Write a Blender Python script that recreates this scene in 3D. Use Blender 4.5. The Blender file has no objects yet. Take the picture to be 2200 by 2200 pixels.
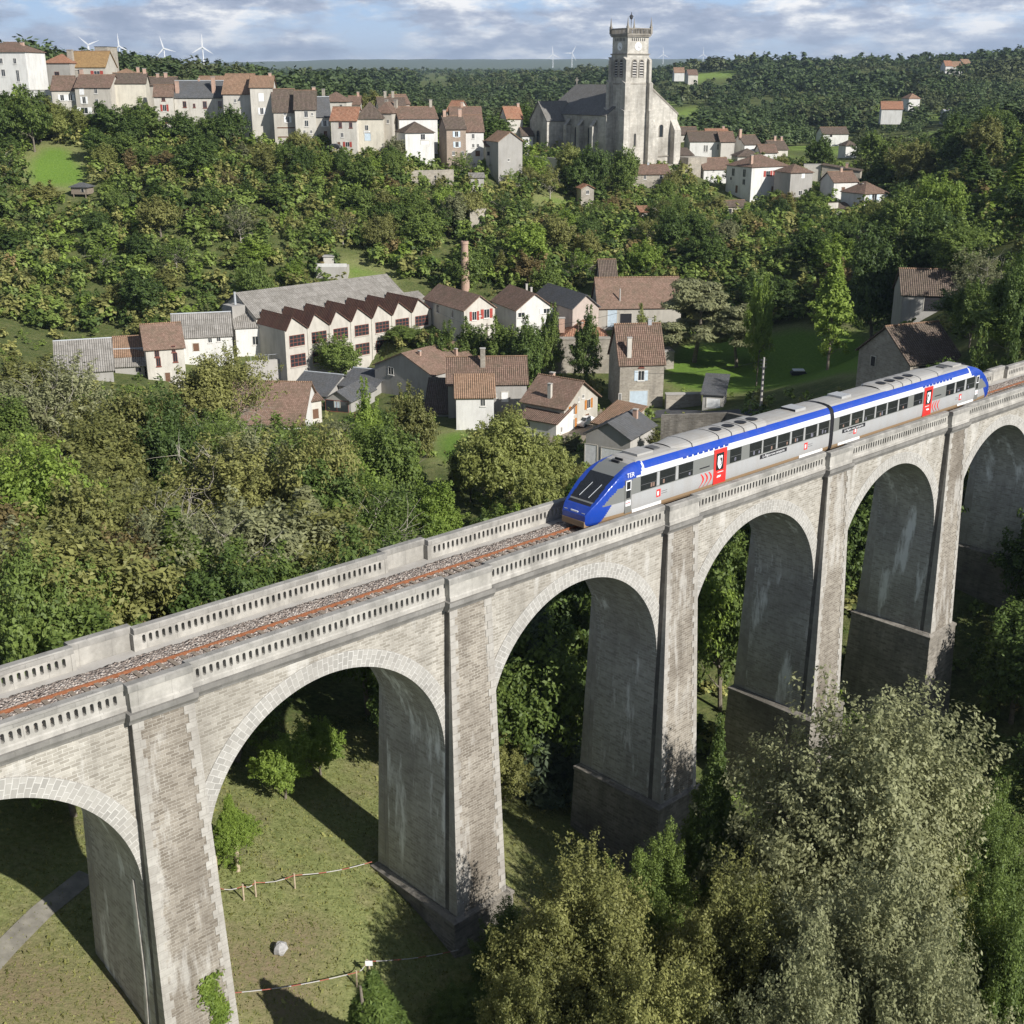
import bpy, math, random
import numpy as np
from mathutils import Vector, Matrix
rng = np.random.default_rng(11)
random.seed(5)
R = math.radians
scene = bpy.context.scene
COL = scene.collection

# ------------------------------------------------------------------ camera
F = 2631.47          # focal length in photo pixels (photo is 2200 px wide)
TH = 0.340391670915768   # pitch below the horizon
CZ = 24.292          # camera height, metres (0 = viaduct parapet top)
cam_d = bpy.data.cameras.new("camera")
cam = bpy.data.objects.new("camera", cam_d)
COL.objects.link(cam)
cam.location = (0, 0, CZ)
cam.rotation_euler = (math.pi / 2 - TH, 0, 0)
cam_d.sensor_width = 36
cam_d.lens = 36 * F / 2200
cam_d.clip_start = 1
cam_d.clip_end = 60000
scene.camera = cam

# ------------------------------------------------------------------ sun, sky, exposure
SUN_EL = R(32.5)
SUN_AZ = R(-42.8)            # direction towards the sun, from +X
sd = Vector((math.cos(SUN_EL) * math.cos(SUN_AZ), math.cos(SUN_EL) * math.sin(SUN_AZ), math.sin(SUN_EL)))
sun_d = bpy.data.lights.new("sun", 'SUN')
sun_d.energy = 5.0
sun_d.angle = R(0.5)
sun_d.color = (1.0, 0.965, 0.91)
sun = bpy.data.objects.new("sun", sun_d)
COL.objects.link(sun)
sun.rotation_euler = (-sd).to_track_quat('-Z', 'Y').to_euler()
sun.location = (60, -60, 120)
world = bpy.data.worlds.new("World")
scene.world = world
world.use_nodes = True
wt = world.node_tree
for n in list(wt.nodes):
    wt.nodes.remove(n)
def wn(t):
    return wt.nodes.new(t)
w_out = wn('ShaderNodeOutputWorld'); w_bg = wn('ShaderNodeBackground'); sky = wn('ShaderNodeTexSky')
sky.sky_type = 'NISHITA'
sky.sun_disc = False
sky.sun_elevation = SUN_EL
sky.sun_rotation = math.pi / 2 - SUN_AZ
sky.air_density = 1.0
sky.dust_density = 0.6
sky.altitude = 250
w_bg.inputs[1].default_value = 0.052
# clouds: layered noise over the sky direction
tc = wn('ShaderNodeTexCoord'); sep = wn('ShaderNodeSeparateXYZ')
wt.links.new(tc.outputs['Generated'], sep.inputs[0])
def wm(op, a, b=None):
    m = wn('ShaderNodeMath'); m.operation = op
    for i, x in enumerate((a, b)):
        if x is None: continue
        if isinstance(x, (int, float)): m.inputs[i].default_value = x
        else: wt.links.new(x, m.inputs[i])
    return m.outputs[0]
cx = wm('MULTIPLY', wm('ARCTAN2', sep.outputs[0], sep.outputs[1]), 11.0); cy = wm('MULTIPLY', sep.outputs[2], 36.0)
comb = wn('ShaderNodeCombineXYZ')
wt.links.new(cx, comb.inputs[0]); wt.links.new(cy, comb.inputs[1])
def wnoise(scale, det, rough, off):
    mp = wn('ShaderNodeMapping'); mp.inputs[1].default_value = off
    wt.links.new(comb.outputs[0], mp.inputs[0])
    n = wn('ShaderNodeTexNoise'); n.inputs['Scale'].default_value = scale
    n.inputs['Detail'].default_value = det; n.inputs['Roughness'].default_value = rough
    wt.links.new(mp.outputs[0], n.inputs['Vector'])
    return n.outputs[0]
def wramp(fac, stops):
    r = wn('ShaderNodeValToRGB')
    el = r.color_ramp.elements
    while len(el) < len(stops): el.new(0.5)
    for e, (p, c) in zip(el, stops):
        e.position = p; e.color = (c[0], c[1], c[2], 1)
    wt.links.new(fac, r.inputs[0])
    return r.outputs[0]
def wmix(f, a, b):
    m = wn('ShaderNodeMix'); m.data_type = 'RGBA'
    for i, x in ((0, f), (6, a), (7, b)):
        if isinstance(x, (int, float)): m.inputs[i].default_value = x
        elif isinstance(x, tuple): m.inputs[i].default_value = (*x, 1)
        else: wt.links.new(x, m.inputs[i])
    return m.outputs[2]
hi = wramp(sep.outputs[2], [(0.10, (1, 1, 1)), (0.35, (0.15, 0.15, 0.15))])
cover = wramp(wnoise(0.85, 8, 0.6, (3.1, 7.7, 0)), [(0.38, (0, 0, 0)), (0.50, (1, 1, 1))])
lit = wramp(wnoise(1.5, 10, 0.6, (9.4, 2.2, 4)), [(0.38, (5.2, 6.1, 8.0)), (0.47, (7.2, 8.0, 9.9)), (0.53, (11.0, 11.5, 12.6)), (0.60, (17.5, 17.2, 16.8))])
gap = wramp(sep.outputs[2], [(0.0, (11.5, 13.0, 14.6)), (0.05, (7.2, 10.2, 14.2)), (0.3, (3.0, 5.0, 9.0))])
base_sky = wmix(wramp(sep.outputs[2], [(0.10, (1, 1, 1)), (0.30, (0, 0, 0))]), sky.outputs[0], gap)
col = wmix(wm('MULTIPLY', cover, hi), base_sky, lit)
low = wramp(sep.outputs[2], [(0.0, (1, 1, 1)), (0.022, (0.35, 0.35, 0.35)), (0.05, (0, 0, 0))])
col = wmix(wm('MULTIPLY', low, 0.45), col, (11.0, 12.6, 15.0))
wt.links.new(col, w_bg.inputs[0]); wt.links.new(w_bg.outputs[0], w_out.inputs[0])
scene.view_settings.view_transform = 'Standard'
scene.view_settings.look = 'None'
scene.view_settings.exposure = 0.40
scene.view_settings.gamma = 1.0

# ------------------------------------------------------------------ photo-space helpers
c_, s_ = math.cos(TH), math.sin(TH)
def ray(px, py):
    u = (1100 - py) / F
    return np.array([(px - 1100) / F, c_ + u * s_, -s_ + u * c_])
def at(px, py, y):                      # point seen at pixel, at forward distance y
    r = ray(px, py)
    return np.array([0, 0, CZ]) + r * (y / r[1])
def onz(px, py, z):
    r = ray(px, py)
    return np.array([0, 0, CZ]) + r * ((z - CZ) / r[2])
def proj(p):
    x, y, z = p[0], p[1], p[2] - CZ
    d = y * c_ - z * s_
    u = y * s_ + z * c_
    return 1100 + F * x / d, 1100 - F * u / d
REG = {'P': (0, 0, 1.0), 'A': (0, 0, 2.611), 'B': (540, 100, 2.611), 'C': (1400, 50, 2.415), 'D': (1100, 0, 3.864),
       'E': (0, 500, 2.415), 'F': (450, 520, 2.415), 'G': (1000, 520, 2.415), 'H': (1500, 500, 2.76)}
def q(reg, x, y):
    a, b, s = REG[reg]
    return a + x / s, b + y / s

# ------------------------------------------------------------------ mesh builder
class MB:
    def __init__(self):
        self.v = []; self.f = []; self.uv = []; self.mi = []
    def face(self, pts, mi=0, uv=None):
        pts = [np.asarray(p, float) for p in pts]
        if uv is None:
            n = np.zeros(3)
            for i in range(len(pts)):
                a = pts[i]; b = pts[(i + 1) % len(pts)]
                n += np.cross(a, b)
            l = np.linalg.norm(n)
            n = n / l if l > 1e-12 else np.array([0, 0, 1.0])
            if abs(n[2]) > 0.985:
                u = np.array([1.0, 0, 0]); w = np.array([0, 1.0, 0])
            else:
                u = np.cross([0, 0, 1.0], n); u /= np.linalg.norm(u)
                w = np.cross(n, u)
            uv = [(float(p @ u), float(p @ w)) for p in pts]
        i0 = len(self.v)
        self.v += [tuple(p) for p in pts]
        self.f.append(tuple(range(i0, i0 + len(pts))))
        self.uv += uv
        self.mi.append(mi)
    def hexa(self, c, mi=0):            # 8 corners: bottom 0-3 ccw, top 4-7
        for idx in ((3, 2, 1, 0), (4, 5, 6, 7), (0, 1, 5, 4), (1, 2, 6, 5), (2, 3, 7, 6), (3, 0, 4, 7)):
            self.face([c[i] for i in idx], mi)
    def box(self, x0, x1, y0, y1, z0, z1, T=None, mi=0):
        c = [(x0, y0, z0), (x1, y0, z0), (x1, y1, z0), (x0, y1, z0), (x0, y0, z1), (x1, y0, z1), (x1, y1, z1), (x0, y1, z1)]
        if T: c = [T(*p) for p in c]
        self.hexa(c, mi)
    def slab(self, pts, th, mi=0):      # polygon extruded downwards along its normal
        pts = [np.asarray(p, float) for p in pts]
        n = np.zeros(3)
        for i in range(len(pts)):
            n += np.cross(pts[i], pts[(i + 1) % len(pts)])
        n /= np.linalg.norm(n)
        lo = [p - n * th for p in pts]
        self.face(pts, mi); self.face(lo[::-1], mi)
        for i in range(len(pts)):
            j = (i + 1) % len(pts)
            self.face([lo[i], lo[j], pts[j], pts[i]], mi)
    def tube(self, path, rad, n=8, mi=0, cap=True):
        path = [np.asarray(p, float) for p in path]
        rings = []
        for i, p in enumerate(path):
            d = path[min(i + 1, len(path) - 1)] - path[max(i - 1, 0)]
            d /= max(np.linalg.norm(d), 1e-9)
            a = np.cross(d, [0, 0, 1.0]) if abs(d[2]) < 0.95 else np.cross(d, [1.0, 0, 0])
            a /= np.linalg.norm(a); b = np.cross(d, a)
            r = rad[i] if hasattr(rad, '__len__') else rad
            rings.append([p + r * (math.cos(2 * math.pi * k / n) * a + math.sin(2 * math.pi * k / n) * b) for k in range(n)])
        for i in range(len(rings) - 1):
            for k in range(n):
                j = (k + 1) % n
                self.face([rings[i][k], rings[i][j], rings[i + 1][j], rings[i + 1][k]][::-1], mi)
        if cap:
            self.face(rings[0], mi); self.face(rings[-1][::-1], mi)
    def mesh(self, name, mats, inv=None, smooth=False):
        me = bpy.data.meshes.new(name)
        vs = self.v
        if inv is not None:
            A = np.array(vs, float).reshape(-1, 3)
            M = np.array(inv)
            A = A @ M[:3, :3].T + M[:3, 3]
            vs = A.tolist()
        me.from_pydata(vs, [], self.f)
        if self.f:
            l = me.uv_layers.new(name="UVMap")
            l.data.foreach_set('uv', np.array(self.uv, np.float32).ravel())
            for m in (mats if isinstance(mats, (list, tuple)) else [mats]):
                me.materials.append(m)
            me.polygons.foreach_set('material_index', np.array(self.mi, np.int32))
            if smooth:
                me.polygons.foreach_set('use_smooth', np.ones(len(self.f), bool))
        me.update()
        return me
    def build(self, name, mats, parent=None, world=False, smooth=False):
        inv = None
        if world and parent is not None:
            root = parent
            while root.parent: root = root.parent
            inv = root.matrix_basis.inverted()
        me = self.mesh(name, mats, inv, smooth)
        o = bpy.data.objects.new(name, me)
        COL.objects.link(o)
        if parent is not None: o.parent = parent
        return o
def tag(o, label=None, cat=None, group=None, kind=None):
    if label: o['label'] = label
    if cat: o['category'] = cat
    if group: o['group'] = group
    if kind: o['kind'] = kind
    return o
def thing(name, label, cat, loc=(0, 0, 0), yaw=0, group=None):
    o = bpy.data.objects.new(name, None)
    o.empty_display_size = 0.5
    COL.objects.link(o)
    o.location = [float(x) for x in loc]; o.rotation_euler = (0, 0, yaw)
    o.matrix_basis = Matrix.Translation(Vector([float(x) for x in loc])) @ Matrix.Rotation(yaw, 4, 'Z')
    tag(o, label, cat, group)
    return o
PROTECT = []          # (x0,y0,x1,y1,depth): photo areas that scattered trees must not cover
LANDMARK = []         # (px,py,phrase) used to word the labels of trees
FOOT = []             # (x,y,radius): ground taken by buildings

# ------------------------------------------------------------------ materials
def newmat(name, rough=0.8, spec=0.3):
    m = bpy.data.materials.new(name); m.use_nodes = True
    b = m.node_tree.nodes['Principled BSDF']
    b.inputs['Roughness'].default_value = rough
    b.inputs['Specular IOR Level'].default_value = spec
    return m, m.node_tree, b
def nd(nt, t, **kw):
    n = nt.nodes.new(t)
    for k, v in kw.items():
        setattr(n, k, v)
    return n
def setin(nt, n, key, v):
    s = n.inputs[key]
    if hasattr(v, 'default_value') and hasattr(v, 'links'): nt.links.new(v, s)
    elif isinstance(v, (tuple, list)) and len(v) == 3 and s.type == 'RGBA': s.default_value = (*v, 1)
    else: s.default_value = v
def coords(nt, kind='Object', scale=(1, 1, 1), loc=(0, 0, 0)):
    t = nd(nt, 'ShaderNodeTexCoord'); mp = nd(nt, 'ShaderNodeMapping')
    mp.inputs[3].default_value = scale; mp.inputs[1].default_value = loc
    nt.links.new(t.outputs[kind], mp.inputs[0])
    return mp.outputs[0]
def noise(nt, vec, scale, det=4, rough=0.55):
    n = nd(nt, 'ShaderNodeTexNoise')
    setin(nt, n, 'Vector', vec); n.inputs['Scale'].default_value = scale
    n.inputs['Detail'].default_value = det; n.inputs['Roughness'].default_value = rough
    return n.outputs[0]
def ramp(nt, fac, stops):
    r = nd(nt, 'ShaderNodeValToRGB'); el = r.color_ramp.elements
    while len(el) < len(stops): el.new(0.5)
    for e, (p, c) in zip(el, stops):
        e.position = p
        if not hasattr(c, '__len__'): c = (c, c, c)
        e.color = (*c, 1)
    nt.links.new(fac, r.inputs[0])
    return r.outputs[0]
def mix(nt, f, a, b, blend='MIX'):
    m = nd(nt, 'ShaderNodeMix', data_type='RGBA', blend_type=blend)
    setin(nt, m, 0, f); setin(nt, m, 6, a); setin(nt, m, 7, b)
    return m.outputs[2]
def mth(nt, op, a, b=0.0):
    m = nd(nt, 'ShaderNodeMath', operation=op)
    setin(nt, m, 0, a); setin(nt, m, 1, b)
    return m.outputs[0]
def bump(nt, b, h, strength=0.3, dist=0.05):
    n = nd(nt, 'ShaderNodeBump')
    n.inputs['Strength'].default_value = strength; n.inputs['Distance'].default_value = dist
    nt.links.new(h, n.inputs['Height']); nt.links.new(n.outputs[0], b.inputs['Normal'])
def flat(name, c, rough=0.7, spec=0.3, var=0.12, metal=0.0, nscale=2.0):
    m, nt, b = newmat(name, rough, spec)
    n = noise(nt, coords(nt), nscale, 5)
    col = mix(nt, ramp(nt, n, [(0.3, 0), (0.7, 1)]), tuple(x * (1 - var) for x in c), tuple(min(1, x * (1 + var)) for x in c))
    nt.links.new(col, b.inputs['Base Color']); b.inputs['Metallic'].default_value = metal
    return m
def masonry(name, c1, c2, mortar, bw, rh, ms=0.02, dark=(0.35, 0.32, 0.28), darkness=0.55, dscale=0.25, light=None, bumpd=0.03, bias=0.0, stone_noise=3.0):
    m, nt, b = newmat(name, 0.9, 0.15)
    t = nd(nt, 'ShaderNodeTexCoord')
    wob = nd(nt, 'ShaderNodeTexNoise'); wob.inputs['Scale'].default_value = 1.3
    nt.links.new(t.outputs['UV'], wob.inputs['Vector'])
    add = nd(nt, 'ShaderNodeVectorMath', operation='MULTIPLY_ADD')
    nt.links.new(wob.outputs['Color'], add.inputs[0]); add.inputs[1].default_value = (0.10, 0.10, 0); nt.links.new(t.outputs['UV'], add.inputs[2])
    br = nd(nt, 'ShaderNodeTexBrick')
    nt.links.new(add.outputs[0], br.inputs['Vector'])
    br.inputs['Scale'].default_value = 1.0
    br.inputs['Brick Width'].default_value = bw; br.inputs['Row Height'].default_value = rh
    br.inputs['Mortar Size'].default_value = ms; br.inputs['Mortar Smooth'].default_value = 0.3; br.inputs['Bias'].default_value = bias
    setin(nt, br, 'Color1', c1); setin(nt, br, 'Color2', c2); setin(nt, br, 'Mortar', mortar)
    # a second brick lookup with other rows breaks the two-tone look
    oc = coords(nt, 'Object')
    n1 = noise(nt, oc, dscale, 6, 0.62)
    n2 = noise(nt, oc, stone_noise, 3, 0.6)
    ns = noise(nt, coords(nt, 'Object', (1, 1, 0.12)), 0.8, 5, 0.6)
    col = mix(nt, ramp(nt, n2, [(0.35, 0), (0.7, 0.55)]), br.outputs['Color'], mix(nt, 0.6, br.outputs['Color'], dark))
    st = mth(nt, 'MULTIPLY', ramp(nt, n1, [(0.42, 0), (0.68, 1)]), darkness)
    col = mix(nt, st, col, dark)
    st2 = mth(nt, 'MULTIPLY', ramp(nt, ns, [(0.5, 0), (0.72, 1)]), darkness * 0.6)
    col = mix(nt, st2, col, tuple(x * 0.6 for x in dark))
    if light:
        nl = noise(nt, coords(nt, 'Object', (1, 1, 0.22), (5, 3, 8)), 0.55, 6, 0.65)
        col = mix(nt, ramp(nt, nl, [(0.55, 0), (0.63, light[1])]), col, light[0])
    nt.links.new(col, b.inputs['Base Color'])
    h = mix(nt, 0.35, br.outputs['Fac'], n2)
    inv = nd(nt, 'ShaderNodeInvert'); nt.links.new(h, inv.inputs['Color'])
    bump(nt, b, inv.outputs[0], 0.6, bumpd)
    return m
def plaster(name, c, stain=(0.22, 0.2, 0.17), amount=0.5):
    m, nt, b = newmat(name, 0.92, 0.1)
    n1 = noise(nt, coords(nt, 'Object', (1, 1, 0.25)), 0.9, 7, 0.65)
    n2 = noise(nt, coords(nt, 'Object'), 0.35, 5, 0.6)
    col = mix(nt, mth(nt, 'MULTIPLY', ramp(nt, n1, [(0.45, 0), (0.75, 1)]), amount), c, stain)
    col = mix(nt, mth(nt, 'MULTIPLY', ramp(nt, n2, [(0.4, 0), (0.7, 1)]), amount * 0.5), col, tuple(x * 0.55 for x in c))
    nt.links.new(col, b.inputs['Base Color'])
    bump(nt, b, n1, 0.15, 0.03)
    return m
def tiles(name, c1, c2, pitch=0.33, row=0.4, moss=(0.10, 0.09, 0.06), ribs=True, mossy=0.5):
    m, nt, b = newmat(name, 0.9, 0.1)
    t = nd(nt, 'ShaderNodeTexCoord')
    br = nd(nt, 'ShaderNodeTexBrick')
    nt.links.new(t.outputs['UV'], br.inputs['Vector'])
    br.inputs['Scale'].default_value = 1.0; br.inputs['Brick Width'].default_value = pitch; br.inputs['Row Height'].default_value = row
    br.inputs['Mortar Size'].default_value = 0.03; br.inputs['Mortar Smooth'].default_value = 0.6
    br.offset = 0.0 if ribs else 0.5
    setin(nt, br, 'Color1', c1); setin(nt, br, 'Color2', c2); setin(nt, br, 'Mortar', tuple(x * 0.35 for x in c1))
    n1 = noise(nt, coords(nt, 'Object'), 0.5, 7, 0.68)
    n2 = noise(nt, coords(nt, 'Object'), 3.0, 4, 0.6)
    col = mix(nt, mth(nt, 'MULTIPLY', ramp(nt, n1, [(0.42, 0), (0.66, 1)]), mossy), br.outputs['Color'], moss)
    col = mix(nt, mth(nt, 'MULTIPLY', ramp(nt, n2, [(0.5, 0), (0.75, 1)]), 0.35), col, tuple(min(1, x * 1.5) for x in c2))
    nt.links.new(col, b.inputs['Base Color'])
    if ribs:
        sx = nd(nt, 'ShaderNodeSeparateXYZ'); nt.links.new(t.outputs['UV'], sx.inputs[0])
        w = mth(nt, 'ABSOLUTE', mth(nt, 'SINE', mth(nt, 'MULTIPLY', sx.outputs[0], math.pi / pitch)))
        bump(nt, b, w, 0.9, 0.12)
    else:
        bump(nt, b, n2, 0.4, 0.05)
    return m
def leafmat(name, dark, lightc, trans=0.25):
    m = bpy.data.materials.new(name); m.use_nodes = True
    nt = m.node_tree
    b = nt.nodes['Principled BSDF']; out = nt.nodes['Material Output']
    b.inputs['Roughness'].default_value = 0.55; b.inputs['Specular IOR Level'].default_value = 0.25
    g = nd(nt, 'ShaderNodeNewGeometry'); oi = nd(nt, 'ShaderNodeObjectInfo'); at_ = nd(nt, 'ShaderNodeAttribute', attribute_name='tint')
    rnd = mth(nt, 'ADD', mth(nt, 'MULTIPLY', g.outputs['Random Per Island'], 0.36), mth(nt, 'MULTIPLY', oi.outputs['Random'], 0.34))
    rnd = mth(nt, 'ADD', rnd, mth(nt, 'MULTIPLY', at_.outputs['Fac'], 0.36))
    nn = noise(nt, coords(nt, 'Object'), 0.45, 3)
    rnd = mth(nt, 'ADD', rnd, mth(nt, 'MULTIPLY', mth(nt, 'SUBTRACT', nn, 0.5), 0.9))
    col = ramp(nt, rnd, [(0.05, dark), (0.55, tuple((a + c) / 2 for a, c in zip(dark, lightc))), (0.95, lightc)])
    nt.links.new(col, b.inputs['Base Color'])
    tr = nd(nt, 'ShaderNodeBsdfTranslucent'); nt.links.new(mix(nt, 0.5, col, tuple(min(1, x * 1.6) for x in lightc)), tr.inputs['Color'])
    ms = nd(nt, 'ShaderNodeMixShader'); ms.inputs[0].default_value = trans
    nt.links.new(b.outputs[0], ms.inputs[1]); nt.links.new(tr.outputs[0], ms.inputs[2])
    nt.links.new(ms.outputs[0], out.inputs[0])
    return m

M = {}
# viaduct
M['rubble'] = masonry('viaduct_rubble', (0.48, 0.45, 0.395), (0.27, 0.248, 0.21), (0.52, 0.495, 0.44), 0.46, 0.165, 0.022, (0.19, 0.17, 0.14), 0.55, 0.16, light=((0.60, 0.585, 0.55), 0.4))
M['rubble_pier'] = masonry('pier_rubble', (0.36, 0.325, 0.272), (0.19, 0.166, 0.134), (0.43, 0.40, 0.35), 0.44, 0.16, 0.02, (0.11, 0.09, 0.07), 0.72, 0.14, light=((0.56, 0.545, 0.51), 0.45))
M['soffit'] = masonry('soffit_rubble', (0.52, 0.50, 0.455), (0.34, 0.32, 0.285), (0.52, 0.50, 0.46), 0.50, 0.19, 0.02, (0.19, 0.175, 0.15), 0.5, 0.18, light=((0.86, 0.86, 0.84), 0.8))
M['ring'] = masonry('voussoir_stone', (0.42, 0.405, 0.372), (0.29, 0.28, 0.258), (0.54, 0.525, 0.49), 0.46, 0.28, 0.025, (0.30, 0.28, 0.25), 0.35, 0.5)
M['ashlar'] = masonry('quoin_ashlar', (0.45, 0.43, 0.39), (0.37, 0.35, 0.315), (0.33, 0.31, 0.275), 0.9, 0.45, 0.012, (0.22, 0.2, 0.175), 0.55, 0.4)
M['parapet'] = masonry('parapet_stone', (0.45, 0.43, 0.39), (0.41, 0.39, 0.35), (0.33, 0.31, 0.28), 1.6, 2.2, 0.012, (0.20, 0.19, 0.17), 0.65, 0.7)
M['coping'] = masonry('coping_stone', (0.36, 0.345, 0.315), (0.31, 0.295, 0.27), (0.23, 0.22, 0.195), 1.3, 2.0, 0.012, (0.17, 0.165, 0.15), 0.75, 0.9)
M['cornice'] = masonry('cornice_stone', (0.27, 0.258, 0.238), (0.22, 0.208, 0.19), (0.2, 0.19, 0.17), 1.4, 2.0, 0.012, (0.14, 0.135, 0.125), 0.7, 0.8)
M['pil_side'] = masonry('dark_pilaster_side', (0.20, 0.19, 0.17), (0.13, 0.12, 0.11), (0.17, 0.16, 0.145), 0.5, 0.45, 0.015, (0.07, 0.065, 0.06), 0.7, 0.3)  # darker stone tone for the side faces of the near pilasters
M['plinth'] = masonry('plinth_rubble', (0.36, 0.33, 0.285), (0.20, 0.18, 0.15), (0.34, 0.31, 0.27), 0.55, 0.22, 0.025, (0.11, 0.10, 0.085), 0.75, 0.2)
# buildings
M['w_white'] = plaster('white_render', (0.66, 0.65, 0.62), amount=0.38)
M['w_cream'] = plaster('cream_render', (0.57, 0.54, 0.48), amount=0.55)
M['w_grey'] = plaster('grey_render', (0.37, 0.355, 0.33), amount=0.55)
M['w_beige'] = plaster('beige_render', (0.46, 0.43, 0.375), amount=0.55)
M['w_yellow'] = plaster('yellow_render', (0.58, 0.54, 0.45), amount=0.5)
M['w_pink'] = plaster('pink_render', (0.50, 0.42, 0.37), amount=0.45)
M['w_stone'] = masonry('house_stone', (0.45, 0.41, 0.34), (0.30, 0.265, 0.215), (0.42, 0.385, 0.33), 0.5, 0.26, 0.03, (0.22, 0.2, 0.17), 0.6, 0.35)
M['w_brickish'] = masonry('house_brown_stone', (0.40, 0.31, 0.24), (0.30, 0.23, 0.18), (0.42, 0.37, 0.31), 0.5, 0.26, 0.03, (0.25, 0.2, 0.16), 0.5, 0.35)
M['church'] = masonry('church_stone', (0.62, 0.59, 0.53), (0.52, 0.49, 0.43), (0.45, 0.42, 0.37), 1.1, 0.5, 0.02, (0.20, 0.185, 0.16), 0.75, 0.12, stone_noise=0.8)
M['church_trim'] = masonry('church_trim_stone', (0.36, 0.33, 0.285), (0.30, 0.275, 0.235), (0.25, 0.22, 0.19), 0.9, 0.45, 0.02, (0.15, 0.135, 0.115), 0.7, 0.3)
M['brick'] = masonry('chimney_brick', (0.56, 0.36, 0.27), (0.46, 0.28, 0.205), (0.50, 0.42, 0.36), 0.3, 0.11, 0.015, (0.30, 0.22, 0.17), 0.35, 0.4)
M['r_brown'] = tiles('brown_tiles', (0.175, 0.115, 0.088), (0.26, 0.175, 0.135))
M['r_red'] = tiles('red_tiles', (0.33, 0.155, 0.095), (0.42, 0.235, 0.155), mossy=0.3)
M['r_orange'] = tiles('orange_brown_tiles', (0.28, 0.175, 0.115), (0.36, 0.235, 0.16), mossy=0.35)
M['r_ochre'] = tiles('lichen_ochre_tiles', (0.30, 0.19, 0.09), (0.40, 0.26, 0.12), mossy=0.2)
M['r_dark'] = tiles('dark_brown_tiles', (0.115, 0.088, 0.072), (0.18, 0.138, 0.112))
M['r_flat'] = tiles('flat_brown_tiles', (0.20, 0.13, 0.098), (0.29, 0.195, 0.15), 0.3, 0.3, ribs=False)
M['r_slate'] = tiles('slate', (0.10, 0.105, 0.11), (0.14, 0.14, 0.145), 0.3, 0.25, (0.08, 0.075, 0.065), ribs=False)
M['r_church'] = tiles('church_slates', (0.17, 0.165, 0.155), (0.23, 0.22, 0.205), 0.35, 0.3, (0.12, 0.11, 0.09), ribs=False)
M['r_fibre'] = tiles('grey_fibre_cement', (0.27, 0.25, 0.225), (0.34, 0.32, 0.29), 0.36, 1.5, (0.14, 0.13, 0.11), mossy=0.6)
M['r_saw'] = tiles('brown_metal_sheet', (0.10, 0.055, 0.045), (0.14, 0.075, 0.055), 0.5, 3.0, mossy=0.3)
M['glass'] = flat('window_glass', (0.03, 0.035, 0.04), 0.12, 0.6)
M['frame'] = flat('white_window_frame', (0.62, 0.60, 0.56), 0.6)
M['frame_red'] = flat('rusty_red_frame', (0.20, 0.07, 0.05), 0.7)
M['surround'] = flat('stone_surround', (0.48, 0.45, 0.39), 0.9)
M['shut_white'] = flat('white_shutter', (0.75, 0.75, 0.74), 0.6)
M['shut_blue'] = flat('pale_blue_shutter', (0.52, 0.60, 0.66), 0.6)
M['shut_orange'] = flat('varnished_orange_shutter', (0.42, 0.17, 0.04), 0.5)
M['shut_red'] = flat('red_shutter', (0.33, 0.06, 0.045), 0.6)
M['door_brown'] = flat('brown_door', (0.14, 0.075, 0.045), 0.7)
M['door_blue'] = flat('light_blue_door', (0.46, 0.54, 0.60), 0.6)
M['wood'] = flat('weathered_wood', (0.23, 0.19, 0.15), 0.9, var=0.3, nscale=5)
M['wood_post'] = flat('pale_wood_post', (0.42, 0.34, 0.24), 0.9, var=0.2, nscale=5)
M['concrete'] = plaster('concrete', (0.42, 0.40, 0.37), amount=0.45)
M['dark_metal'] = flat('dark_metal', (0.05, 0.05, 0.055), 0.5)
M['zinc'] = flat('zinc', (0.40, 0.42, 0.44), 0.45, 0.5)
M['white_paint'] = flat('white_paint', (0.80, 0.80, 0.80), 0.5, var=0.04)
M['red_paint'] = flat('red_paint', (0.60, 0.03, 0.03), 0.5, var=0.05)
M['rock'] = flat('grey_rock', (0.36, 0.35, 0.34), 0.95, var=0.3, nscale=3)
M['bark'] = flat('bark', (0.17, 0.145, 0.115), 0.95, var=0.3, nscale=4)
M['bark_pale'] = flat('pale_bark', (0.34, 0.31, 0.26), 0.95, var=0.3, nscale=4)
M['rust'] = flat('rusty_steel', (0.24, 0.095, 0.045), 0.85, var=0.3, nscale=8)
M['water'] = flat('river_water', (0.02, 0.023, 0.016), 0.08, 0.5)
LEAF = {
 'far2': leafmat('distant_olive_leaves', (0.061, 0.075, 0.031), (0.128, 0.150, 0.062), 0.15),
 'far3': leafmat('distant_brown_leaves', (0.078, 0.069, 0.037), (0.150, 0.130, 0.070), 0.15),
 'far': leafmat('distant_wood_leaves', (0.042, 0.064, 0.024), (0.098, 0.138, 0.050), 0.15),
 'dark': leafmat('dark_green_leaves', (0.038, 0.065, 0.017), (0.168, 0.237, 0.056)),
 'green': leafmat('green_leaves', (0.057, 0.090, 0.021), (0.264, 0.339, 0.080)),
 'fresh': leafmat('fresh_green_leaves', (0.089, 0.138, 0.023), (0.368, 0.473, 0.094), 0.3),
 'olive': leafmat('olive_leaves', (0.095, 0.104, 0.031), (0.384, 0.378, 0.126)),
 'grey': leafmat('grey_green_leaves', (0.106, 0.115, 0.055), (0.406, 0.412, 0.215)),
 'brown': leafmat('browning_leaves', (0.101, 0.083, 0.034), (0.384, 0.292, 0.126)),
 'yellow': leafmat('yellowing_leaves', (0.115, 0.130, 0.032), (0.385, 0.415, 0.135), 0.3),
 'orange': leafmat('orange_autumn_leaves', (0.228, 0.094, 0.023), (0.696, 0.363, 0.119), 0.3),
 'blue': leafmat('blue_green_needles', (0.040, 0.060, 0.034), (0.170, 0.212, 0.108), 0.1),
}
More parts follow.
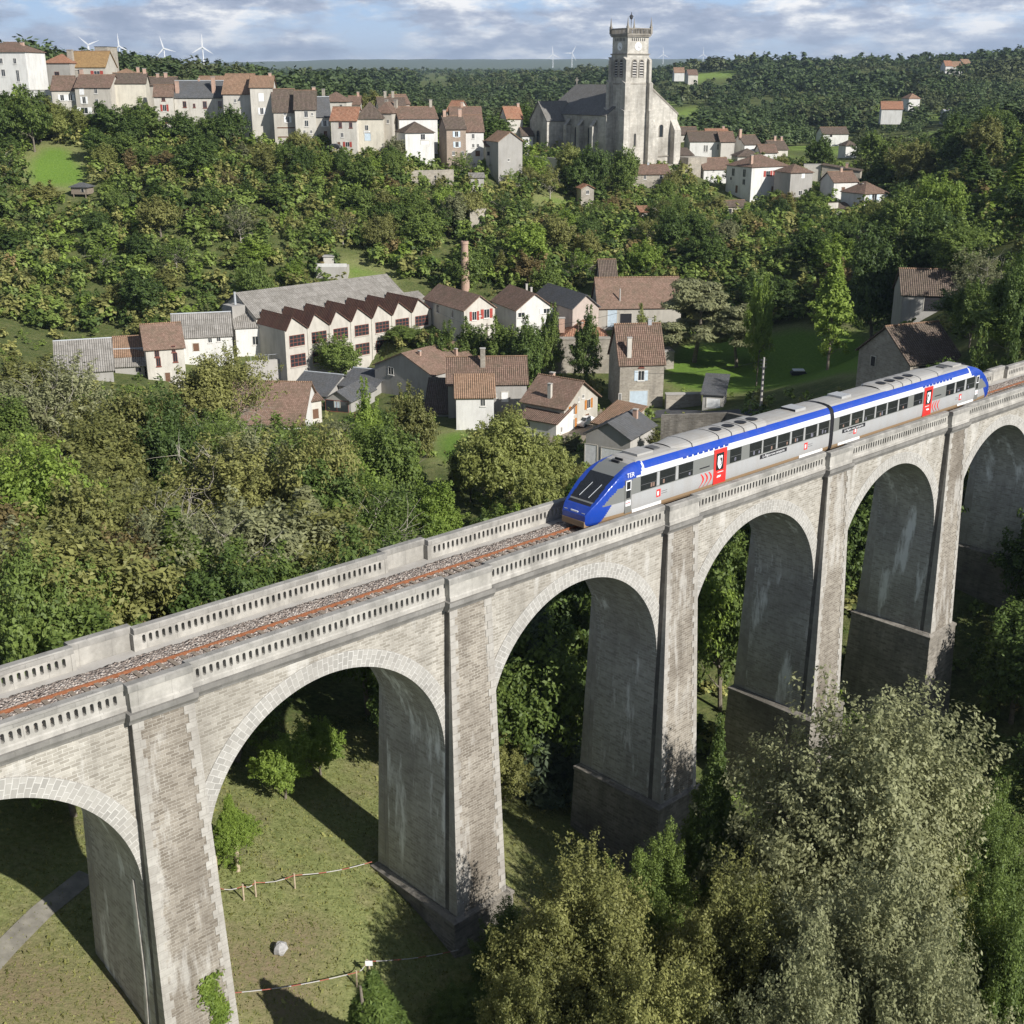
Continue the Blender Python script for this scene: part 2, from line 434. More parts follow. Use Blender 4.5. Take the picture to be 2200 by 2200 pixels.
# ------------------------------------------------------------------ viaduct axes
VA = 0.763634288967116
SL = -0.0169908674
VD = np.array([math.cos(VA), math.sin(VA), SL]); VN = np.array([-math.sin(VA), math.cos(VA), 0.0])
VP = np.array([-16.2610425, 46.44199899, 0.0])
def V(s, t, z=0.0):
    return VP + s * VD + t * VN + np.array([0, 0, z])
def to_st(x, y):
    dx, dy = x - VP[0], y - VP[1]
    n2 = VD[0] ** 2 + VD[1] ** 2
    return (dx * VD[0] + dy * VD[1]) / n2, dx * VN[0] + dy * VN[1]

# ------------------------------------------------------------------ terrain
ctrl = []
for s, t, z in [(-60, 3, -9), (-40, 3, -11), (-18, 3, -14), (0, 3, -18.3), (18, 3, -22), (36, 3, -28), (54, 3, -31.5), (72, 3, -31), (90, 3, -24), (108, 3, -13), (126, 3, -3), (150, 3, 1),
                (-18, -12, -19), (0, -12, -25), (18, -12, -27), (36, -12, -30), (54, -12, -33), (72, -12, -32), (90, -12, -26), (108, -12, -15),
                (-40, 20, -10), (-18, 20, -13), (0, 20, -15.5), (18, 20, -19.5), (36, 20, -24.5), (54, 20, -27.5), (72, 20, -28), (90, 20, -23), (108, 20, -13), (126, 20, -4),
                (0, -36, -28), (36, -36, -32), (72, -36, -32), (-40, -30, -22), (110, -36, -14)]:
    p = V(s, t, 0); ctrl.append((p[0], p[1], z))
ctrl += [(0, 0, -30), (0, -30, -30), (-70, 20, -12), (70, 0, -31), (-70, -30, -14), (60, -40, -32)]
for px, py, z in [(300, 830, -25), (420, 800, -26), (560, 830, -28), (700, 800, -27), (830, 800, -26.5), (1000, 790, -26), (1000, 700, -22.5), (1250, 950, -26), (1450, 900, -26), (1700, 800, -25), (1880, 770, -22.5), (1200, 700, -22.3), (1500, 690, -22), (100, 880, -21), (-80, 900, -17), (-120, 760, -18)]:
    p = onz(px, py, z); ctrl.append((p[0], p[1], z))
for px, py, y in [(-60, 700, 225), (100, 700, 235), (100, 560, 265), (100, 450, 290), (190, 335, 322), (-60, 450, 290), (-60, 330, 320), 
                  (350, 640, 248), (350, 500, 275), (350, 380, 305), 
                  (620, 590, 262), (560, 480, 282), (800, 600, 262), (740, 480, 285), 
                  (960, 560, 272), (960, 450, 300), (960, 370, 335), (1250, 590, 265), (1250, 480, 305), (1250, 425, 340), 
                  (1450, 560, 270), (1450, 470, 310), (1640, 560, 262), (1640, 490, 305), (1560, 350, 395), (1840, 450, 340), (1850, 520, 290),
                  (2000, 640, 205), (2150, 700, 165), (2150, 560, 215), (2180, 430, 270), (2300, 600, 170), (2300, 400, 260), (1950, 470, 310), (2180, 330, 330), (2300, 260, 360),
                  (1000, 300, 440), (1250, 330, 460), (1700, 360, 440), (1950, 370, 420),
                  (100, 150, 600), (-100, 140, 620), (300, 150, 640), (600, 220, 620), (900, 262, 650), (1250, 290, 700), (1550, 300, 640), (1800, 310, 600), (2100, 260, 560),
                  (100, 150, 800), (350, 160, 800), (600, 185, 900), (900, 215, 1000), (1200, 230, 1050), (1500, 215, 900), (1750, 250, 800), (2100, 210, 780),
                  (1500, 160, 1250), (1750, 145, 1250), (2000, 140, 1200), (2200, 140, 1150), (2350, 150, 1100),
                  (300, 172, 1300), (600, 172, 1500), (900, 178, 1700), (1200, 180, 1900), (600, 158, 2600), (900, 160, 3000), (1200, 158, 2800), (100, 165, 1500), (-100, 160, 1200),
                  (1550, 160, 2200), (2000, 165, 2200), (2300, 165, 2000), (100, 156, 3500), (1900, 156, 4000), (900, 157, 5000), (300, 156, 5000), (1400, 157, 5000),
                  (700, 157, 8000), (-200, 145, 6000), (2400, 145, 6000)]:
    p = at(px, py, y); ctrl.append(tuple(p))
for px, py in [(-300, 150), (100, 141), (400, 138), (560, 137), (640, 131), (760, 127), (850, 131), (920, 126), (1010, 130), (1100, 134), (1180, 129), (1290, 127), (1360, 133), (1430, 128), (1580, 128), (1800, 136), (2100, 140), (2600, 146)]:
    p = at(px, py, 12500); ctrl.append(tuple(p))
    p = at(px, 168, 19000); ctrl.append(tuple(p))
for rg_, x_, y_, d_ in [('A', 36.5, 520, 372), ('A', 225.0, 560, 366), ('A', 368.5, 612, 360), ('A', 534.5, 655, 358), ('A', 736.5, 610, 362), ('A', 930.0, 705, 356), ('A', 1128.5, 660, 358), ('A', 1345.0, 780, 352), ('A', 1482.5, 770, 349), ('A', 1604.5, 810, 346), ('A', 1722.0, 810, 344), ('A', 1819.0, 810, 345), ('B', 461.5, 370, 372), ('B', 523.0, 565, 338), ('B', 668.0, 570, 340), ('B', 746.0, 540, 350), ('B', 939.5, 545, 352), ('B', 946.0, 600, 338), ('B', 1151.5, 665, 340), ('B', 1254.5, 640, 344), ('B', 1453.0, 722, 332), ('B', 1345.0, 640, 336), ('B', 795.0, 380, 372), ('C', 275.5, 705, 408), ('C', 391.0, 700, 406), ('C', 192.0, 590, 430), ('C', 345.0, 600, 425), ('C', 180.0, 735, 388), ('C', 521.0, 672, 410), ('C', 509.0, 705, 396), ('C', 608.0, 702, 404), ('C', 664.0, 680, 415), ('C', 336.5, 828, 380), ('C', 606.0, 880, 360), ('C', 769.0, 918, 352), ('C', 830.5, 800, 375), ('C', 976.0, 845, 372), ('C', 1001.0, 905, 350), ('C', 1159.0, 950, 338), ('C', 983.0, 985, 338), ('C', 439.0, 985, 346), ('C', 1032.5, 700, 430), ('G', 741.0, 215, 252), ('A', 445.0, 1085, 300), ('D', 625.0, 1705, 333), ('D', 1157.5, 1500, 352), ('D', 1117.5, 1790, 318), ('B', 1267.5, 780, 322)]:
    ctrl.append(tuple(at(*q(rg_, x_, y_), d_ + 2)))
ctrl.append(tuple(at(*q('D', 930, 1340), 372))); ctrl.append(tuple(at(*q('D', 1390, 1370), 378))); ctrl.append(tuple(at(*q('D', 300, 1270), 405)))
ctrl = np.array(ctrl)
def warp(x, y):
    yy = np.maximum(y, -60) + 90.0
    return np.stack([2.2 * x / yy, 1.9 * np.log(yy)], -1)
CW = warp(ctrl[:, 0], ctrl[:, 1])
_d = np.linalg.norm(CW[:, None] - CW[None], axis=-1)
_A = np.zeros((len(CW) + 3, len(CW) + 3))
_A[:len(CW), :len(CW)] = _d + np.eye(len(CW)) * -0.004
_A[:len(CW), len(CW)] = 1; _A[:len(CW), len(CW) + 1:] = CW
_A[len(CW):, :len(CW)] = _A[:len(CW), len(CW):].T
RW = np.linalg.solve(_A, np.concatenate([ctrl[:, 2], [0, 0, 0]]))
RIV = [onz(760, 800, -28.5), onz(640, 812, -28.5), onz(560, 838, -28.5), onz(480, 850, -28.5), onz(430, 900, -28.5)]
def riverdist(x, y):
    d = np.full(np.shape(x), 1e9)
    for a, b in zip(RIV[:-1], RIV[1:]):
        ax, ay = a[0], a[1]; ex, ey = b[0] - ax, b[1] - ay
        u = np.clip(((x - ax) * ex + (y - ay) * ey) / (ex * ex + ey * ey), 0, 1)
        d = np.minimum(d, np.hypot(x - ax - u * ex, y - ay - u * ey))
    return d
def ground(x, y):
    x = np.asarray(x, float); y = np.asarray(y, float)
    shp = np.broadcast(x, y).shape
    xf = np.broadcast_to(x, shp).ravel(); yf = np.broadcast_to(y, shp).ravel()
    out = np.empty(len(xf))
    for i in range(0, len(xf), 20000):
        w = warp(xf[i:i + 20000], yf[i:i + 20000])
        d = np.linalg.norm(w[:, None] - CW[None], axis=-1)
        z = d @ RW[:len(CW)] + RW[len(CW)] + w @ RW[len(CW) + 1:]
        out[i:i + 20000] = z
    # gentle unevenness
    far = np.clip(yf / 600, 0, 1)
    out += 0.25 * np.sin(xf * 0.21 + 1.3 * np.sin(yf * 0.13)) * np.cos(yf * 0.17 + xf * 0.05) + far * 3.0 * np.sin(xf * 0.013 + 2 * np.sin(yf * 0.004)) * np.cos(yf * 0.009)
    rd = riverdist(xf, yf)
    k = np.clip((9.0 - rd) / 4.0, 0, 1)
    out = out * (1 - k) + np.minimum(out, -30.2) * k
    return out.reshape(shp)
def gz(x, y):
    return float(ground(np.array([x]), np.array([y]))[0])
def G(px, py, y0=15, y1=2500):          # where the pixel's ray first meets the ground
    r = ray(px, py); r = r / r[1]
    ys = np.geomspace(y0, y1, 260)
    P = np.array([0, 0, CZ]) + r[None] * ys[:, None]
    h = P[:, 2] - ground(P[:, 0], P[:, 1])
    i = np.argmax(h < 0)
    if h[i] >= 0: i = len(ys) - 1
    a, b = ys[max(i - 1, 0)], ys[i]
    for _ in range(18):
        m = (a + b) / 2; p = np.array([0, 0, CZ]) + r * m
        if p[2] - gz(p[0], p[1]) < 0: b = m
        else: a = m
    return np.array([0, 0, CZ]) + r * b
# sheet: rows finer near the camera
ys = np.concatenate([np.arange(-60, 20, 8), np.arange(20, 150, 1.6), np.arange(150, 460, 3.0), np.geomspace(460, 26000, 110)])
us = np.linspace(-1, 1, 261)
XX = us[None] * (np.abs(ys)[:, None] * 0.75 + 75); YY = np.repeat(ys[:, None], len(us), 1)
ZZ = ground(XX, YY)
def poly_mask(px, py, poly):
    ins = np.zeros(px.shape, bool)
    n = len(poly)
    for i in range(n):
        x0, y0 = poly[i]; x1, y1 = poly[(i + 1) % n]
        c = ((y0 > py) != (y1 > py)) & (px < (x1 - x0) * (py - y0) / (y1 - y0 + 1e-9) + x0)
        ins ^= c
    return ins
# lawns and meadows, outlined on the ground (pixel outlines are turned into ground outlines)
def ground_poly(pts, y0=15):
    return [tuple(G(a, b, y0)[:2]) for a, b in pts]
LAWNS = [ground_poly([(70, 330), (85, 310), (150, 312), (205, 385), (150, 410), (40, 395)], 200),
         ground_poly([(1420, 790), (1440, 740), (1560, 715), (1700, 700), (1880, 700), (1880, 800), (1700, 830), (1430, 835)], 120),
         ground_poly([(1150, 420), (1240, 418), (1245, 442), (1150, 440)], 250),
         ground_poly([(1850, 640), (1930, 625), (1930, 690), (1850, 690)], 150),
         ground_poly([(725, 560), (820, 575), (880, 610), (720, 605)], 200),
         ground_poly([(930, 930), (1010, 920), (1010, 990), (930, 1000)], 90)]
FIELDS = [[(a[0], a[1]) for a in [at(px, py, y) for px, py, y in pts]] for pts in [
    [(1398, 176, 900), (1440, 172, 940), (1450, 192, 860), (1412, 205, 800)], [(1420, 200, 800), (1504, 180, 860), (1500, 196, 800), (1425, 218, 730)], [(887, 163, 1750), (965, 160, 1850), (970, 168, 1700), (895, 171, 1650)], [(1136, 194, 900), (1162, 191, 920), (1160, 200, 850), (1134, 203, 840)], [(560, 168, 1500), (640, 165, 1550), (640, 170, 1450), (565, 173, 1430)], [(1985, 230, 700), (2030, 226, 720), (2035, 236, 680), (1990, 240, 670)], [(1870, 208, 800), (1960, 204, 820), (1960, 212, 780), (1880, 216, 760)],
    [(1690, 262, 560), (1835, 255, 590), (1835, 285, 520), (1700, 292, 510)],
    [(1770, 300, 500), (1830, 297, 510), (1830, 318, 470), (1780, 318, 470)],
    [(1480, 160, 1250), (1570, 157, 1300), (1580, 166, 1180), (1470, 168, 1150)]]]
def stmask(x, y, s0, s1, t0, t1):
    s, t = to_st(x, y); return (s > s0) & (s < s1) & (t > t0) & (t < t1)
lawn = np.zeros(XX.shape); field = np.zeros(XX.shape); dirt = np.zeros(XX.shape)
for p in LAWNS: lawn[poly_mask(XX, YY, p)] = 1
for p in FIELDS: field[poly_mask(XX, YY, p)] = 1
def blur(a, n=2):
    for _ in range(n):
        b = np.pad(a, 1, mode='edge')
        a = (b[:-2, 1:-1] + b[2:, 1:-1] + b[1:-1, :-2] + b[1:-1, 2:] + 2 * b[1:-1, 1:-1]) / 6
    return a
def patches(x, y):
    return np.sin(x * .021 + 1.7 * np.sin(y * .0068 + .4)) * np.cos(y * .0105 + 1.1 * np.sin(x * .013)) + .45 * np.sin(x * .047 + y * .019 + 2.0)
field[(patches(XX, YY) > .98) & (YY > 450) & (YY < 2600)] = .8
lawn = blur(lawn); field = blur(field, 1)
park = stmask(XX, YY, -30, 46, -25, 22); lawn[park] = np.maximum(lawn[park], 0.45)
for cx_, cy_, rr in [(*G(60, 2130)[:2], 4.2), (*G(560, 2080)[:2], 4.0), (*G(650, 2010)[:2], 2.4), (*G(230, 2160)[:2], 3.0), (*G(610, 2150)[:2], 3)]:
    dirt = np.maximum(dirt, np.clip(1.25 - np.hypot(XX - cx_, YY - cy_) / rr, 0, 1) * 0.9)
verts = np.stack([XX, YY, ZZ], -1).reshape(-1, 3)
nr, nc = XX.shape
idx = np.arange(nr * nc).reshape(nr, nc)
quads = np.stack([idx[:-1, :-1], idx[:-1, 1:], idx[1:, 1:], idx[1:, :-1]], -1).reshape(-1, 4)
def np_mesh(name, verts, quads, mats, attrs=None, smooth=False):
    me = bpy.data.meshes.new(name)
    me.vertices.add(len(verts)); me.vertices.foreach_set('co', np.ascontiguousarray(verts, np.float32).ravel())
    k = quads.shape[1]
    me.loops.add(quads.size); me.loops.foreach_set('vertex_index', np.ascontiguousarray(quads, np.int32).ravel())
    me.polygons.add(len(quads)); me.polygons.foreach_set('loop_start', np.arange(0, quads.size, k, dtype=np.int32))
    try: me.polygons.foreach_set('loop_total', np.full(len(quads), k, np.int32))
    except Exception: pass
    for a, (dom, val) in (attrs or {}).items():
        at_ = me.attributes.new(a, 'FLOAT', dom); at_.data.foreach_set('value', np.ascontiguousarray(val, np.float32).ravel())
    for m in (mats if isinstance(mats, (list, tuple)) else [mats]): me.materials.append(m)
    if smooth: me.polygons.foreach_set('use_smooth', np.ones(len(quads), bool))
    me.update(calc_edges=True); me.validate()
    return me
gm, nt, gb = newmat('ground_cover', 0.95, 0.1)
oc = coords(nt, 'Object')
n1 = noise(nt, oc, 0.35, 6, 0.65); n2 = noise(nt, oc, 2.6, 5, 0.7); n3 = noise(nt, oc, 0.012, 4)
grass = ramp(nt, n2, [(0.25, (0.095, 0.115, 0.038)), (0.5, (0.185, 0.205, 0.075)), (0.75, (0.275, 0.285, 0.120))])
dry = ramp(nt, n2, [(0.3, (0.120, 0.100, 0.055)), (0.7, (0.290, 0.240, 0.145))])
base = mix(nt, ramp(nt, n1, [(0.50, 0), (0.70, 0.6)]), grass, dry)
scrub = mix(nt, ramp(nt, noise(nt, oc, 0.5, 5, 0.7), [(0.4, 0), (0.65, 1)]), ramp(nt, n2, [(0.3, (0.038, 0.055, 0.018)), (0.7, (0.115, 0.145, 0.044))]), ramp(nt, n2, [(0.3, (0.075, 0.085, 0.032)), (0.7, (0.190, 0.195, 0.078))]))
al = nd(nt, 'ShaderNodeAttribute', attribute_name='lawn'); af = nd(nt, 'ShaderNodeAttribute', attribute_name='field'); ad = nd(nt, 'ShaderNodeAttribute', attribute_name='dirt')
lush = ramp(nt, n2, [(0.25, (0.075, 0.145, 0.020)), (0.75, (0.190, 0.290, 0.055))])
col = mix(nt, mth(nt, 'MINIMUM', mth(nt, 'MULTIPLY', al.outputs['Fac'], 2.3), 1.0), scrub, base)
col = mix(nt, ramp(nt, al.outputs['Fac'], [(0.55, 0), (0.95, 1)]), col, lush)
col = mix(nt, af.outputs['Fac'], col, mix(nt, n1, (0.17, 0.26, 0.05), (0.24, 0.32, 0.08)))
col = mix(nt, mth(nt, 'MULTIPLY', ad.outputs['Fac'], ramp(nt, n2, [(0.3, 0.3), (0.6, 1)])), col, mix(nt, n2, (0.10, 0.07, 0.045), (0.26, 0.20, 0.13)))
nt.links.new(col, gb.inputs['Base Color'])
bump(nt, gb, noise(nt, oc, 5.0, 4, 0.7), 0.8, 0.15)
gme = np_mesh('ground', verts, quads, gm, {'lawn': ('POINT', lawn), 'field': ('POINT', field), 'dirt': ('POINT', dirt)}, True)
g_o = bpy.data.objects.new('ground', gme); COL.objects.link(g_o); tag(g_o, kind='structure')
# river
mb = MB()
wp = []
for i, p in enumerate(RIV):
    a = RIV[max(i - 1, 0)]; b = RIV[min(i + 1, len(RIV) - 1)]
    d = np.array([b[0] - a[0], b[1] - a[1]]); d /= np.hypot(*d); n = np.array([-d[1], d[0]])
    wp.append((np.array([p[0], p[1]]) + n * 8, np.array([p[0], p[1]]) - n * 8))
for (a, b), (c, d) in zip(wp[:-1], wp[1:]):
    mb.face([(*a, -28.9), (*b, -28.9), (*d, -28.9), (*c, -28.9)][::1])
tag(mb.build('river', M['water']), kind='structure')
def strip(name, pts, width, mat, lift=0.05, step=1.0):
    pts = [np.asarray(p[:2], float) for p in pts]
    mb = MB(); P = []
    for a, b in zip(pts[:-1], pts[1:]):
        n = max(2, int(np.hypot(*(b - a)) / step))
        for i in range(n): P.append(a + (b - a) * i / n)
    P.append(pts[-1])
    rows = []
    for i, p in enumerate(P):
        d = P[min(i + 1, len(P) - 1)] - P[max(i - 1, 0)]; d /= np.hypot(*d); n = np.array([-d[1], d[0]])
        row = []
        for k in range(5):
            u = (k / 4 - 0.5) * width; w = p + n * u
            row.append((w[0], w[1], gz(w[0], w[1]) + lift))
        rows.append(row)
    for r0, r1 in zip(rows[:-1], rows[1:]):
        for k in range(4): mb.face([r0[k], r0[k + 1], r1[k + 1], r1[k]][::-1])
    return tag(mb.build(name, mat, smooth=True), kind='structure')
M['track_dirt'] = flat('pale_track', (0.22, 0.205, 0.17), 0.95, var=0.25, nscale=1.5)
M['asphalt'] = flat('asphalt', (0.075, 0.075, 0.078), 0.9, var=0.25, nscale=1.5)
M['yard'] = flat('yard_gravel', (0.30, 0.25, 0.19), 0.95, var=0.25, nscale=1.5)
strip('path', [G(-60, 2120), G(10, 2040), G(90, 1960), G(140, 1920), G(190, 1880)], 1.15, M['track_dirt'], 0.06)
strip('road', [G(1320, 905, 120), G(1440, 885, 120), G(1560, 890, 120), G(1660, 905, 110), G(1760, 900, 110)], 4.5, M['asphalt'], 0.08)
strip('yard', [G(1205, 960, 110), G(1250, 900, 120), G(1290, 880, 120)], 6.0, M['yard'], 0.08)
# ------------------------------------------------------------------ viaduct
SP, PL, TW = 18.0, 2.95, 5.98         # pier spacing, pilaster length, overall width
RIN, ZSP, ZCOR = 7.31, -10.36, -1.80
CB, SB = 0.036, 0.022                 # front and side batter
K0, K1 = -1, 6
via = thing('viaduct', 'long stone railway viaduct of tall round arches crossing the valley, carrying the train', 'viaduct', V(0, TW / 2, -18))
def vb(mb, name, mats, smooth=False, parent=None):
    return mb.build(name, mats, parent or via, world=True, smooth=smooth)
def mir(side):                        # maps t on the near side to the far side
    return (lambda t: t) if side == 0 else (lambda t: TW - t)
def fl(side, pts): return pts if side == 0 else pts[::-1]
for k in range(K0, K1):
    sc = SP * k + (PL + SP) / 2
    for side in (0, 1):
        f = mir(side)
        # spandrel wall
        mb = MB(); n = 36
        s0, s1 = SP * k + PL - 0.1, SP * (k + 1) + 0.1
        ss = np.linspace(s0, s1, n + 1)
        RO = RIN + 0.93
        def low(s):
            d = s - sc
            return ZSP + math.sqrt(max(RO * RO - d * d, 0.0))
        for a, b in zip(ss[:-1], ss[1:]):
            za, zb = low(a), low(b)
            mb.face(fl(side, [V(a, f(0.42), za), V(b, f(0.42), zb), V(b, f(0.42), ZCOR), V(a, f(0.42), ZCOR)]))
        vb(mb, 'spandrel_wall', M['rubble'])
        # arch ring, slightly proud
        mb = MB(); m_ = 48
        for i in range(m_):
            a0, a1 = math.pi * i / m_, math.pi * (i + 1) / m_
            def pt(r, a, t): return V(sc - r * math.cos(a), f(t), ZSP + r * math.sin(a))
            u0, u1 = a0 * RIN, a1 * RIN
            mb.face(fl(side, [pt(RIN, a0, .37), pt(RIN, a1, .37), pt(RO, a1, .37), pt(RO, a0, .37)][::-1]), 0,
                    [(0, u0), (0, u1), (.93, u1), (.93, u0)][::-1] if side == 0 else [(0, u0), (0, u1), (.93, u1), (.93, u0)])
            mb.face([pt(RO, a0, .37), pt(RO, a1, .37), pt(RO, a1, .45), pt(RO, a0, .45)])
            mb.face([pt(RIN, a0, .37), pt(RIN, a1, .37), pt(RIN, a1, .75), pt(RIN, a0, .75)], 0, [(0, u0), (0, u1), (.4, u1), (.4, u0)])
        vb(mb, 'arch_ring', M['ring'])
        # cornice and slotted parapet of the bay
        def extr(mb, prof, a, b, mi=0):
            m2 = len(prof)
            for i in range(m2):
                (t0, z0), (t1, z1) = prof[i], prof[(i + 1) % m2]
                mb.face(fl(side, [V(a, f(t0), z0), V(b, f(t0), z0), V(b, f(t1), z1), V(a, f(t1), z1)]), mi)
            mb.face(fl(side, [V(a, f(t), z) for t, z in prof]), mi); mb.face(fl(side, [V(b, f(t), z) for t, z in prof][::-1]), mi)
        a, b = SP * k + PL, SP * (k + 1)
        mb = MB()
        extr(mb, [(.60, -1.80), (.33, -1.80), (.30, -1.70), (.20, -1.52), (.18, -1.28), (.60, -1.28)], a, b)
        vb(mb, 'cornice', M['cornice'])
        mb = MB()
        extr(mb, [(.72, -1.28), (.31, -1.28), (.31, -1.08), (.36, -1.02), (.72, -1.02)], a, b)          # base course
        NS = 42; e0 = 0.32; pit = (b - a - 2 * e0) / NS
        zt, zbm = -0.30, -1.02
        for (t_, sgn) in ((.36, 1), (.72, -1)):
            P4 = lambda s, z: V(s, f(t_), z)
            def q4(pts):
                mb.face(fl(side, pts) if sgn == 1 else fl(side, pts[::-1]))
            q4([P4(a, zbm), P4(a + e0, zbm), P4(a + e0, zt), P4(a, zt)])
            q4([P4(b - e0, zbm), P4(b, zbm), P4(b, zt), P4(b - e0, zt)])
            for i in range(NS):
                l = a + e0 + i * pit; r = l + pit; c = (l + r) / 2
                hw, zl, zh, ch = 0.082, -0.875, -0.43, 0.05
                left = [P4(l, zbm), P4(c, zbm), P4(c, zl), P4(c - hw + ch, zl), P4(c - hw, zl + ch), P4(c - hw, zh - ch), P4(c - hw + ch, zh), P4(c, zh), P4(c, zt), P4(l, zt)]
                right = [P4(c, zbm), P4(r, zbm), P4(r, zt), P4(c, zt), P4(c, zh), P4(c + hw - ch, zh), P4(c + hw, zh - ch), P4(c + hw, zl + ch), P4(c + hw - ch, zl), P4(c, zl)]
                q4(left); q4(right)
                if sgn == 1:
                    hole = [(c - hw + ch, zl), (c - hw, zl + ch), (c - hw, zh - ch), (c - hw + ch, zh), (c + hw - ch, zh), (c + hw, zh - ch), (c + hw, zl + ch), (c + hw - ch, zl)]
                    for j in range(8):
                        (sa, za), (sb, zb_) = hole[j], hole[(j + 1) % 8]
                        mb.face(fl(side, [V(sa, f(.36), za), V(sa, f(.72), za), V(sb, f(.72), zb_), V(sb, f(.36), zb_)]))
        p_ = vb(mb, 'slotted_parapet', M['parapet'])
        mb = MB()
        extr(mb, [(.77, -.30), (.30, -.30), (.30, -.06), (.36, 0), (.72, 0), (.77, -.06)], a, b)
        vb(mb, 'coping', M['coping'], parent=p_)
    # soffit
    mb = MB()
    for i in range(48):
        a0, a1 = math.pi * i / 48, math.pi * (i + 1) / 48
        def pt(a, t): return V(sc - RIN * math.cos(a), t, ZSP + RIN * math.sin(a))
        for t0, t1 in ((.75, TW / 2), (TW / 2, TW - .75)):
            mb.face([pt(a0, t0), pt(a1, t0), pt(a1, t1), pt(a0, t1)], 0, [(t0, a0 * RIN), (t0, a1 * RIN), (t1, a1 * RIN), (t1, a0 * RIN)])
    vb(mb, 'arch_soffit', M['soffit'])
PLZ = {1: -20.6, 2: -20.9, 3: -20.9, 4: -19.5, 5: -17.5}
for k in range(K0, K1 + 1):
    s0, s1 = SP * k, SP * k + PL
    gs = [gz(*V(s, t)[:2]) for s in (s0 - 1, s1 + 1) for t in (-1.5, TW + 1.5)]
    zb = min(gs) - 1.0
    zpl = PLZ.get(k)
    # body between the spandrels
    mb = MB()
    def ring_(z, es, et0, et1):
        return [V(s0 - es, et0, z), V(s1 + es, et0, z), V(s1 + es, et1, z), V(s0 - es, et1, z)]
    nz = 6; zs = np.linspace(zb, ZSP, nz + 1)
    for za, zb2 in zip(zs[:-1], zs[1:]):
        lo = ring_(za, .025 + SB * (-za - 1.8), .40, TW - .40); hi = ring_(zb2, .025 + SB * (-zb2 - 1.8), .40, TW - .40)
        for i in (1, 3): mb.face([lo[i], lo[(i + 1) % 4], hi[(i + 1) % 4], hi[i]])
        for i in (0, 2): mb.face([lo[i], lo[(i + 1) % 4], hi[(i + 1) % 4], hi[i]])
    pier = vb(mb, 'pier', M['soffit'])
    for side in (0, 1):
        f = mir(side)
        mb = MB()
        def pr_(z):
            es = SB * (-z - 1.8); et = CB * (-z - 1.8)
            return [V(s0 - es, f(0.04 - et), z), V(s1 + es, f(0.04 - et), z), V(s1 + es, f(.46), z), V(s0 - es, f(.46), z)]
        zs = np.linspace(zb, ZCOR, 9)
        for za, zb2 in zip(zs[:-1], zs[1:]):
            lo, hi = pr_(za), pr_(zb2)
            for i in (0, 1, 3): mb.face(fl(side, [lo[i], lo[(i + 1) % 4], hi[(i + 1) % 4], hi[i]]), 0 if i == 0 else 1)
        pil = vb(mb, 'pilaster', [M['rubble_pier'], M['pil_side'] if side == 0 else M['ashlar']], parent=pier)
        # dressed corner stones
        for edge in (0, 1):
          mb = MB(); z = ZCOR; j = 0
          while z > zb:
              h = 0.45
              es = SB * (-z - 1.8 + .2); et = CB * (-z - 1.8 + .2)
              wd = 0.34 if j % 2 else 0.52
              for sa, sb in (((s0 - es - .02, s0 - es + wd), (s1 + es - wd, s1 + es + .02))[edge],):
                  t0 = 0.04 - et - .025
                  lo = [V(sa, f(t0 - .016), z - h + .012), V(sb, f(t0 - .016), z - h + .012), V(sb, f(.06), z - h + .012), V(sa, f(.06), z - h + .012)]
                  hi = [V(sa, f(t0), z), V(sb, f(t0), z), V(sb, f(.06), z), V(sa, f(.06), z)]
                  for i in range(4): mb.face(fl(side, [lo[i], lo[(i + 1) % 4], hi[(i + 1) % 4], hi[i]]))
                  mb.face(fl(side, hi)); mb.face(fl(side, lo[::-1]))
              z -= h; j += 1
          vb(mb, 'quoins', M['ashlar'], parent=pier)
        # cornice and solid parapet over the pilaster
        def extr2(mb, prof, a, b):
            m2 = len(prof)
            for i in range(m2):
                (t0, z0), (t1, z1) = prof[i], prof[(i + 1) % m2]
                mb.face(fl(side, [V(a, f(t0), z0), V(b, f(t0), z0), V(b, f(t1), z1), V(a, f(t1), z1)]))
            mb.face(fl(side, [V(a, f(t), z) for t, z in prof])); mb.face(fl(side, [V(b, f(t), z) for t, z in prof][::-1]))
        mb = MB()
        extr2(mb, [(.58, -1.81), (-.02, -1.81), (-.06, -1.70), (-.18, -1.52), (-.20, -1.27), (.58, -1.27)], s0 - .17, s1 + .17)
        vb(mb, 'cornice', M['cornice'], parent=pier)
        mb = MB()
        extr2(mb, [(.40, -1.27), (-.05, -1.27), (-.05, -1.08), (0, -1.0), (0, -.30), (.40, -.30)], s0, s1)
        extr2(mb, [(.75, -1.27), (.38, -1.27), (.38, -.31), (.75, -.31)], s0 - .14, s0 + .05)
        extr2(mb, [(.75, -1.27), (.38, -1.27), (.38, -.31), (.75, -.31)], s1 - .05, s1 + .14)
        pp = vb(mb, 'solid_parapet', M['parapet'], parent=pier)
        mb = MB()
        extr2(mb, [(.44, -.30), (-.07, -.30), (-.07, -.04), (0, .03), (.37, .03), (.44, -.04)], s0 - .07, s1 + .07)
        vb(mb, 'coping_block', M['coping'], parent=pier)
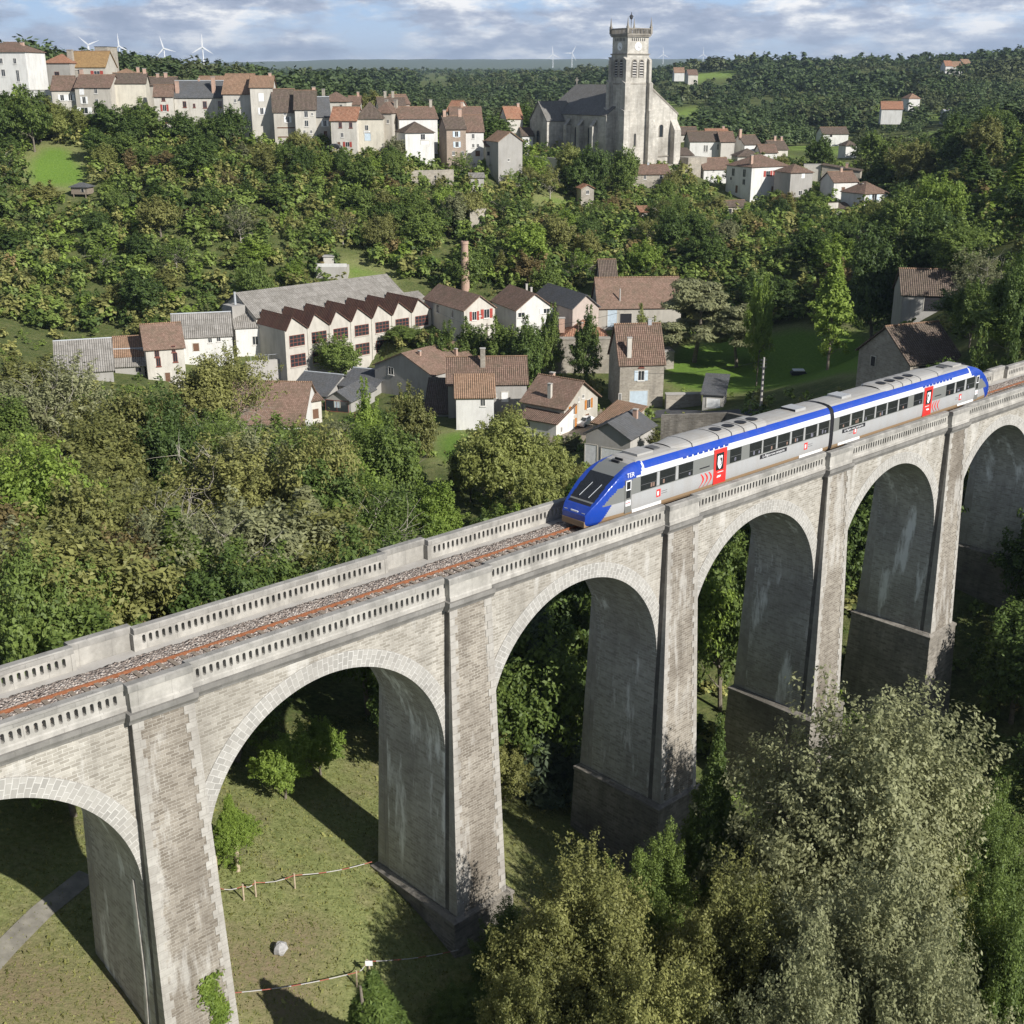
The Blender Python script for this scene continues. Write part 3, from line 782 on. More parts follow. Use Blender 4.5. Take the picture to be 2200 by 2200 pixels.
    if zpl and zpl > zb + 1:
        mb = MB()
        def pl_(z, e):
            es = SB * (-zpl - 1.8) + .18 + .03 * (zpl - z) + e; et = CB * (-zpl - 1.8) + .2 + .035 * (zpl - z) + e
            return [V(s0 - es - .22, 0.04 - et, z), V(s1 + es + .22, 0.04 - et, z), V(s1 + es + .22, TW - .04 + et, z), V(s0 - es - .22, TW - .04 + et, z)]
        L3 = [pl_(zb, 0), pl_(zpl - .28, 0), pl_(zpl - .28, .07), pl_(zpl - .08, .07), pl_(zpl + .12, -.25)]
        for lo, hi in zip(L3[:-1], L3[1:]):
            for i in range(4): mb.face([lo[i], lo[(i + 1) % 4], hi[(i + 1) % 4], hi[i]])
        mb.face(L3[-1])
        vb(mb, 'plinth', M['plinth'], parent=pier)
# abutment at the far end and deck
mb = MB()
a0 = SP * K1 + PL - .3
for lo, hi in ((.40, TW - .40),):
    c = [V(a0, lo, -30), V(a0 + 40, lo, -30), V(a0 + 40, hi, -30), V(a0, hi, -30), V(a0, lo, -1.3), V(a0 + 40, lo, -1.3), V(a0 + 40, hi, -1.3), V(a0, hi, -1.3)]
    mb.hexa(c)
vb(mb, 'abutment', M['rubble'])
mb = MB()
sA, sB = SP * K0 - 2, SP * K1 + 40
mb.hexa([V(sA, .44, -1.75), V(sB, .44, -1.75), V(sB, TW - .44, -1.75), V(sA, TW - .44, -1.75), V(sA, .44, -1.16), V(sB, .44, -1.16), V(sB, TW - .44, -1.16), V(sA, TW - .44, -1.16)])
vb(mb, 'deck', M['concrete'])

# ------------------------------------------------------------------ track
bm_, nt, bb = newmat('ballast_stone', 0.95, 0.1)
vo = nd(nt, 'ShaderNodeTexVoronoi'); vo.inputs['Scale'].default_value = 8.5
nt.links.new(coords(nt, 'Object'), vo.inputs['Vector'])
cr = nd(nt, 'ShaderNodeSeparateColor'); nt.links.new(vo.outputs['Color'], cr.inputs[0])
c1 = ramp(nt, cr.outputs[0], [(0.1, (0.22, 0.18, 0.155)), (0.5, (0.38, 0.32, 0.275)), (0.9, (0.56, 0.50, 0.44))])
c1 = mix(nt, ramp(nt, vo.outputs['Distance'], [(0.4, 0), (0.85, 0.5)]), c1, (0.10, 0.08, 0.07))
nt.links.new(c1, bb.inputs['Base Color'])
bump(nt, bb, mth(nt, 'SUBTRACT', 1.0, vo.outputs['Distance']), 1.0, 0.12)
TC = TW / 2 + 0.02
prof = [(.80, -1.20), (1.15, -1.16), (1.7, -1.12), (2.25, -1.11), (3.0, -1.10), (3.35, -1.06), (3.8, -1.0), (4.3, -1.02), (4.6, -1.09), (4.75, -1.20)]
tt = np.interp(np.linspace(0, 1, 34), np.linspace(0, 1, len(prof)), [p[0] for p in prof]); zz = np.interp(tt, [p[0] for p in prof], [p[1] for p in prof])
ssv = np.arange(sA, sB - 30, 0.16)
S_, T_ = np.meshgrid(ssv, tt, indexing='ij')
Zb = np.repeat(zz[None], len(ssv), 0) + rng.normal(0, .028, S_.shape)
T_ = T_ + rng.normal(0, .03, S_.shape) + (0.06 * np.sin(S_ * 1.7) + .05 * np.sin(S_ * .6)) * (np.abs(T_ - TC) > 1.7)
PB = VP + S_[..., None] * VD + T_[..., None] * VN + np.stack([0 * Zb, 0 * Zb, Zb], -1)
ii = np.arange(S_.size).reshape(S_.shape)
qd = np.stack([ii[:-1, :-1], ii[1:, :-1], ii[1:, 1:], ii[:-1, 1:]], -1).reshape(-1, 4)
bo = bpy.data.objects.new('ballast', np_mesh('ballast', PB.reshape(-1, 3), qd, bm_)); COL.objects.link(bo); tag(bo, kind='stuff')
trk = thing('railway_track', 'single rusty railway track laid in stone ballast between the viaduct parapets', 'railway track', V(0, TC, -1.1))
RT = -0.93
TK = TC - 0.5
for off in (-0.75, 0.75):
    mb = MB(); t = TK + off
    def rb(t0, t1, z0, z1, mi):
        mb.hexa([V(sA, t0, z0), V(sB - 30, t0, z0), V(sB - 30, t1, z0), V(sA, t1, z0), V(sA, t0, z1), V(sB - 30, t0, z1), V(sB - 30, t1, z1), V(sA, t1, z1)], mi)
    rb(t - .07, t + .07, RT - .16, RT - .13, 0); rb(t - .012, t + .012, RT - .132, RT - .035, 0); rb(t - .036, t + .036, RT - .04, RT, 0)
    vb(mb, 'rail', M['rust'], parent=trk)
slp = [s for s in np.arange(-9, 31, .6)] + [s for s in np.arange(82, 100, .6)]
for s in slp:
    mb = MB()
    mb.hexa([V(s - .12, TK - 1.28, RT - .3), V(s + .12, TK - 1.28, RT - .3), V(s + .12, TK + 1.28, RT - .3), V(s - .12, TK + 1.28, RT - .3),
             V(s - .11, TK - 1.28, RT - .115), V(s + .11, TK - 1.28, RT - .115), V(s + .11, TK + 1.28, RT - .115), V(s - .11, TK + 1.28, RT - .115)])
    vb(mb, 'sleeper', M['wood'], parent=trk)
# ------------------------------------------------------------------ train
def paint(name, c, rough=0.3, grime=0.25):
    m, nt, b = newmat(name, rough, 0.5)
    n = noise(nt, coords(nt, 'Object', (1, 1, .3)), 1.2, 6, .65)
    col = mix(nt, mth(nt, 'MULTIPLY', ramp(nt, n, [(.45, 0), (.8, 1)]), grime), c, (0.24, 0.19, 0.13))
    nt.links.new(col, b.inputs['Base Color'])
    return m
M['t_grey'] = paint('train_light_grey', (0.36, 0.363, 0.36))
M['t_white'] = paint('train_white', (0.60, 0.61, 0.63), grime=.22)
M['t_blue'] = paint('train_blue', (0.012, 0.052, 0.33), .25, .14)
M['t_roof'] = paint('train_roof_grey', (0.34, 0.33, 0.31), .6, .4)
M['t_band'] = paint('train_band_grey', (0.17, 0.175, 0.165), .35, .15)
M['t_dirt'] = paint('train_brown_skirt', (0.25, 0.165, 0.09), .8, .6)
M['t_red'] = paint('train_red_door', (0.62, 0.035, 0.03), .35, .1)
M['t_dark'] = flat('train_dark_rubber', (0.02, 0.02, 0.023), .6)
M['t_glass'] = flat('train_window_glass', (0.018, 0.02, 0.022), .08, .6)
M['t_vent'] = flat('train_vent', (0.09, 0.09, 0.09), .7)
M['t_chrome'] = flat('train_bright_metal', (0.55, 0.55, 0.55), .35, .5)
M['lamp_glass'] = flat('headlamp_glass', (0.6, 0.6, 0.55), .1, .6)
M['skin'] = flat('passenger_skin', (0.20, 0.13, 0.10), .8)
M['seat'] = flat('seat_fabric', (0.14, 0.14, 0.17), .9)
RH = RT                                    # rail top
CARL = 25.75
S_NOSE, S_GAP, S_TAIL = 30.55, 56.5, 82.3
train = thing('train', 'blue, white and grey two-car diesel train with red doors crossing the viaduct', 'train', V(S_GAP, TC, RH))
PROF = [(1.28, .32), (1.40, .50), (1.44, .85), (1.45, 1.2), (1.45, 1.75), (1.445, 2.2), (1.43, 2.72), (1.40, 2.95), (1.35, 3.16), (1.27, 3.36), (1.13, 3.52), (.92, 3.63), (.5, 3.70), (0, 3.72)]
pw = np.array(PROF)
seg = np.concatenate([[0], np.cumsum(np.hypot(*np.diff(pw, axis=0).T))])
HS = [(0, .98), (.08, 1.12), (.35, 1.42), (.75, 1.72), (1.6, 2.38), (2.5, 2.98), (3.2, 3.32), (4.0, 3.57), (4.9, 3.70), (5.6, 3.73), (99, 3.73)]
WS_ = [(0, .95), (.25, 1.08), (.7, 1.2), (1.4, 1.31), (2.5, 1.40), (3.8, 1.45), (99, 1.45)]
BS = [(0, .36), (99, .32)]
def smin(a, b, k=.22):
    h = max(0.0, min(1.0, .5 + .5 * (b - a) / k))
    return b * (1 - h) + a * h - k * h * (1 - h)
def section(u, n=44):
    H = float(np.interp(u, [p[0] for p in HS], [p[1] for p in HS])); Wd = float(np.interp(u, [p[0] for p in WS_], [p[1] for p in WS_]))
    out = []
    for i in range(n + 1):
        d = seg[-1] * i / n
        w = np.interp(d, seg, pw[:, 0]); h = np.interp(d, seg, pw[:, 1])
        w2 = w * Wd / 1.45
        h2 = smin(h, H, .28 if u < 4.5 else .02) if u < 5.6 else h
        if u < 5.6 and h > H:                # rounded shoulder where the nose is cut down
            w2 *= 1 - .10 * min(1, (h - H) / .6) * (1 - u / 5.6)
        out.append((w2, h2))
    return out
class Car:
    def __init__(self, s0, sgn):
        self.s0, self.sgn = s0, sgn
    def P(self, u, w, h):                 # w > 0 is the camera side
        return V(self.s0 + self.sgn * u, TC - w, RH + h)
    def build(self):
        mb = MB(); us_ = list(np.arange(0, 5.8, .09)) + list(np.arange(5.9, CARL - .2, .8)) + [CARL - .12]
        mats = [M['t_grey'], M['t_white'], M['t_blue'], M['t_roof'], M['t_band'], M['t_dirt'], M['t_glass'], M['t_dark']]
        secs = [section(u) for u in us_]
        def mat_of(u, w, h, top):
            H = float(np.interp(u, [p[0] for p in HS], [p[1] for p in HS])); aw = abs(w)
            if u < 5.3:
                flatw = 0.97 - .06 * (u < .75)
                if .80 < u < 2.55 and aw < flatw and h > H - .30: return 6
                if .42 < u <= .80 and aw < flatw and h > H - .25: return 7 if int(u * 12) % 2 else 4
                if 2.55 <= u < 4.7 and aw < .93 and h > H - .3: return 4 if u < 3.9 else 3
                if h > max(H - .80, 2.3) and u < 4.75 - (3.5 - h) * .45 and not (u > 4.45 and aw < 1.0): return 2
                if u < 2.6 and h > H - .62: return 2
                if h < 1.42 and u < .95 + (h - .35) * .95: return 2
                if h < .62: return 5 if u > .5 else 4
                if 1.42 <= h <= 2.62 and u < 3.15: return 4
            if h < .66: return 5
            if h < 1.72: return 0
            if h < 2.74: return 4 if u < 10.2 else 4
            if h < 3.17: return 1
            if h < 3.545: return 2 if (u > 4.9) else 1
            return 3
        for a in range(len(us_) - 1):
            for i in range(len(secs[0]) - 1):
                for sg in (1, -1):
                    w0, h0 = secs[a][i]; w1, h1 = secs[a][i + 1]; w2, h2 = secs[a + 1][i + 1]; w3, h3 = secs[a + 1][i]
                    pts = [self.P(us_[a], sg * w0, h0), self.P(us_[a + 1], sg * w3, h3), self.P(us_[a + 1], sg * w2, h2), self.P(us_[a], sg * w1, h1)]
                    if sg * self.sgn < 0: pts = pts[::-1]
                    mb.face(pts, mat_of((us_[a] + us_[a + 1]) / 2, (w0 + w2) / 2, (h0 + h2) / 2, False))
        for a, m_ in ((0, 2), (-1, 7)):
            sec = secs[a]
            pts = [self.P(us_[a], w, h) for w, h in sec] + [self.P(us_[a], -w, h) for w, h in sec[::-1]]
            mb.face(pts if (a == 0) == (self.sgn > 0) else pts[::-1], m_)
        # floor and buffer beam
        body = mb.build('car_body', mats, train, world=True, smooth=False)
        self.body = body
        me = body.data
        return body
    def bx(self, mb, u0, u1, w0, w1, h0, h1, mi=0):
        c = [self.P(u0, w0, h0), self.P(u1, w0, h0), self.P(u1, w1, h0), self.P(u0, w1, h0), self.P(u0, w0, h1), self.P(u1, w0, h1), self.P(u1, w1, h1), self.P(u0, w1, h1)]
        mb.hexa(c if self.sgn < 0 else [c[1], c[0], c[3], c[2], c[5], c[4], c[7], c[6]], mi)
    def part(self, mb, name, mats): return mb.build(name, mats, self.body, world=True)
def sign_text(txt, size, P, mat, name, parent, depth=.004):
    """P maps (x, y, z) of the lettering to the world; returns a mesh object."""
    cu = bpy.data.curves.new(name, 'FONT'); cu.body = txt; cu.size = size; cu.align_x = 'CENTER'; cu.align_y = 'CENTER'
    to = bpy.data.objects.new(name, cu); COL.objects.link(to)
    dg = bpy.context.evaluated_depsgraph_get()
    me0 = bpy.data.meshes.new_from_object(to.evaluated_get(dg))
    bpy.data.objects.remove(to); bpy.data.curves.remove(cu)
    mb = MB()
    for p in me0.polygons:
        mb.face([P(*me0.vertices[i].co) for i in p.vertices], 0)
    bpy.data.meshes.remove(me0)
    return mb.build(name, mat, parent, world=True)
c1_ = Car(S_NOSE, 1); c2_ = Car(S_TAIL, -1)
WIN1 = [(35.0, 36.5), (36.85, 38.35), (38.7, 40.15), (44.1, 45.35), (46.3, 47.65), (47.88, 49.35), (49.6, 51.0), (51.3, 52.7), (53.0, 54.4), (54.7, 56.0)]
WIN2 = [(57.4, 58.8), (59.1, 60.6), (60.88, 62.3), (62.58, 64.0), (64.28, 65.7), (65.98, 67.3), (68.25, 69.6), (73.5, 74.85), (75.2, 76.6), (77.0, 78.45)]
for car, wins, door in ((c1_, WIN1, (42.35, 43.7)), (c2_, WIN2, (69.85, 71.2))):
    car.build()
    u_of = (lambda s, c=car: (s - c.s0) * c.sgn)
    for side in (1, -1):
        for j, (a, b) in enumerate(wins):
            ua, ub = sorted((u_of(a), u_of(b)))
            mb = MB(); car.bx(mb, ua, ub, side * 1.40, side * 1.458, 1.76, 2.70)
            wo = car.part(mb, 'window', M['t_glass'])
            mb = MB()
            car.bx(mb, ua + .05, ub - .05, side * 1.40, side * 1.462, 2.12 + .05 * (j % 2), 2.15 + .05 * (j % 2), 0)
            if side == 1:
                r_ = random.Random(j + int(a))
                for kk in range(2):
                    if r_.random() < .7:
                        x = ua + .2 + r_.random() * (ub - ua - .5)
                        car.bx(mb, x, x + .16, 1.40, 1.461, 1.84, 2.02 + .12 * r_.random(), 1 if r_.random() < .5 else 2)
            wo2 = mb.build('window_bar', [M['t_vent'], M['seat'], M['skin']], car.body, world=True)
        for (a, b) in zip([w[1] for w in wins[:-1]], [w[0] for w in wins[1:]]):
            if 0 < b - a < .5:
                ua, ub = sorted((u_of(a), u_of(b)))
                mb = MB(); car.bx(mb, ua + .06, ub - .06, side * 1.40, side * 1.456, 1.80, 2.68); car.part(mb, 'window_pillar', M['t_grey'])
        # passenger door
        ua, ub = sorted((u_of(door[0]), u_of(door[1])))
        mb = MB(); car.bx(mb, ua, ub, side * 1.38, side * 1.475, .62, 2.98)
        dr = car.part(mb, 'passenger_door', M['t_red'])
        mb = MB(); car.bx(mb, ua + .22, ub - .32, side * 1.40, side * 1.482, 1.55, 2.72, 0); car.part(mb, 'door_window', M['t_glass'])
        mb = MB(); um = (ua + ub) / 2 - .05
        def sp(pts, d, mb=mb, side=side, car=car):
            P_ = [car.P(u, side * d, h) for u, h in pts]; mb.face(P_ if side * car.sgn < 0 else P_[::-1])
        sp([(um - .24, 2.50), (um - .25, 1.98), (um - .12, 1.70), (um, 1.62), (um + .13, 1.72), (um + .24, 1.98), (um + .25, 2.52), (um + .1, 2.56), (um, 2.50), (um - .12, 2.57)][::-1], 1.486)
        car.part(mb, 'door_emblem', M['white_paint'])
        mb = MB()
        sp([(um - .02, 2.42), (um + .02, 2.20), (um + .13, 2.12), (um + .10, 1.98), (um + .02, 1.90), (um + .07, 1.83), (um + .20, 1.98), (um + .20, 2.36)][::-1], 1.490, mb)
        car.part(mb, 'emblem_mark', M['t_dark'])
        mb = MB(); sp([(um - .28, 1.05), (um + .1, 1.05), (um + .2, 1.18), (um - .2, 1.18)][::-1], 1.480, mb)
        sp([(um - .2, 1.38), (um + .42, 1.38), (um + .42, 1.42), (um - .2, 1.42)][::-1], 1.480, mb)
        car.part(mb, 'door_marking', M['white_paint'])
        # three red curved strokes next to the door
        for kk in range(3):
            mb = MB(); ub0 = ua - .55 - .42 * kk
            arc = [(ub0 + .30 * math.sin(math.pi * i / 10) - (i / 10) * .1, 1.62 - .9 * i / 10) for i in range(11)]
            wds = [.05 + .12 * math.sin(math.pi * min(1, i / 10 + .15)) for i in range(11)]
            for i in range(10):
                sp([(arc[i][0], arc[i][1]), (arc[i][0] + wds[i], arc[i][1]), (arc[i + 1][0] + wds[i + 1], arc[i + 1][1]), (arc[i + 1][0], arc[i + 1][1])], 1.458, mb)
            car.part(mb, 'red_stroke', M['t_red'])
        # grey louvre beside the door
        mb = MB(); car.bx(mb, ua - 1.5, ua - .45, side * 1.40, side * 1.459, 1.98, 2.06); car.part(mb, 'louvre', M['t_dark'])
        # cab door
        mb = MB(); car.bx(mb, 3.02, 3.62, side * 1.36, side * 1.447, .62, 2.72); cd = car.part(mb, 'cab_door', M['t_band'])
        mb = MB(); car.bx(mb, 3.12, 3.50, side * 1.38, side * 1.454, 1.55, 2.62, 0); car.part(mb, 'cab_door_window', M['t_glass'])
        mb = MB()
        for x0, x1, y0, y1 in ((3.08, 3.13, 2.1, 2.66), (3.49, 3.54, 2.1, 2.66), (3.08, 3.54, 2.62, 2.68), (3.08, 3.54, 2.06, 2.12)):
            car.bx(mb, x0, x1, side * 1.38, side * 1.460, y0, y1)
        car.part(mb, 'cab_window_frame', M['white_paint'])
        mb = MB(); car.bx(mb, 3.08, 3.54, side * 1.36, side * 1.452, 1.05, 1.42); car.part(mb, 'cab_door_panel', M['white_paint'])
        mb = MB(); car.bx(mb, 3.12, 3.48, side * 1.37, side * 1.456, 1.22, 1.28); car.part(mb, 'red_mark', M['t_red'])
        # region pictogram: small red frame with two lines
        for up in (6.2, 22.6):
            mb = MB()
            car.bx(mb, up - .20, up + .20, side * 1.42, side * 1.459, 1.02, 1.52); pc = car.part(mb, 'pictogram', M['t_red'])
            mb = MB(); car.bx(mb, up - .12, up + .04, side * 1.42, side * 1.463, 1.12, 1.40); car.part(mb, 'pictogram_mark', M['white_paint'])
            mb = MB()
            for dz in (0, .14):
                car.bx(mb, up + .30, up + .85, side * 1.42, side * 1.456, 1.30 - dz, 1.33 - dz)
            car.part(mb, 'pictogram_line', M['t_vent'])
        # black name strip with white lettering
        lo_, hi_ = (17.0, 20.2) if car is c1_ else (21.2, 24.4)
        mb = MB(); car.bx(mb, lo_, hi_, side * 1.42, side * 1.459, 1.36, 1.66); car.part(mb, 'name_strip', M['t_dark'])
        mb = MB(); car.bx(mb, 3.7, 6.5, side * 1.33, side * 1.448, .52, .70); car.part(mb, 'step_board', M['white_paint'])
        mb = MB(); car.bx(mb, CARL - 3.9, CARL - .9, side * 1.33, side * 1.452, .50, .68); car.part(mb, 'step_board', M['white_paint'])
        sgn_txt = car.sgn * side
        um2 = (lo_ + hi_) / 2
        sign_text('La Région vous transporte', .245, (lambda x, y, z, c=car, sd_=side, um2=um2: c.P(um2 + x * c.sgn * sd_, sd_ * 1.463, 1.515 + y)), M['white_paint'], 'lettering', car.body)
        # small blue vents breaking the stripe over the door
        for kk in range(9):
            uu = ua - 3.2 + kk * .55
            mb = MB(); car.bx(mb, uu, uu + .36, side * 1.30, side * 1.405, 3.02, 3.13)
            car.part(mb, 'cantrail_vent', M['t_blue'])
    # roof gear
    for uu, ln in ((5.0, 1.5),):
        mb = MB(); car.bx(mb, uu, uu + ln, -.62, .62, 3.70, 3.84); car.part(mb, 'roof_hatch', M['t_roof'])
    mb = MB()
    for i in range(9):
        a_ = math.pi * i / 9; b_ = math.pi * (i + 1) / 9
        for (u0, u1, r0, r1) in ((8.2, 9.8, .25, 1.0), (9.8, 18.0, 1.0, 1.0), (18.0, 18.4, 1.0, .4)):
            y = lambda a, r: (1.12 * math.cos(a) * (0.6 + .4 * r), 3.50 + (.20 + .14 * r) * 1.25 * math.sin(a) ** .6)
            pts = [car.P(u0, *y(a_, r0)), car.P(u1, *y(a_, r1)), car.P(u1, *y(b_, r1)), car.P(u0, *y(b_, r0))]
            mb.face(pts if car.sgn > 0 else pts[::-1], 0)
    car.part(mb, 'roof_fairing', M['t_roof'])
    for uu in (9.8, 12.6, 14.0, 15.4, 16.8):
        mb = MB()
        for i in range(9):
            a_ = math.pi * i / 9; b_ = math.pi * (i + 1) / 9
            y = lambda a: (1.13 * math.cos(a), 3.50 + .345 * 1.25 * math.sin(a) ** .6)
            pts = [car.P(uu, *y(a_)), car.P(uu + .09, *y(a_)), car.P(uu + .09, *y(b_)), car.P(uu, *y(b_))]
            mb.face(pts if car.sgn > 0 else pts[::-1], 0)
        car.part(mb, 'roof_strap', M['t_dark'])
    for uu in (13.3, 14.7, 16.1, 17.4):
        mb = MB(); n_ = 18
        ctr = [car.P(uu + .42 * math.cos(2 * math.pi * i / n_), .3 + .42 * math.sin(2 * math.pi * i / n_), 3.965) for i in range(n_)]
        mb.face(ctr if car.sgn < 0 else ctr[::-1]); car.part(mb, 'roof_fan', M['t_dark'])
    for uu in (22.2,):
        mb = MB(); car.bx(mb, uu, uu + 1.3, -.62, .62, 3.68, 3.86); car.part(mb, 'roof_hatch', M['t_grey'])
        mb = MB(); car.bx(mb, uu - .03, uu + .0, -.60, .60, 3.70, 3.85); car.part(mb, 'hatch_edge', M['t_dark'])
    mb = MB(); car.bx(mb, 6.9, 7.5, -.35, .35, 3.70, 3.80, 0); car.part(mb, 'roof_box', M['t_vent'])
    mb = MB(); car.bx(mb, 3.62, 3.75, -.3, .3, 3.40, 3.60, 0); car.bx(mb, 3.95, 4.05, -.3, .3, 3.5, 3.68, 0); car.part(mb, 'horn', M['t_dark'])
    # nose details: fleet number plate, lamps, wipers
    def np_(u, w, h): return car.P(u, w, h)
    mb = MB(); car.bx(mb, .05, .16, -.30, .30, 1.02, 1.15); plate = car.part(mb, 'number_plate', M['white_paint'])
    for w in (-.72, .72):
        mb = MB(); car.bx(mb, .06, .20, w - .12, w + .12, .98, 1.12); car.part(mb, 'headlight', M['lamp_glass'])
    for w in (-.35, .4):
        mb = MB(); mb.tube([np_(.85, w, 1.86), np_(1.75, w + .25, 2.56)], .022, 5); car.part(mb, 'wiper', M['zinc'])
    mb = MB(); car.bx(mb, -.06, .35, -.92, .92, .25, .62); car.part(mb, 'buffer_beam', M['t_dirt'])
    mb = MB()
    for u in (3.2, 5.8, CARL - 6.0, CARL - 3.4):
        for sd2 in (1, -1):
            mb2 = MB(); mb2.tube([np_(u, sd2 * .70, .42), np_(u, sd2 * .84, .42)], .42, 16); car.part(mb2, 'wheel', M['t_dirt'])
    for u in (4.5, CARL - 4.7):
        mb = MB(); car.bx(mb, u - 1.9, u + 1.9, -1.1, 1.1, .28, .60); car.part(mb, 'bogie', M['t_dark'])
    mb = MB(); car.bx(mb, 8, CARL - 8, -1.2, 1.2, .30, .62); car.part(mb, 'underframe', M['t_dirt'])
# TER lettering on the blue cab side, near side of the leading car
sign_text('TER', .42, lambda x, y, z: c1_.P(3.45 + x, 1.475 - max(0, 0.0), 3.0 + y), M['white_paint'], 'lettering', c1_.body)
mb = MB()
sec_ = section(10)
for i in range(len(sec_) - 1):
    for sg in (1, -1):
        (w0, h0), (w1, h1) = sec_[i], sec_[i + 1]
        pts = [V(S_GAP - .26, TC - sg * w0 * .985, RH + h0), V(S_GAP + .26, TC - sg * w0 * .985, RH + h0), V(S_GAP + .26, TC - sg * w1 * .985, RH + h1 - .02), V(S_GAP - .26, TC - sg * w1 * .985, RH + h1 - .02)]
        mb.face(pts if sg > 0 else pts[::-1])
mb.build('gangway_bellows', M['t_dark'], train, world=True)
# ------------------------------------------------------------------ houses
WSTY = {'p': (None, 'frame'), 'sw': ('shut_white', 'frame'), 'sb': ('shut_blue', 'frame'), 'so': ('shut_orange', 'frame'), 'sr': ('shut_red', 'frame'), 'r': (None, 'frame_red')}
def add_opening(root, T, w, h, style, fr=0.08, kind='window'):
    """T(x, y, z): x along the wall, y out of the wall, z up; centred on the opening."""
    if style in ('d', 'db', 'g', 'dk'):
        mat = {'d': 'door_brown', 'db': 'door_blue', 'g': 'shut_white', 'dk': 't_dark'}[style]
        mb = MB(); mb.box(-w / 2, w / 2, -.02, .03, -h / 2, h / 2, T); o = mb.build('door' if style != 'dk' else 'doorway', M[mat], root)
        mb = MB()
        for a, b, c, d in ((-w / 2 - .12, -w / 2, -h / 2, h / 2), (w / 2, w / 2 + .12, -h / 2, h / 2), (-w / 2 - .12, w / 2 + .12, h / 2, h / 2 + .12)):
            mb.box(a, b, -.02, .06, c, d, T)
        mb.build('door_frame', M['surround'], o)
        return
    sh, frm = WSTY[style]
    mb = MB()
    for a, b, c, d in ((-w / 2, -w / 2 + fr, -h / 2, h / 2), (w / 2 - fr, w / 2, -h / 2, h / 2), (-w / 2 + fr, w / 2 - fr, h / 2 - fr, h / 2), (-w / 2 + fr, w / 2 - fr, -h / 2, -h / 2 + fr), (-fr * .4, fr * .4, -h / 2 + fr, h / 2 - fr)):
        mb.box(a, b, -.03, .05, c, d, T)
    mb.box(-w / 2 - .1, w / 2 + .1, -.03, .12, -h / 2 - .13, -h / 2, T)
    o = mb.build(kind, M[frm], root)
    mb = MB(); mb.box(-w / 2 + fr * .9, w / 2 - fr * .9, -.03, .02, -h / 2 + fr * .9, h / 2 - fr * .9, T); mb.build('pane', M['glass'], o)
    if sh:
        for sg in (-1, 1):
            mb = MB(); a = sg * w / 2; b = sg * (w / 2 + w * .52)
            mb.box(min(a, b), max(a, b), -.02, .07, -h / 2, h / 2, T); mb.build('shutter', M[sh], o)
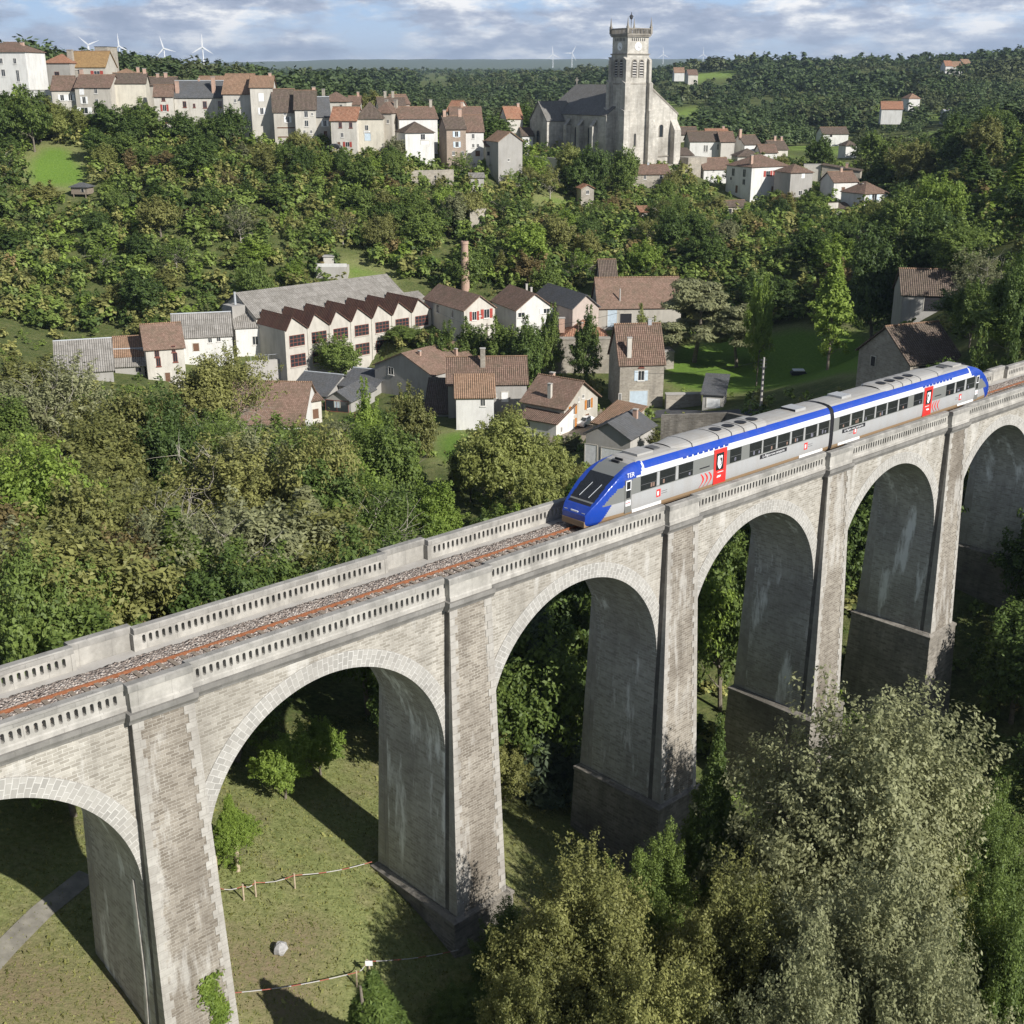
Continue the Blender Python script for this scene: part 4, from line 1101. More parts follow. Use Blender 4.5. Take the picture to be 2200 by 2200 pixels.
def house(reg, xl, xr, yb, ye, d, yaw, depth, roof, rise, wall, roofm, label, wins=(), chims=(), over=.35, name='house', cat='house', cy=None, lm=None, down=5.0, protect=True, group=None, H=None):
    (pxl, pyb), (pxr, pye) = q(reg, xl, yb), q(reg, xr, ye)
    cx = (pxl + pxr) / 2; ya = R(yaw)
    if d == 0: d = G(cx, pyb, 95)[1]
    w = (pxr - pxl) * d / F / math.cos(ya) / 1.0
    # exact width so that both ends project to the wanted columns
    c = at(cx, pyb, d)
    for _ in range(6):
        l = proj((c[0] - w / 2 * math.cos(ya), c[1] - w / 2 * math.sin(ya), c[2])); r = proj((c[0] + w / 2 * math.cos(ya), c[1] + w / 2 * math.sin(ya), c[2]))
        w *= (pxr - pxl) / (r[0] - l[0])
        c = c + np.array([(cx - (l[0] + r[0]) / 2) * d / F, 0, 0])
    zb = c[2]
    if H is None: H = at(cx, pye, d)[2] - zb
    root = thing(name, label, cat, (c[0], c[1], zb), ya, group)
    x0, x1 = -w / 2, w / 2
    mb = MB()
    B = -down
    hf = H; hb = H
    if roof == 'mf': hb = H + rise
    elif roof == 'mb': hb = H - rise
    mb.face([(x0, 0, B), (x1, 0, B), (x1, 0, hf), (x0, 0, hf)]); mb.face([(x1, depth, B), (x0, depth, B), (x0, depth, hb), (x1, depth, hb)])
    def side(x, flip):
        pts = [(x, 0, B), (x, depth, B), (x, depth, hb)]
        if roof == 'gx': pts.append((x, depth / 2, H + rise))
        pts.append((x, 0, hf))
        mb.face(pts if flip else pts[::-1])
    side(x0, False); side(x1, True)
    mr = MB(); th = .16
    if roof == 'gx':
        sl = rise / (depth / 2)
        mr.slab([(x0 - over, -over, H - sl * over + .12), (x1 + over, -over, H - sl * over + .12), (x1 + over, depth / 2, H + rise + .12), (x0 - over, depth / 2, H + rise + .12)], th)
        mr.slab([(x1 + over, depth + over, H - sl * over + .12), (x0 - over, depth + over, H - sl * over + .12), (x0 - over, depth / 2, H + rise + .12), (x1 + over, depth / 2, H + rise + .12)], th)
    elif roof == 'gy':
        sl = rise / (w / 2)
        mb.face([(x0, 0, H), (x1, 0, H), (0, 0, H + rise)]); mb.face([(x1, depth, H), (x0, depth, H), (0, depth, H + rise)])
        mr.slab([(x0 - over, depth + over, H - sl * over + .12), (x0 - over, -over, H - sl * over + .12), (0, -over, H + rise + .12), (0, depth + over, H + rise + .12)], th)
        mr.slab([(x1 + over, -over, H - sl * over + .12), (x1 + over, depth + over, H - sl * over + .12), (0, depth + over, H + rise + .12), (0, -over, H + rise + .12)], th)
    elif roof in ('hip', 'pyr'):
        o = over; m_ = min(w, depth) / 2
        if w >= depth: ra, rb_ = (x0 + m_, depth / 2), (x1 - m_, depth / 2)
        else: ra, rb_ = (0, m_), (0, depth - m_)
        e = [(x0 - o, -o, H), (x1 + o, -o, H), (x1 + o, depth + o, H), (x0 - o, depth + o, H)]
        A_ = (*ra, H + rise); B_ = (*rb_, H + rise)
        if w >= depth:
            fs = [[e[0], e[1], B_, A_], [e[1], e[2], B_], [e[2], e[3], A_, B_], [e[3], e[0], A_]]
        else:
            fs = [[e[0], e[1], A_], [e[1], e[2], B_, A_], [e[2], e[3], B_], [e[3], e[0], A_, B_]]
        for f_ in fs: mr.face([p for i, p in enumerate(f_) if i == 0 or p != f_[i - 1]])
        mr.face([(p[0], p[1], p[2] - .14) for p in e][::-1])
        for i in range(4):
            a, b = e[i], e[(i + 1) % 4]
            mr.face([(a[0], a[1], a[2] - .14), (b[0], b[1], b[2] - .14), b, a])
    elif roof == 'mf':
        mr.slab([(x0 - over, -over, H - rise / depth * over + .12), (x1 + over, -over, H - rise / depth * over + .12), (x1 + over, depth + over, hb + .16), (x0 - over, depth + over, hb + .16)], th)
    elif roof in ('ml', 'mr_'):
        hl, hr = (H, H + rise) if roof == 'ml' else (H + rise, H)
        mb.face([(x0, 0, H), (x1, 0, H), (x1, 0, hr), (x0, 0, hl)])
        mb.face([(x1, 0, H), (x1, depth, H), (x1, depth, hr), (x1, 0, hr)]); mb.face([(x0, depth, H), (x0, 0, H), (x0, 0, hl), (x0, depth, hl)])
        mr.slab([(x0 - over, -over, hl + .1), (x1 + over, -over, hr + .1), (x1 + over, depth + over, hr + .1), (x0 - over, depth + over, hl + .1)], th)
    elif roof == 'flat':
        mr.slab([(x0 - .1, -.1, H + .1), (x1 + .1, -.1, H + .1), (x1 + .1, depth + .1, H + .1), (x0 - .1, depth + .1, H + .1)], th)
    wo = mb.build('wall', M[wall], root)
    ro = mr.build('roof', M[roofm], root)
    if roof == 'gx' and depth > 4:         # ridge tiles
        mb = MB(); mb.tube([(x0 - over, depth / 2, H + rise + .13), (x1 + over, depth / 2, H + rise + .13)], .13, 6); mb.build('ridge_tiles', M['r_orange' if roofm not in ('r_slate', 'r_fibre') else 'zinc'], ro)
    # openings
    for o in wins:
        if o[0] in ('L', 'Rr'):
            f_, u, v, ww, hh, st = o
            if f_ == 'L': T = lambda a, b, c_2, u=u, v=v: (x0 - b, depth * (1 - u) - a, v * H + c_2)
            else: T = lambda a, b, c_2, u=u, v=v: (x1 + b, depth * u + a, v * H + c_2)
            add_opening(root, T, ww, hh, st)
        else:
            x, y, ww, hh, st = o
            lx = (x - (xl + xr) / 2) / (xr - xl) * w; lz = H * (yb - y) / (yb - ye)
            sc = w / (xr - xl); sz = H / (yb - ye)
            T = lambda a, b, c_2, lx=lx, lz=lz: (lx + a, -b, lz + c_2)
            add_opening(root, T, ww * sc, hh * sz, st)
    for cdef in chims:
        u, v, hh, ww = cdef[:4]; mt = cdef[4] if len(cdef) > 4 else 'brick'
        x = x0 + u * w; y = v * depth
        if roof == 'gx': zr = H + rise * (1 - abs(y - depth / 2) / (depth / 2))
        elif roof == 'gy': zr = H + rise * (1 - abs(x) / (w / 2))
        else: zr = H + rise * .5
        mb = MB(); mb.box(x - ww / 2, x + ww / 2, y - ww * .4, y + ww * .4, zr - .8, zr + hh); ch = mb.build('chimney', M[mt], ro)
        mb = MB(); mb.box(x - ww * .6, x + ww * .6, y - ww * .5, y + ww * .5, zr + hh, zr + hh + .12)
        mb.build('chimney_cap', M['concrete'], ch)
    # photo footprint
    ca, sa = math.cos(ya), math.sin(ya)
    W_ = lambda x, y, z: (c[0] + x * ca - y * sa, c[1] + x * sa + y * ca, zb + z)
    pts = [proj(W_(x, y, z)) for x in (x0, x1) for y in (0, depth) for z in (0, H)] + [proj(W_(0, depth / 2, H + rise))]
    X = [p[0] for p in pts]; Y = [p[1] for p in pts]
    if protect: PROTECT.append((min(X), min(Y), max(X), max(Y) - .18 * (max(Y) - min(Y)), c[1]))
    if lm: LANDMARK.append((sum(X) / len(X), sum(Y) / len(Y), lm, c[1]))
    m = W_(0, depth / 2, 0); FOOT.append((m[0], m[1], max(w, depth) * .5 + .5))
    root['_h'] = 0; del root['_h']
    return root

TG = 'houses of the hilltop town'
VG = 'houses on the valley floor'
# ---- hilltop town, left to right
house('A', -95, 168, 520, 290, 372, -9, 11, 'hip', 2.8, 'w_white', 'r_brown', 'tall white mansion with a hipped brown roof at the left end of the town', [(30, 342, 18, 32, 'p'), (106, 342, 18, 32, 'p'), (34, 408, 22, 40, 'p'), (113, 425, 18, 66, 'p'), (118, 487, 18, 40, 'p'), (-40, 342, 18, 32, 'p'), (-40, 408, 20, 40, 'p')], [(.75, .5, 1.2, 1.0)], lm='the tall white mansion', group=TG)
house('A', 150, 300, 560, 506, 366, -4, 5, 'flat', .1, 'w_white', 'concrete', 'low white terrace with balustrade beside the tall white mansion', [(265, 545, 16, 30, 'p')], name='terrace', cat='terrace', over=.1)
house('A', 258, 402, 470, 352, 392, -6, 9, 'hip', 2.6, 'w_grey', 'r_red', 'grey rendered house with a red hipped roof behind the white mansion', [(326, 420, 26, 36, 'r')], [(.82, .5, 2.4, 1.6, 'w_stone')], group=TG)
house('A', 402, 596, 450, 374, 395, -3, 10, 'gx', 4.4, 'w_beige', 'r_ochre', 'house with a tall lichen-ochre roof beside the ruined stone tower', [(548, 412, 34, 30, 'sr')], [], group=TG)
house('A', 548, 618, 440, 262, 402, -8, 7, 'flat', .1, 'w_stone', 'r_slate', 'ruined square stone tower with a dark flat top, tallest of the left town', [], [], name='stone_tower', cat='tower', lm='the ruined stone tower')
house('A', 300, 437, 612, 505, 360, 4, 8, 'gx', 3.6, 'w_cream', 'r_brown', 'cream house with two pairs of white shutters under a brown roof', [(356, 548, 22, 34, 'sw'), (402, 548, 22, 34, 'sw')], [(.98, .5, 1.6, 1.0, 'w_stone')], group=TG)
house('A', 437, 632, 655, 490, 358, -4, 9, 'gx', 3.2, 'w_beige', 'r_brown', 'beige three-storey house with white shutters, left of the big dark tree', [(474, 512, 26, 38, 'g'), (482, 562, 20, 40, 'sw'), (553, 508, 18, 34, 'p'), (553, 575, 18, 40, 'p'), (478, 620, 40, 36, 'sw')], [(.02, .6, 2.2, .9)], group=TG)
house('A', 618, 765, 450, 425, 405, 0, 9, 'hip', 2.2, 'w_cream', 'r_orange', 'house showing a pale peach hipped roof behind the cream gable', [], [(.97, .4, 1.4, .8)], group=TG)
house('A', 645, 828, 610, 466, 362, 8, 8, 'gx', 2.6, 'w_yellow', 'r_dark', 'pale cream house with a blank wall above the big dark tree', [], [(.95, .5, 1.2, .9)], group=TG)
house('A', 835, 985, 560, 478, 378, 3, 8, 'gx', 2.2, 'w_beige', 'r_dark', 'house with a long dark roof behind the narrow cream house', [], [(.6, .5, 1.2, .9), (.3, .5, 1.0, .8)], group=TG)
house('A', 878, 982, 705, 540, 356, 6, 6, 'gx', 2.9, 'w_cream', 'r_brown', 'narrow tall cream house with red-framed windows, left of the slate roof', [(930, 553, 20, 26, 'r'), (932, 605, 22, 38, 'sr'), (935, 672, 30, 34, 'r')], [], group=TG)
house('A', 985, 1272, 660, 545, 358, 2, 9, 'gx', 4.2, 'w_cream', 'r_slate', 'long house with a dark slate roof and two brick chimneys', [(1042, 585, 20, 34, 'r'), (1095, 592, 13, 22, 'r'), (1155, 587, 22, 38, 'r'), (1240, 585, 22, 36, 'r')], [(.06, .15, 3.0, 1.0), (.77, .15, 4.0, 1.0), (.45, .5, .6, .5)], lm='the long slate-roofed house', group=TG)
house('A', 1110, 1262, 480, 460, 392, 0, 8, 'gx', 1.6, 'w_cream', 'r_orange', 'house showing only an orange-brown roof behind the slate roof', [], [], group=TG)
house('A', 1268, 1422, 780, 525, 352, -2, 11, 'gx', 5.0, 'w_cream', 'r_orange', 'tall cream house with an orange-brown roof and an almost blank wall', [(1335, 565, 14, 20, 'p')], [], lm='the tall cream house', group=TG)
house('A', 1420, 1545, 770, 490, 349, 6, 12, 'gx', 2.8, 'w_cream', 'r_orange', 'tall cream block with one white shuttered window high on its front', [(1480, 545, 30, 46, 'g'), (1478, 622, 20, 38, 'sw')], [(.85, .5, .8, .8)], group=TG)
house('A', 1545, 1664, 810, 625, 346, 10, 9, 'gx', 5.6, 'w_beige', 'r_dark', 'tall beige house with a steep grey-brown roof and wooden balconies', [(1609, 637, 18, 18, 'p'), (1622, 670, 20, 34, 'sw'), (1610, 716, 100, 7, 'd'), (1612, 768, 100, 7, 'd'), (1600, 800, 18, 24, 'dk')], [], group=TG)
house('A', 1664, 1780, 810, 612, 344, 5, 9, 'gx', 4.6, 'w_cream', 'r_dark', 'cream house with two small iron balconies one above the other', [(1726, 640, 22, 36, 'p'), (1726, 692, 22, 36, 'p'), (1712, 739, 13, 20, 'p'), (1750, 739, 13, 20, 'p'), (1760, 640, 12, 16, 'p'), (1760, 790, 16, 30, 'd')], [(.9, .6, 1.8, .9)], group=TG)
house('A', 1780, 1858, 810, 652, 345, 12, 9, 'gx', 4.8, 'w_beige', 'r_slate', 'narrow house with a steep slate roof between two cream houses', [(1828, 692, 20, 34, 'sw'), (1829, 755, 20, 40, 'd')], [], group=TG)
house('B', 388, 535, 370, 308, 372, -4, 9, 'hip', 2.6, 'w_cream', 'r_brown', 'cream house with a brown hipped roof rising behind the red-roofed house', [(505, 335, 16, 22, 'p')], [(.02, .5, 2.0, .8, 'w_stone')], group=TG)
house('B', 452, 594, 565, 414, 338, -7, 8, 'gx', 3.2, 'w_cream', 'r_red', 'cream house with a bright orange-red roof and a jettied timber line', [(505, 440, 18, 30, 'r'), (563, 441, 18, 30, 'r'), (513, 496, 16, 26, 'p'), (540, 549, 24, 30, 'sr'), (492, 549, 16, 26, 'd')], [], lm='the orange-red roof', group=TG)
house('B', 594, 742, 570, 404, 340, 4, 11, 'hip', 4.2, 'w_yellow', 'r_dark', 'pale yellowish house with a dark brown roof and a boarded upper opening', [(651, 456, 20, 32, 'p'), (652, 480, 34, 16, 'g'), (655, 505, 34, 46, 'db')], [(.5, .5, 1.2, .8)], group=TG)
house('B', 700, 792, 540, 372, 350, -14, 11, 'hip', 2.8, 'w_beige', 'r_brown', 'beige house set back between the yellowish house and the white houses', [(770, 420, 14, 24, 'p')], [(.3, .5, 1.8, .8, 'w_stone'), (.85, .5, 1.8, .8, 'w_stone')], group=TG)
house('B', 833, 1046, 545, 404, 352, 16, 10, 'gx', 2.9, 'w_white', 'r_brown', 'broad white house with a brown roof behind the small square white house', [], [(.02, .5, 1.8, .9, 'w_stone'), (.93, .5, 1.8, .8, 'w_stone')], group=TG)
house('B', 866, 1026, 600, 482, 338, 20, 9, 'hip', 2.6, 'w_white', 'r_dark', 'small square white house with a balcony and a low hipped roof', [(964, 507, 26, 34, 'p'), (976, 540, 46, 18, 'g')], [(.5, .5, .6, .8)], lm='the small square white house', group=TG)
house('B', 1098, 1205, 665, 462, 340, 16, 9, 'gx', 3.0, 'w_brickish', 'r_dark', 'tall brown stone house with grey shutters in two rows', [(1153, 491, 20, 32, 'sb'), (1155, 549, 20, 32, 'sb'), (1135, 598, 16, 24, 'p'), (1186, 598, 16, 24, 'p'), (1190, 634, 20, 20, 'dk')], [(.1, .5, 1.6, .8), (.9, .5, 1.8, .9)], lm='the brown stone house', group=TG)
house('B', 1205, 1304, 640, 476, 344, 10, 9, 'gx', 4.0, 'w_white', 'r_brown', 'white house with a steep red-brown roof joined to the brown stone house', [(1246, 503, 16, 28, 'p'), (1246, 556, 14, 22, 'p'), (1272, 556, 14, 22, 'p'), (1270, 600, 24, 30, 'd')], [], group=TG)
house('B', 1386, 1520, 722, 530, 332, 24, 8, 'gy', 2.3, 'w_grey', 'r_orange', 'grey gabled barn with one small window, left of the church square', [(1443, 636, 12, 18, 'p')], [], name='barn', cat='barn', lm='the grey gabled barn')
house('B', 1318, 1372, 640, 560, 336, 10, 4, 'mf', 1.2, 'w_beige', 'r_brown', 'small lean-to outhouse left of the grey gabled barn', [(1330, 600, 14, 22, 'dk')], [], name='outhouse', cat='shed')
house('B', 545, 610, 350, 325, 380, 3, 8, 'gx', 2.2, 'w_beige', 'r_brown', 'house showing a small brown roof right of the hipped cream house', [], [(.8, .5, 1.2, .7)], group=TG)
house('B', 722, 868, 380, 352, 372, 14, 9, 'gx', 3.2, 'w_cream', 'r_dark', 'house with a sloping dark roof and two stone chimneys at the ridge', [], [(.3, .5, 1.6, .8, 'w_stone'), (.6, .5, 1.6, .8, 'w_stone')], group=TG)
house('B', 800, 888, 352, 322, 395, 24, 8, 'gx', 2.6, 'w_pink', 'r_brown', 'house with a steep brown roof highest among the back row', [], [], group=TG)
house('B', 1096, 1156, 400, 362, 402, -25, 8, 'gx', 3.0, 'w_cream', 'r_red', 'house with a bright red roof plane behind the town trees', [], [], group=TG)
house('B', 1118, 1290, 425, 396, 385, 6, 8, 'gx', 2.8, 'w_white', 'r_brown', 'low white house with a long red-brown roof behind the steep roof', [], [(.4, .5, 1.2, .8)], group=TG)
house('B', 1436, 1522, 470, 404, 398, 18, 8, 'gx', 3.4, 'w_cream', 'r_red', 'cream house with a red roof between the round tree and the church', [], [(.95, .5, 1.0, .8)], group=TG)
house('B', 1520, 1580, 545, 500, 395, 10, 7, 'gx', 2.2, 'w_white', 'r_dark', 'low white house at the left foot of the church', [(1545, 525, 14, 20, 'p')], [], group=TG)
# ---- right of the church
house('C', 195, 356, 705, 612, 408, 4, 9, 'gx', 2.8, 'w_white', 'r_dark', 'long low white house with twin windows right of the church', [(272, 650, 10, 36, 'p'), (284, 650, 10, 36, 'p'), (340, 642, 10, 30, 'p')], [], lm='the long low white house', group=TG)
house('C', 356, 426, 700, 614, 406, 4, 9, 'gx', 2.8, 'w_cream', 'r_brown', 'cream house joined to the right end of the long white house', [], [], group=TG)
house('C', 148, 236, 590, 577, 430, 3, 8, 'gx', 2.2, 'w_cream', 'r_dark', 'house showing only a dark roof right beside the church gable', [], [], group=TG)
house('C', 290, 400, 600, 580, 425, 4, 8, 'gx', 1.8, 'w_white', 'r_red', 'house showing a thin red roof behind the long white house', [], [(.85, .5, .8, .8)], group=TG)
house('C', 146, 214, 735, 685, 388, 14, 6, 'mf', 1.8, 'w_stone', 'r_dark', 'small stone lean-to against the right foot of the church', [], [], name='lean_to', cat='shed')
house('C', 480, 562, 672, 628, 410, 22, 8, 'gx', 2.6, 'w_white', 'r_dark', 'white house with a tall brick chimney and cream left gable', [], [(.02, .4, 2.4, .8)], group=TG)
house('C', 446, 572, 705, 690, 396, 4, 8, 'hip', 2.2, 'w_cream', 'r_dark', 'house with a low dark hipped roof in front of the chimney house', [], [], group=TG)
house('C', 566, 650, 702, 671, 404, 6, 8, 'gx', 2.2, 'w_white', 'r_brown', 'small white house with a plain brown roof near the pale ruin', [], [], group=TG)
house('C', 622, 706, 680, 655, 415, 16, 8, 'gx', 2.6, 'w_cream', 'r_dark', 'cream house behind the small white house, with two chimneys', [], [(.5, .5, 1.4, .7), (.9, .5, 1.2, .7)], group=TG)
house('C', 268, 405, 828, 757, 380, 14, 8, 'gx', 3.0, 'w_white', 'r_brown', 'low white outbuilding with a brown roof left of the big white house', [(368, 790, 12, 14, 'p'), (318, 766, 10, 10, 'p')], [], group=TG)
house('C', 512, 700, 880, 742, 360, 30, 11, 'hip', 2.9, 'w_white', 'r_brown', 'big white house with red shutters at the right of the church', [(596, 780, 22, 30, 'sr'), (641, 777, 18, 26, 'sr'), (632, 865, 26, 36, 'd'), ('L', .28, .75, 1.3, 2.2, 'p'), ('L', .72, .75, 1.3, 2.2, 'p'), ('L', .72, .42, 1.2, 1.6, 'p'), ('L', .2, .5, .9, .9, 'p'), ('L', .45, .12, .9, 2.0, 'd')], [(.08, .15, 1.6, .8)], lm='the big white house with red shutters', group=TG)
house('C', 712, 826, 918, 774, 352, 22, 8, 'hip', 2.1, 'w_grey', 'r_brown', 'narrow grey tower-like house in front of the big white house', [(776, 790, 16, 28, 'g'), (768, 880, 18, 26, 'p')], [], lm='the grey tower-like house', group=TG)
house('C', 785, 876, 800, 735, 375, -12, 3, 'ml', .1, 'w_cream', 'concrete', 'pale ruined wall with a sloping top behind the grey tower-like house', [], [], name='ruined_wall', cat='wall', over=.02)
house('C', 876, 1076, 845, 765, 372, -20, 6, 'mr_', 1.6, 'w_stone', 'r_dark', 'dark stone outbuilding with a sloping roof behind the small white cottage', [], [(.62, .4, 1.2, .7)], name='outbuilding', cat='shed')
house('C', 940, 1062, 905, 822, 350, 18, 7, 'gx', 2.4, 'w_white', 'r_brown', 'small white cottage with a brown roof and grey left wall', [(990, 868, 16, 36, 'd')], [(.55, .5, 1.0, .7)], group=TG)
house('C', 1100, 1218, 950, 882, 338, 28, 9, 'hip', 2.8, 'w_white', 'r_brown', 'white bungalow with a brown hipped roof, rightmost of the town', [(1150, 905, 26, 40, 'sb'), (1130, 925, 20, 36, 'dk')], [(.4, .5, .8, .7)], lm='the rightmost bungalow', group=TG)
house('C', 936, 1030, 985, 962, 338, 8, 4, 'mf', 1.2, 'concrete', 'r_dark', 'low shed with a dark sloping roof below the white cottage', [], [], name='shed', cat='shed')
house('C', 378, 500, 985, 950, 346, 24, 5, 'gx', 1.3, 'w_stone', 'r_dark', 'tumbledown shed with a dark roof below the big white house', [(405, 972, 18, 22, 'dk')], [], name='shed', cat='shed')
house('C', 1003, 1062, 700, 634, 430, 14, 5, 'hip', 1.6, 'w_white', 'r_dark', 'small white square house alone among the trees right of the town', [], [], lm='the lone small white house')
# ---- houses scattered on the far hillside
FG = 'houses scattered on the far hillside'
house('C', 1192, 1300, 468, 445, 620, -10, 9, 'gx', 3.4, 'w_white', 'r_red', 'far house with an orange roof among the trees right of the meadow', [], [], group=FG, protect=False)
house('C', 1335, 1392, 405, 390, 680, 8, 9, 'hip', 2.5, 'w_white', 'r_orange', 'far pink-roofed house above the orange-roofed one', [], [], group=FG, protect=False)
house('C', 888, 1020, 592, 574, 520, 6, 8, 'gx', 2.4, 'w_white', 'r_dark', 'far long farmhouse below the bright meadow', [(930, 583, 12, 14, 'dk')], [], group=FG, protect=False)
house('C', 1525, 1575, 472, 460, 640, 0, 8, 'gx', 1.0, 'w_white', 'zinc', 'far white shed with a bright metal roof among the trees', [], [], group=FG, protect=False)
house('C', 190, 240, 285, 268, 1050, 6, 12, 'gx', 4, 'w_cream', 'r_brown', 'far cream farm on the ridge meadow', [], [], group=FG, protect=False)
house('C', 118, 170, 268, 256, 1080, 0, 12, 'gx', 4, 'w_white', 'r_orange', 'far white farm left of the ridge meadow', [], [], group=FG, protect=False)
for i, (a, b, yb, ye, rf, lb) in enumerate([(1525, 1560, 232, 222, 'r_red', 'far ridge house with a red roof, leftmost of its hamlet'), (1562, 1612, 240, 226, 'r_orange', 'far ridge house with a pale orange roof in the hamlet middle'), (1540, 1590, 268, 256, 'r_brown', 'far ridge house lowest of its hamlet'), (1620, 1660, 226, 214, 'r_orange', 'far ridge house rightmost of its hamlet')]):
    house('C', a, b, yb, ye, 1020 + i * 12, 5 * i, 12, 'gx', 4, 'w_white', rf, lb, [], [], group=FG, protect=False)

# ---- valley floor
house('E', 912, 1215, 690, 542, 0, 14, 11, 'gx', 3.4, 'w_white', 'r_fibre', 'long white warehouse with a grey corrugated roof left of the factory', [(1100, 560, 22, 26, 'p'), (1145, 556, 22, 26, 'p'), (1025, 592, 30, 40, 'd')], [], name='warehouse', cat='warehouse', over=.25)
house('E', 1232, 1388, 640, 492, 0, 16, 9, 'gx', 3.0, 'w_white', 'r_fibre', 'short white warehouse with grey roof touching the sawtooth factory', [(1330, 560, 30, 46, 'p')], [], name='warehouse', cat='warehouse', over=.25)
house('E', 772, 968, 770, 600, 0, 20, 10, 'gx', 3.4, 'w_cream', 'r_flat', 'cream house with brick-red window surrounds and a smooth red-brown roof', [(828, 625, 24, 32, 'r'), (915, 606, 20, 34, 'r'), (920, 650, 24, 48, 'r'), (832, 668, 24, 44, 'r'), (872, 750, 26, 48, 'd')], [], lm='the red-brown roofed house', group=VG)
house('E', 600, 765, 720, 640, 0, 14, 9, 'gx', 2.6, 'w_pink', 'r_orange', 'low house with a rusty red roof left of the cream house', [], [], group=VG)
house('E', 300, 590, 760, 720, 0, 18, 14, 'gx', 4.0, 'w_grey', 'r_fibre', 'broad low shed with a weathered grey roof, leftmost in the valley', [], [], name='shed', cat='shed', lm='the leftmost grey shed roof')
house('E', 600, 752, 735, 690, 0, 12, 7, 'gx', 2.2, 'w_grey', 'r_fibre', 'small grey-roofed shed in front of the rusty red roof', [(720, 712, 30, 22, 'dk')], [], name='shed', cat='shed')
house('F', 1322, 1482, 432, 345, 236, 32, 16, 'gy', 2.5, 'w_cream', 'r_flat', 'cream gabled house with red shutters right of the sawtooth factory', [(1374, 380, 24, 46, 'sr'), (1438, 375, 30, 48, 'sr'), (1404, 376, 12, 14, 'p'), ('L', .35, .6, 1.2, 1.7, 'p'), ('L', .72, .6, .8, 1.7, 'p')], [], lm='the red-shuttered gabled house', group=VG)
house('F', 1592, 1782, 410, 345, 240, 24, 12, 'gy', 2.9, 'w_white', 'r_flat', 'white gabled cottage with a brown striped roof behind the hedge', [(1618, 372, 36, 26, 'p'), (1748, 362, 34, 26, 'sw')], [(.62, .5, 1.6, .4, 'concrete'), (.75, .5, 1.6, .4, 'concrete')], lm='the white gabled cottage', group=VG)
house('G', 555, 690, 420, 338, 237, 26, 16, 'gy', 2.4, 'w_pink', 'r_slate', 'pinkish gabled house with a wide dark slate roof', [(640, 390, 26, 20, 'p')], [], lm='the dark slate gable', group=VG)
house('G', 690, 1115, 440, 338, 240, 4, 10, 'gx', 5.0, 'w_beige', 'r_flat', 'very long barn with a big brown roof at the foot of the slope', [(760, 395, 48, 88, 'db'), (830, 400, 60, 60, 'dk')], [], name='long_barn', cat='barn', lm='the long brown barn roof')
house('G', 800, 945, 420, 375, 0, -6, 8, 'mf', 2.0, 'w_grey', 'r_slate', 'low lean-to with a mossy grey roof in front of the long barn', [], [], name='lean_to', cat='shed')
house('G', 925, 1085, 400, 362, 0, -18, 7, 'gy', 1.6, 'w_grey', 'r_slate', 'small dark-roofed shed half hidden by the pine, before the long barn', [], [], name='shed', cat='shed')
house('G', 700, 782, 215, 190, 252, 4, 6, 'gx', 3.4, 'w_stone', 'r_dark', 'small stone hut with a steep dark roof up the slope behind the long barn', [], [], name='hut', cat='hut')
house('F', 862, 1158, 800, 662, 0, -38, 13, 'gy', 2.9, 'w_grey', 'r_flat', 'big grey gabled house with one small window and a broad brown roof', [(948, 680, 28, 40, 'p')], [(.62, .2, .8, .5), (.78, .75, 1.2, .5)], lm='the big grey gable', group=VG)
house('F', 1240, 1646, 905, 735, 0, 3, 9, 'gx', 3.4, 'w_grey', 'r_brown', 'wide grey house with a striped brown roof and one white window', [(1533, 805, 34, 50, 'g'), (1484, 798, 14, 22, 'p')], [(.45, .32, 3.0, .8, 'w_stone')], lm='the wide striped brown roof', group=VG)
house('F', 1282, 1476, 975, 805, 0, 3, 5, 'mf', 2.4, 'w_white', 'r_orange', 'white annexe with an orange-brown lean-to roof in front of the wide grey house', [(1420, 832, 26, 40, 'p'), (1292, 992, 16, 40, 'sb')], [], name='annexe', cat='house', group=VG)
house('F', 1120, 1275, 905, 885, 0, -4, 7, 'mf', 4.0, 'w_grey', 'r_dark', 'low dark-tiled lean-to left of the white annexe', [], [], name='lean_to', cat='shed')
house('G', 300, 510, 990, 840, 0, -36, 9.5, 'gx', 3.1, 'w_beige', 'r_flat', 'cream house with orange wooden shutters and a tiled canopy', [('Rr', .25, .80, 1.1, 1.5, 'so'), ('Rr', .72, .82, 1.1, 1.5, 'so'), ('Rr', .25, .32, 1.1, 1.6, 'so'), ('Rr', .68, .26, 1.0, 2.1, 'd'), ('Rr', .55, 1.15, .6, .6, 'p'), ('Rr', .42, 1.10, .4, .8, 'p')], [(.55, .12, 2.2, .6, 'w_cream'), (.2, .6, 1.0, .7)], lm='the house with orange shutters', group=VG, over=.5)
house('G', 278, 470, 1010, 925, 0, -34, 5, 'mf', 1.8, 'w_white', 'r_brown', 'white single-storey annexe of the house with orange shutters', [(315, 955, 44, 30, 'p'), ('Rr', .3, .5, .5, .9, 'p')], [], name='annexe', cat='house', group=VG)
house('G', 438, 748, 680, 505, 0, 2, 2.0, 'flat', .05, 'w_stone', 'w_stone', 'roofless stone wall of a ruined building left of the tall house', [], [], name='ruined_wall', cat='ruin', over=.02)
house('G', 500, 740, 560, 500, 0, 3, 10, 'hip', 2.8, 'w_stone', 'r_red', 'house showing jumbled red roofs behind the ruined stone wall', [], [(.02, .3, 2.0, 1.1), (.42, .2, 1.2, .9)], group=VG)
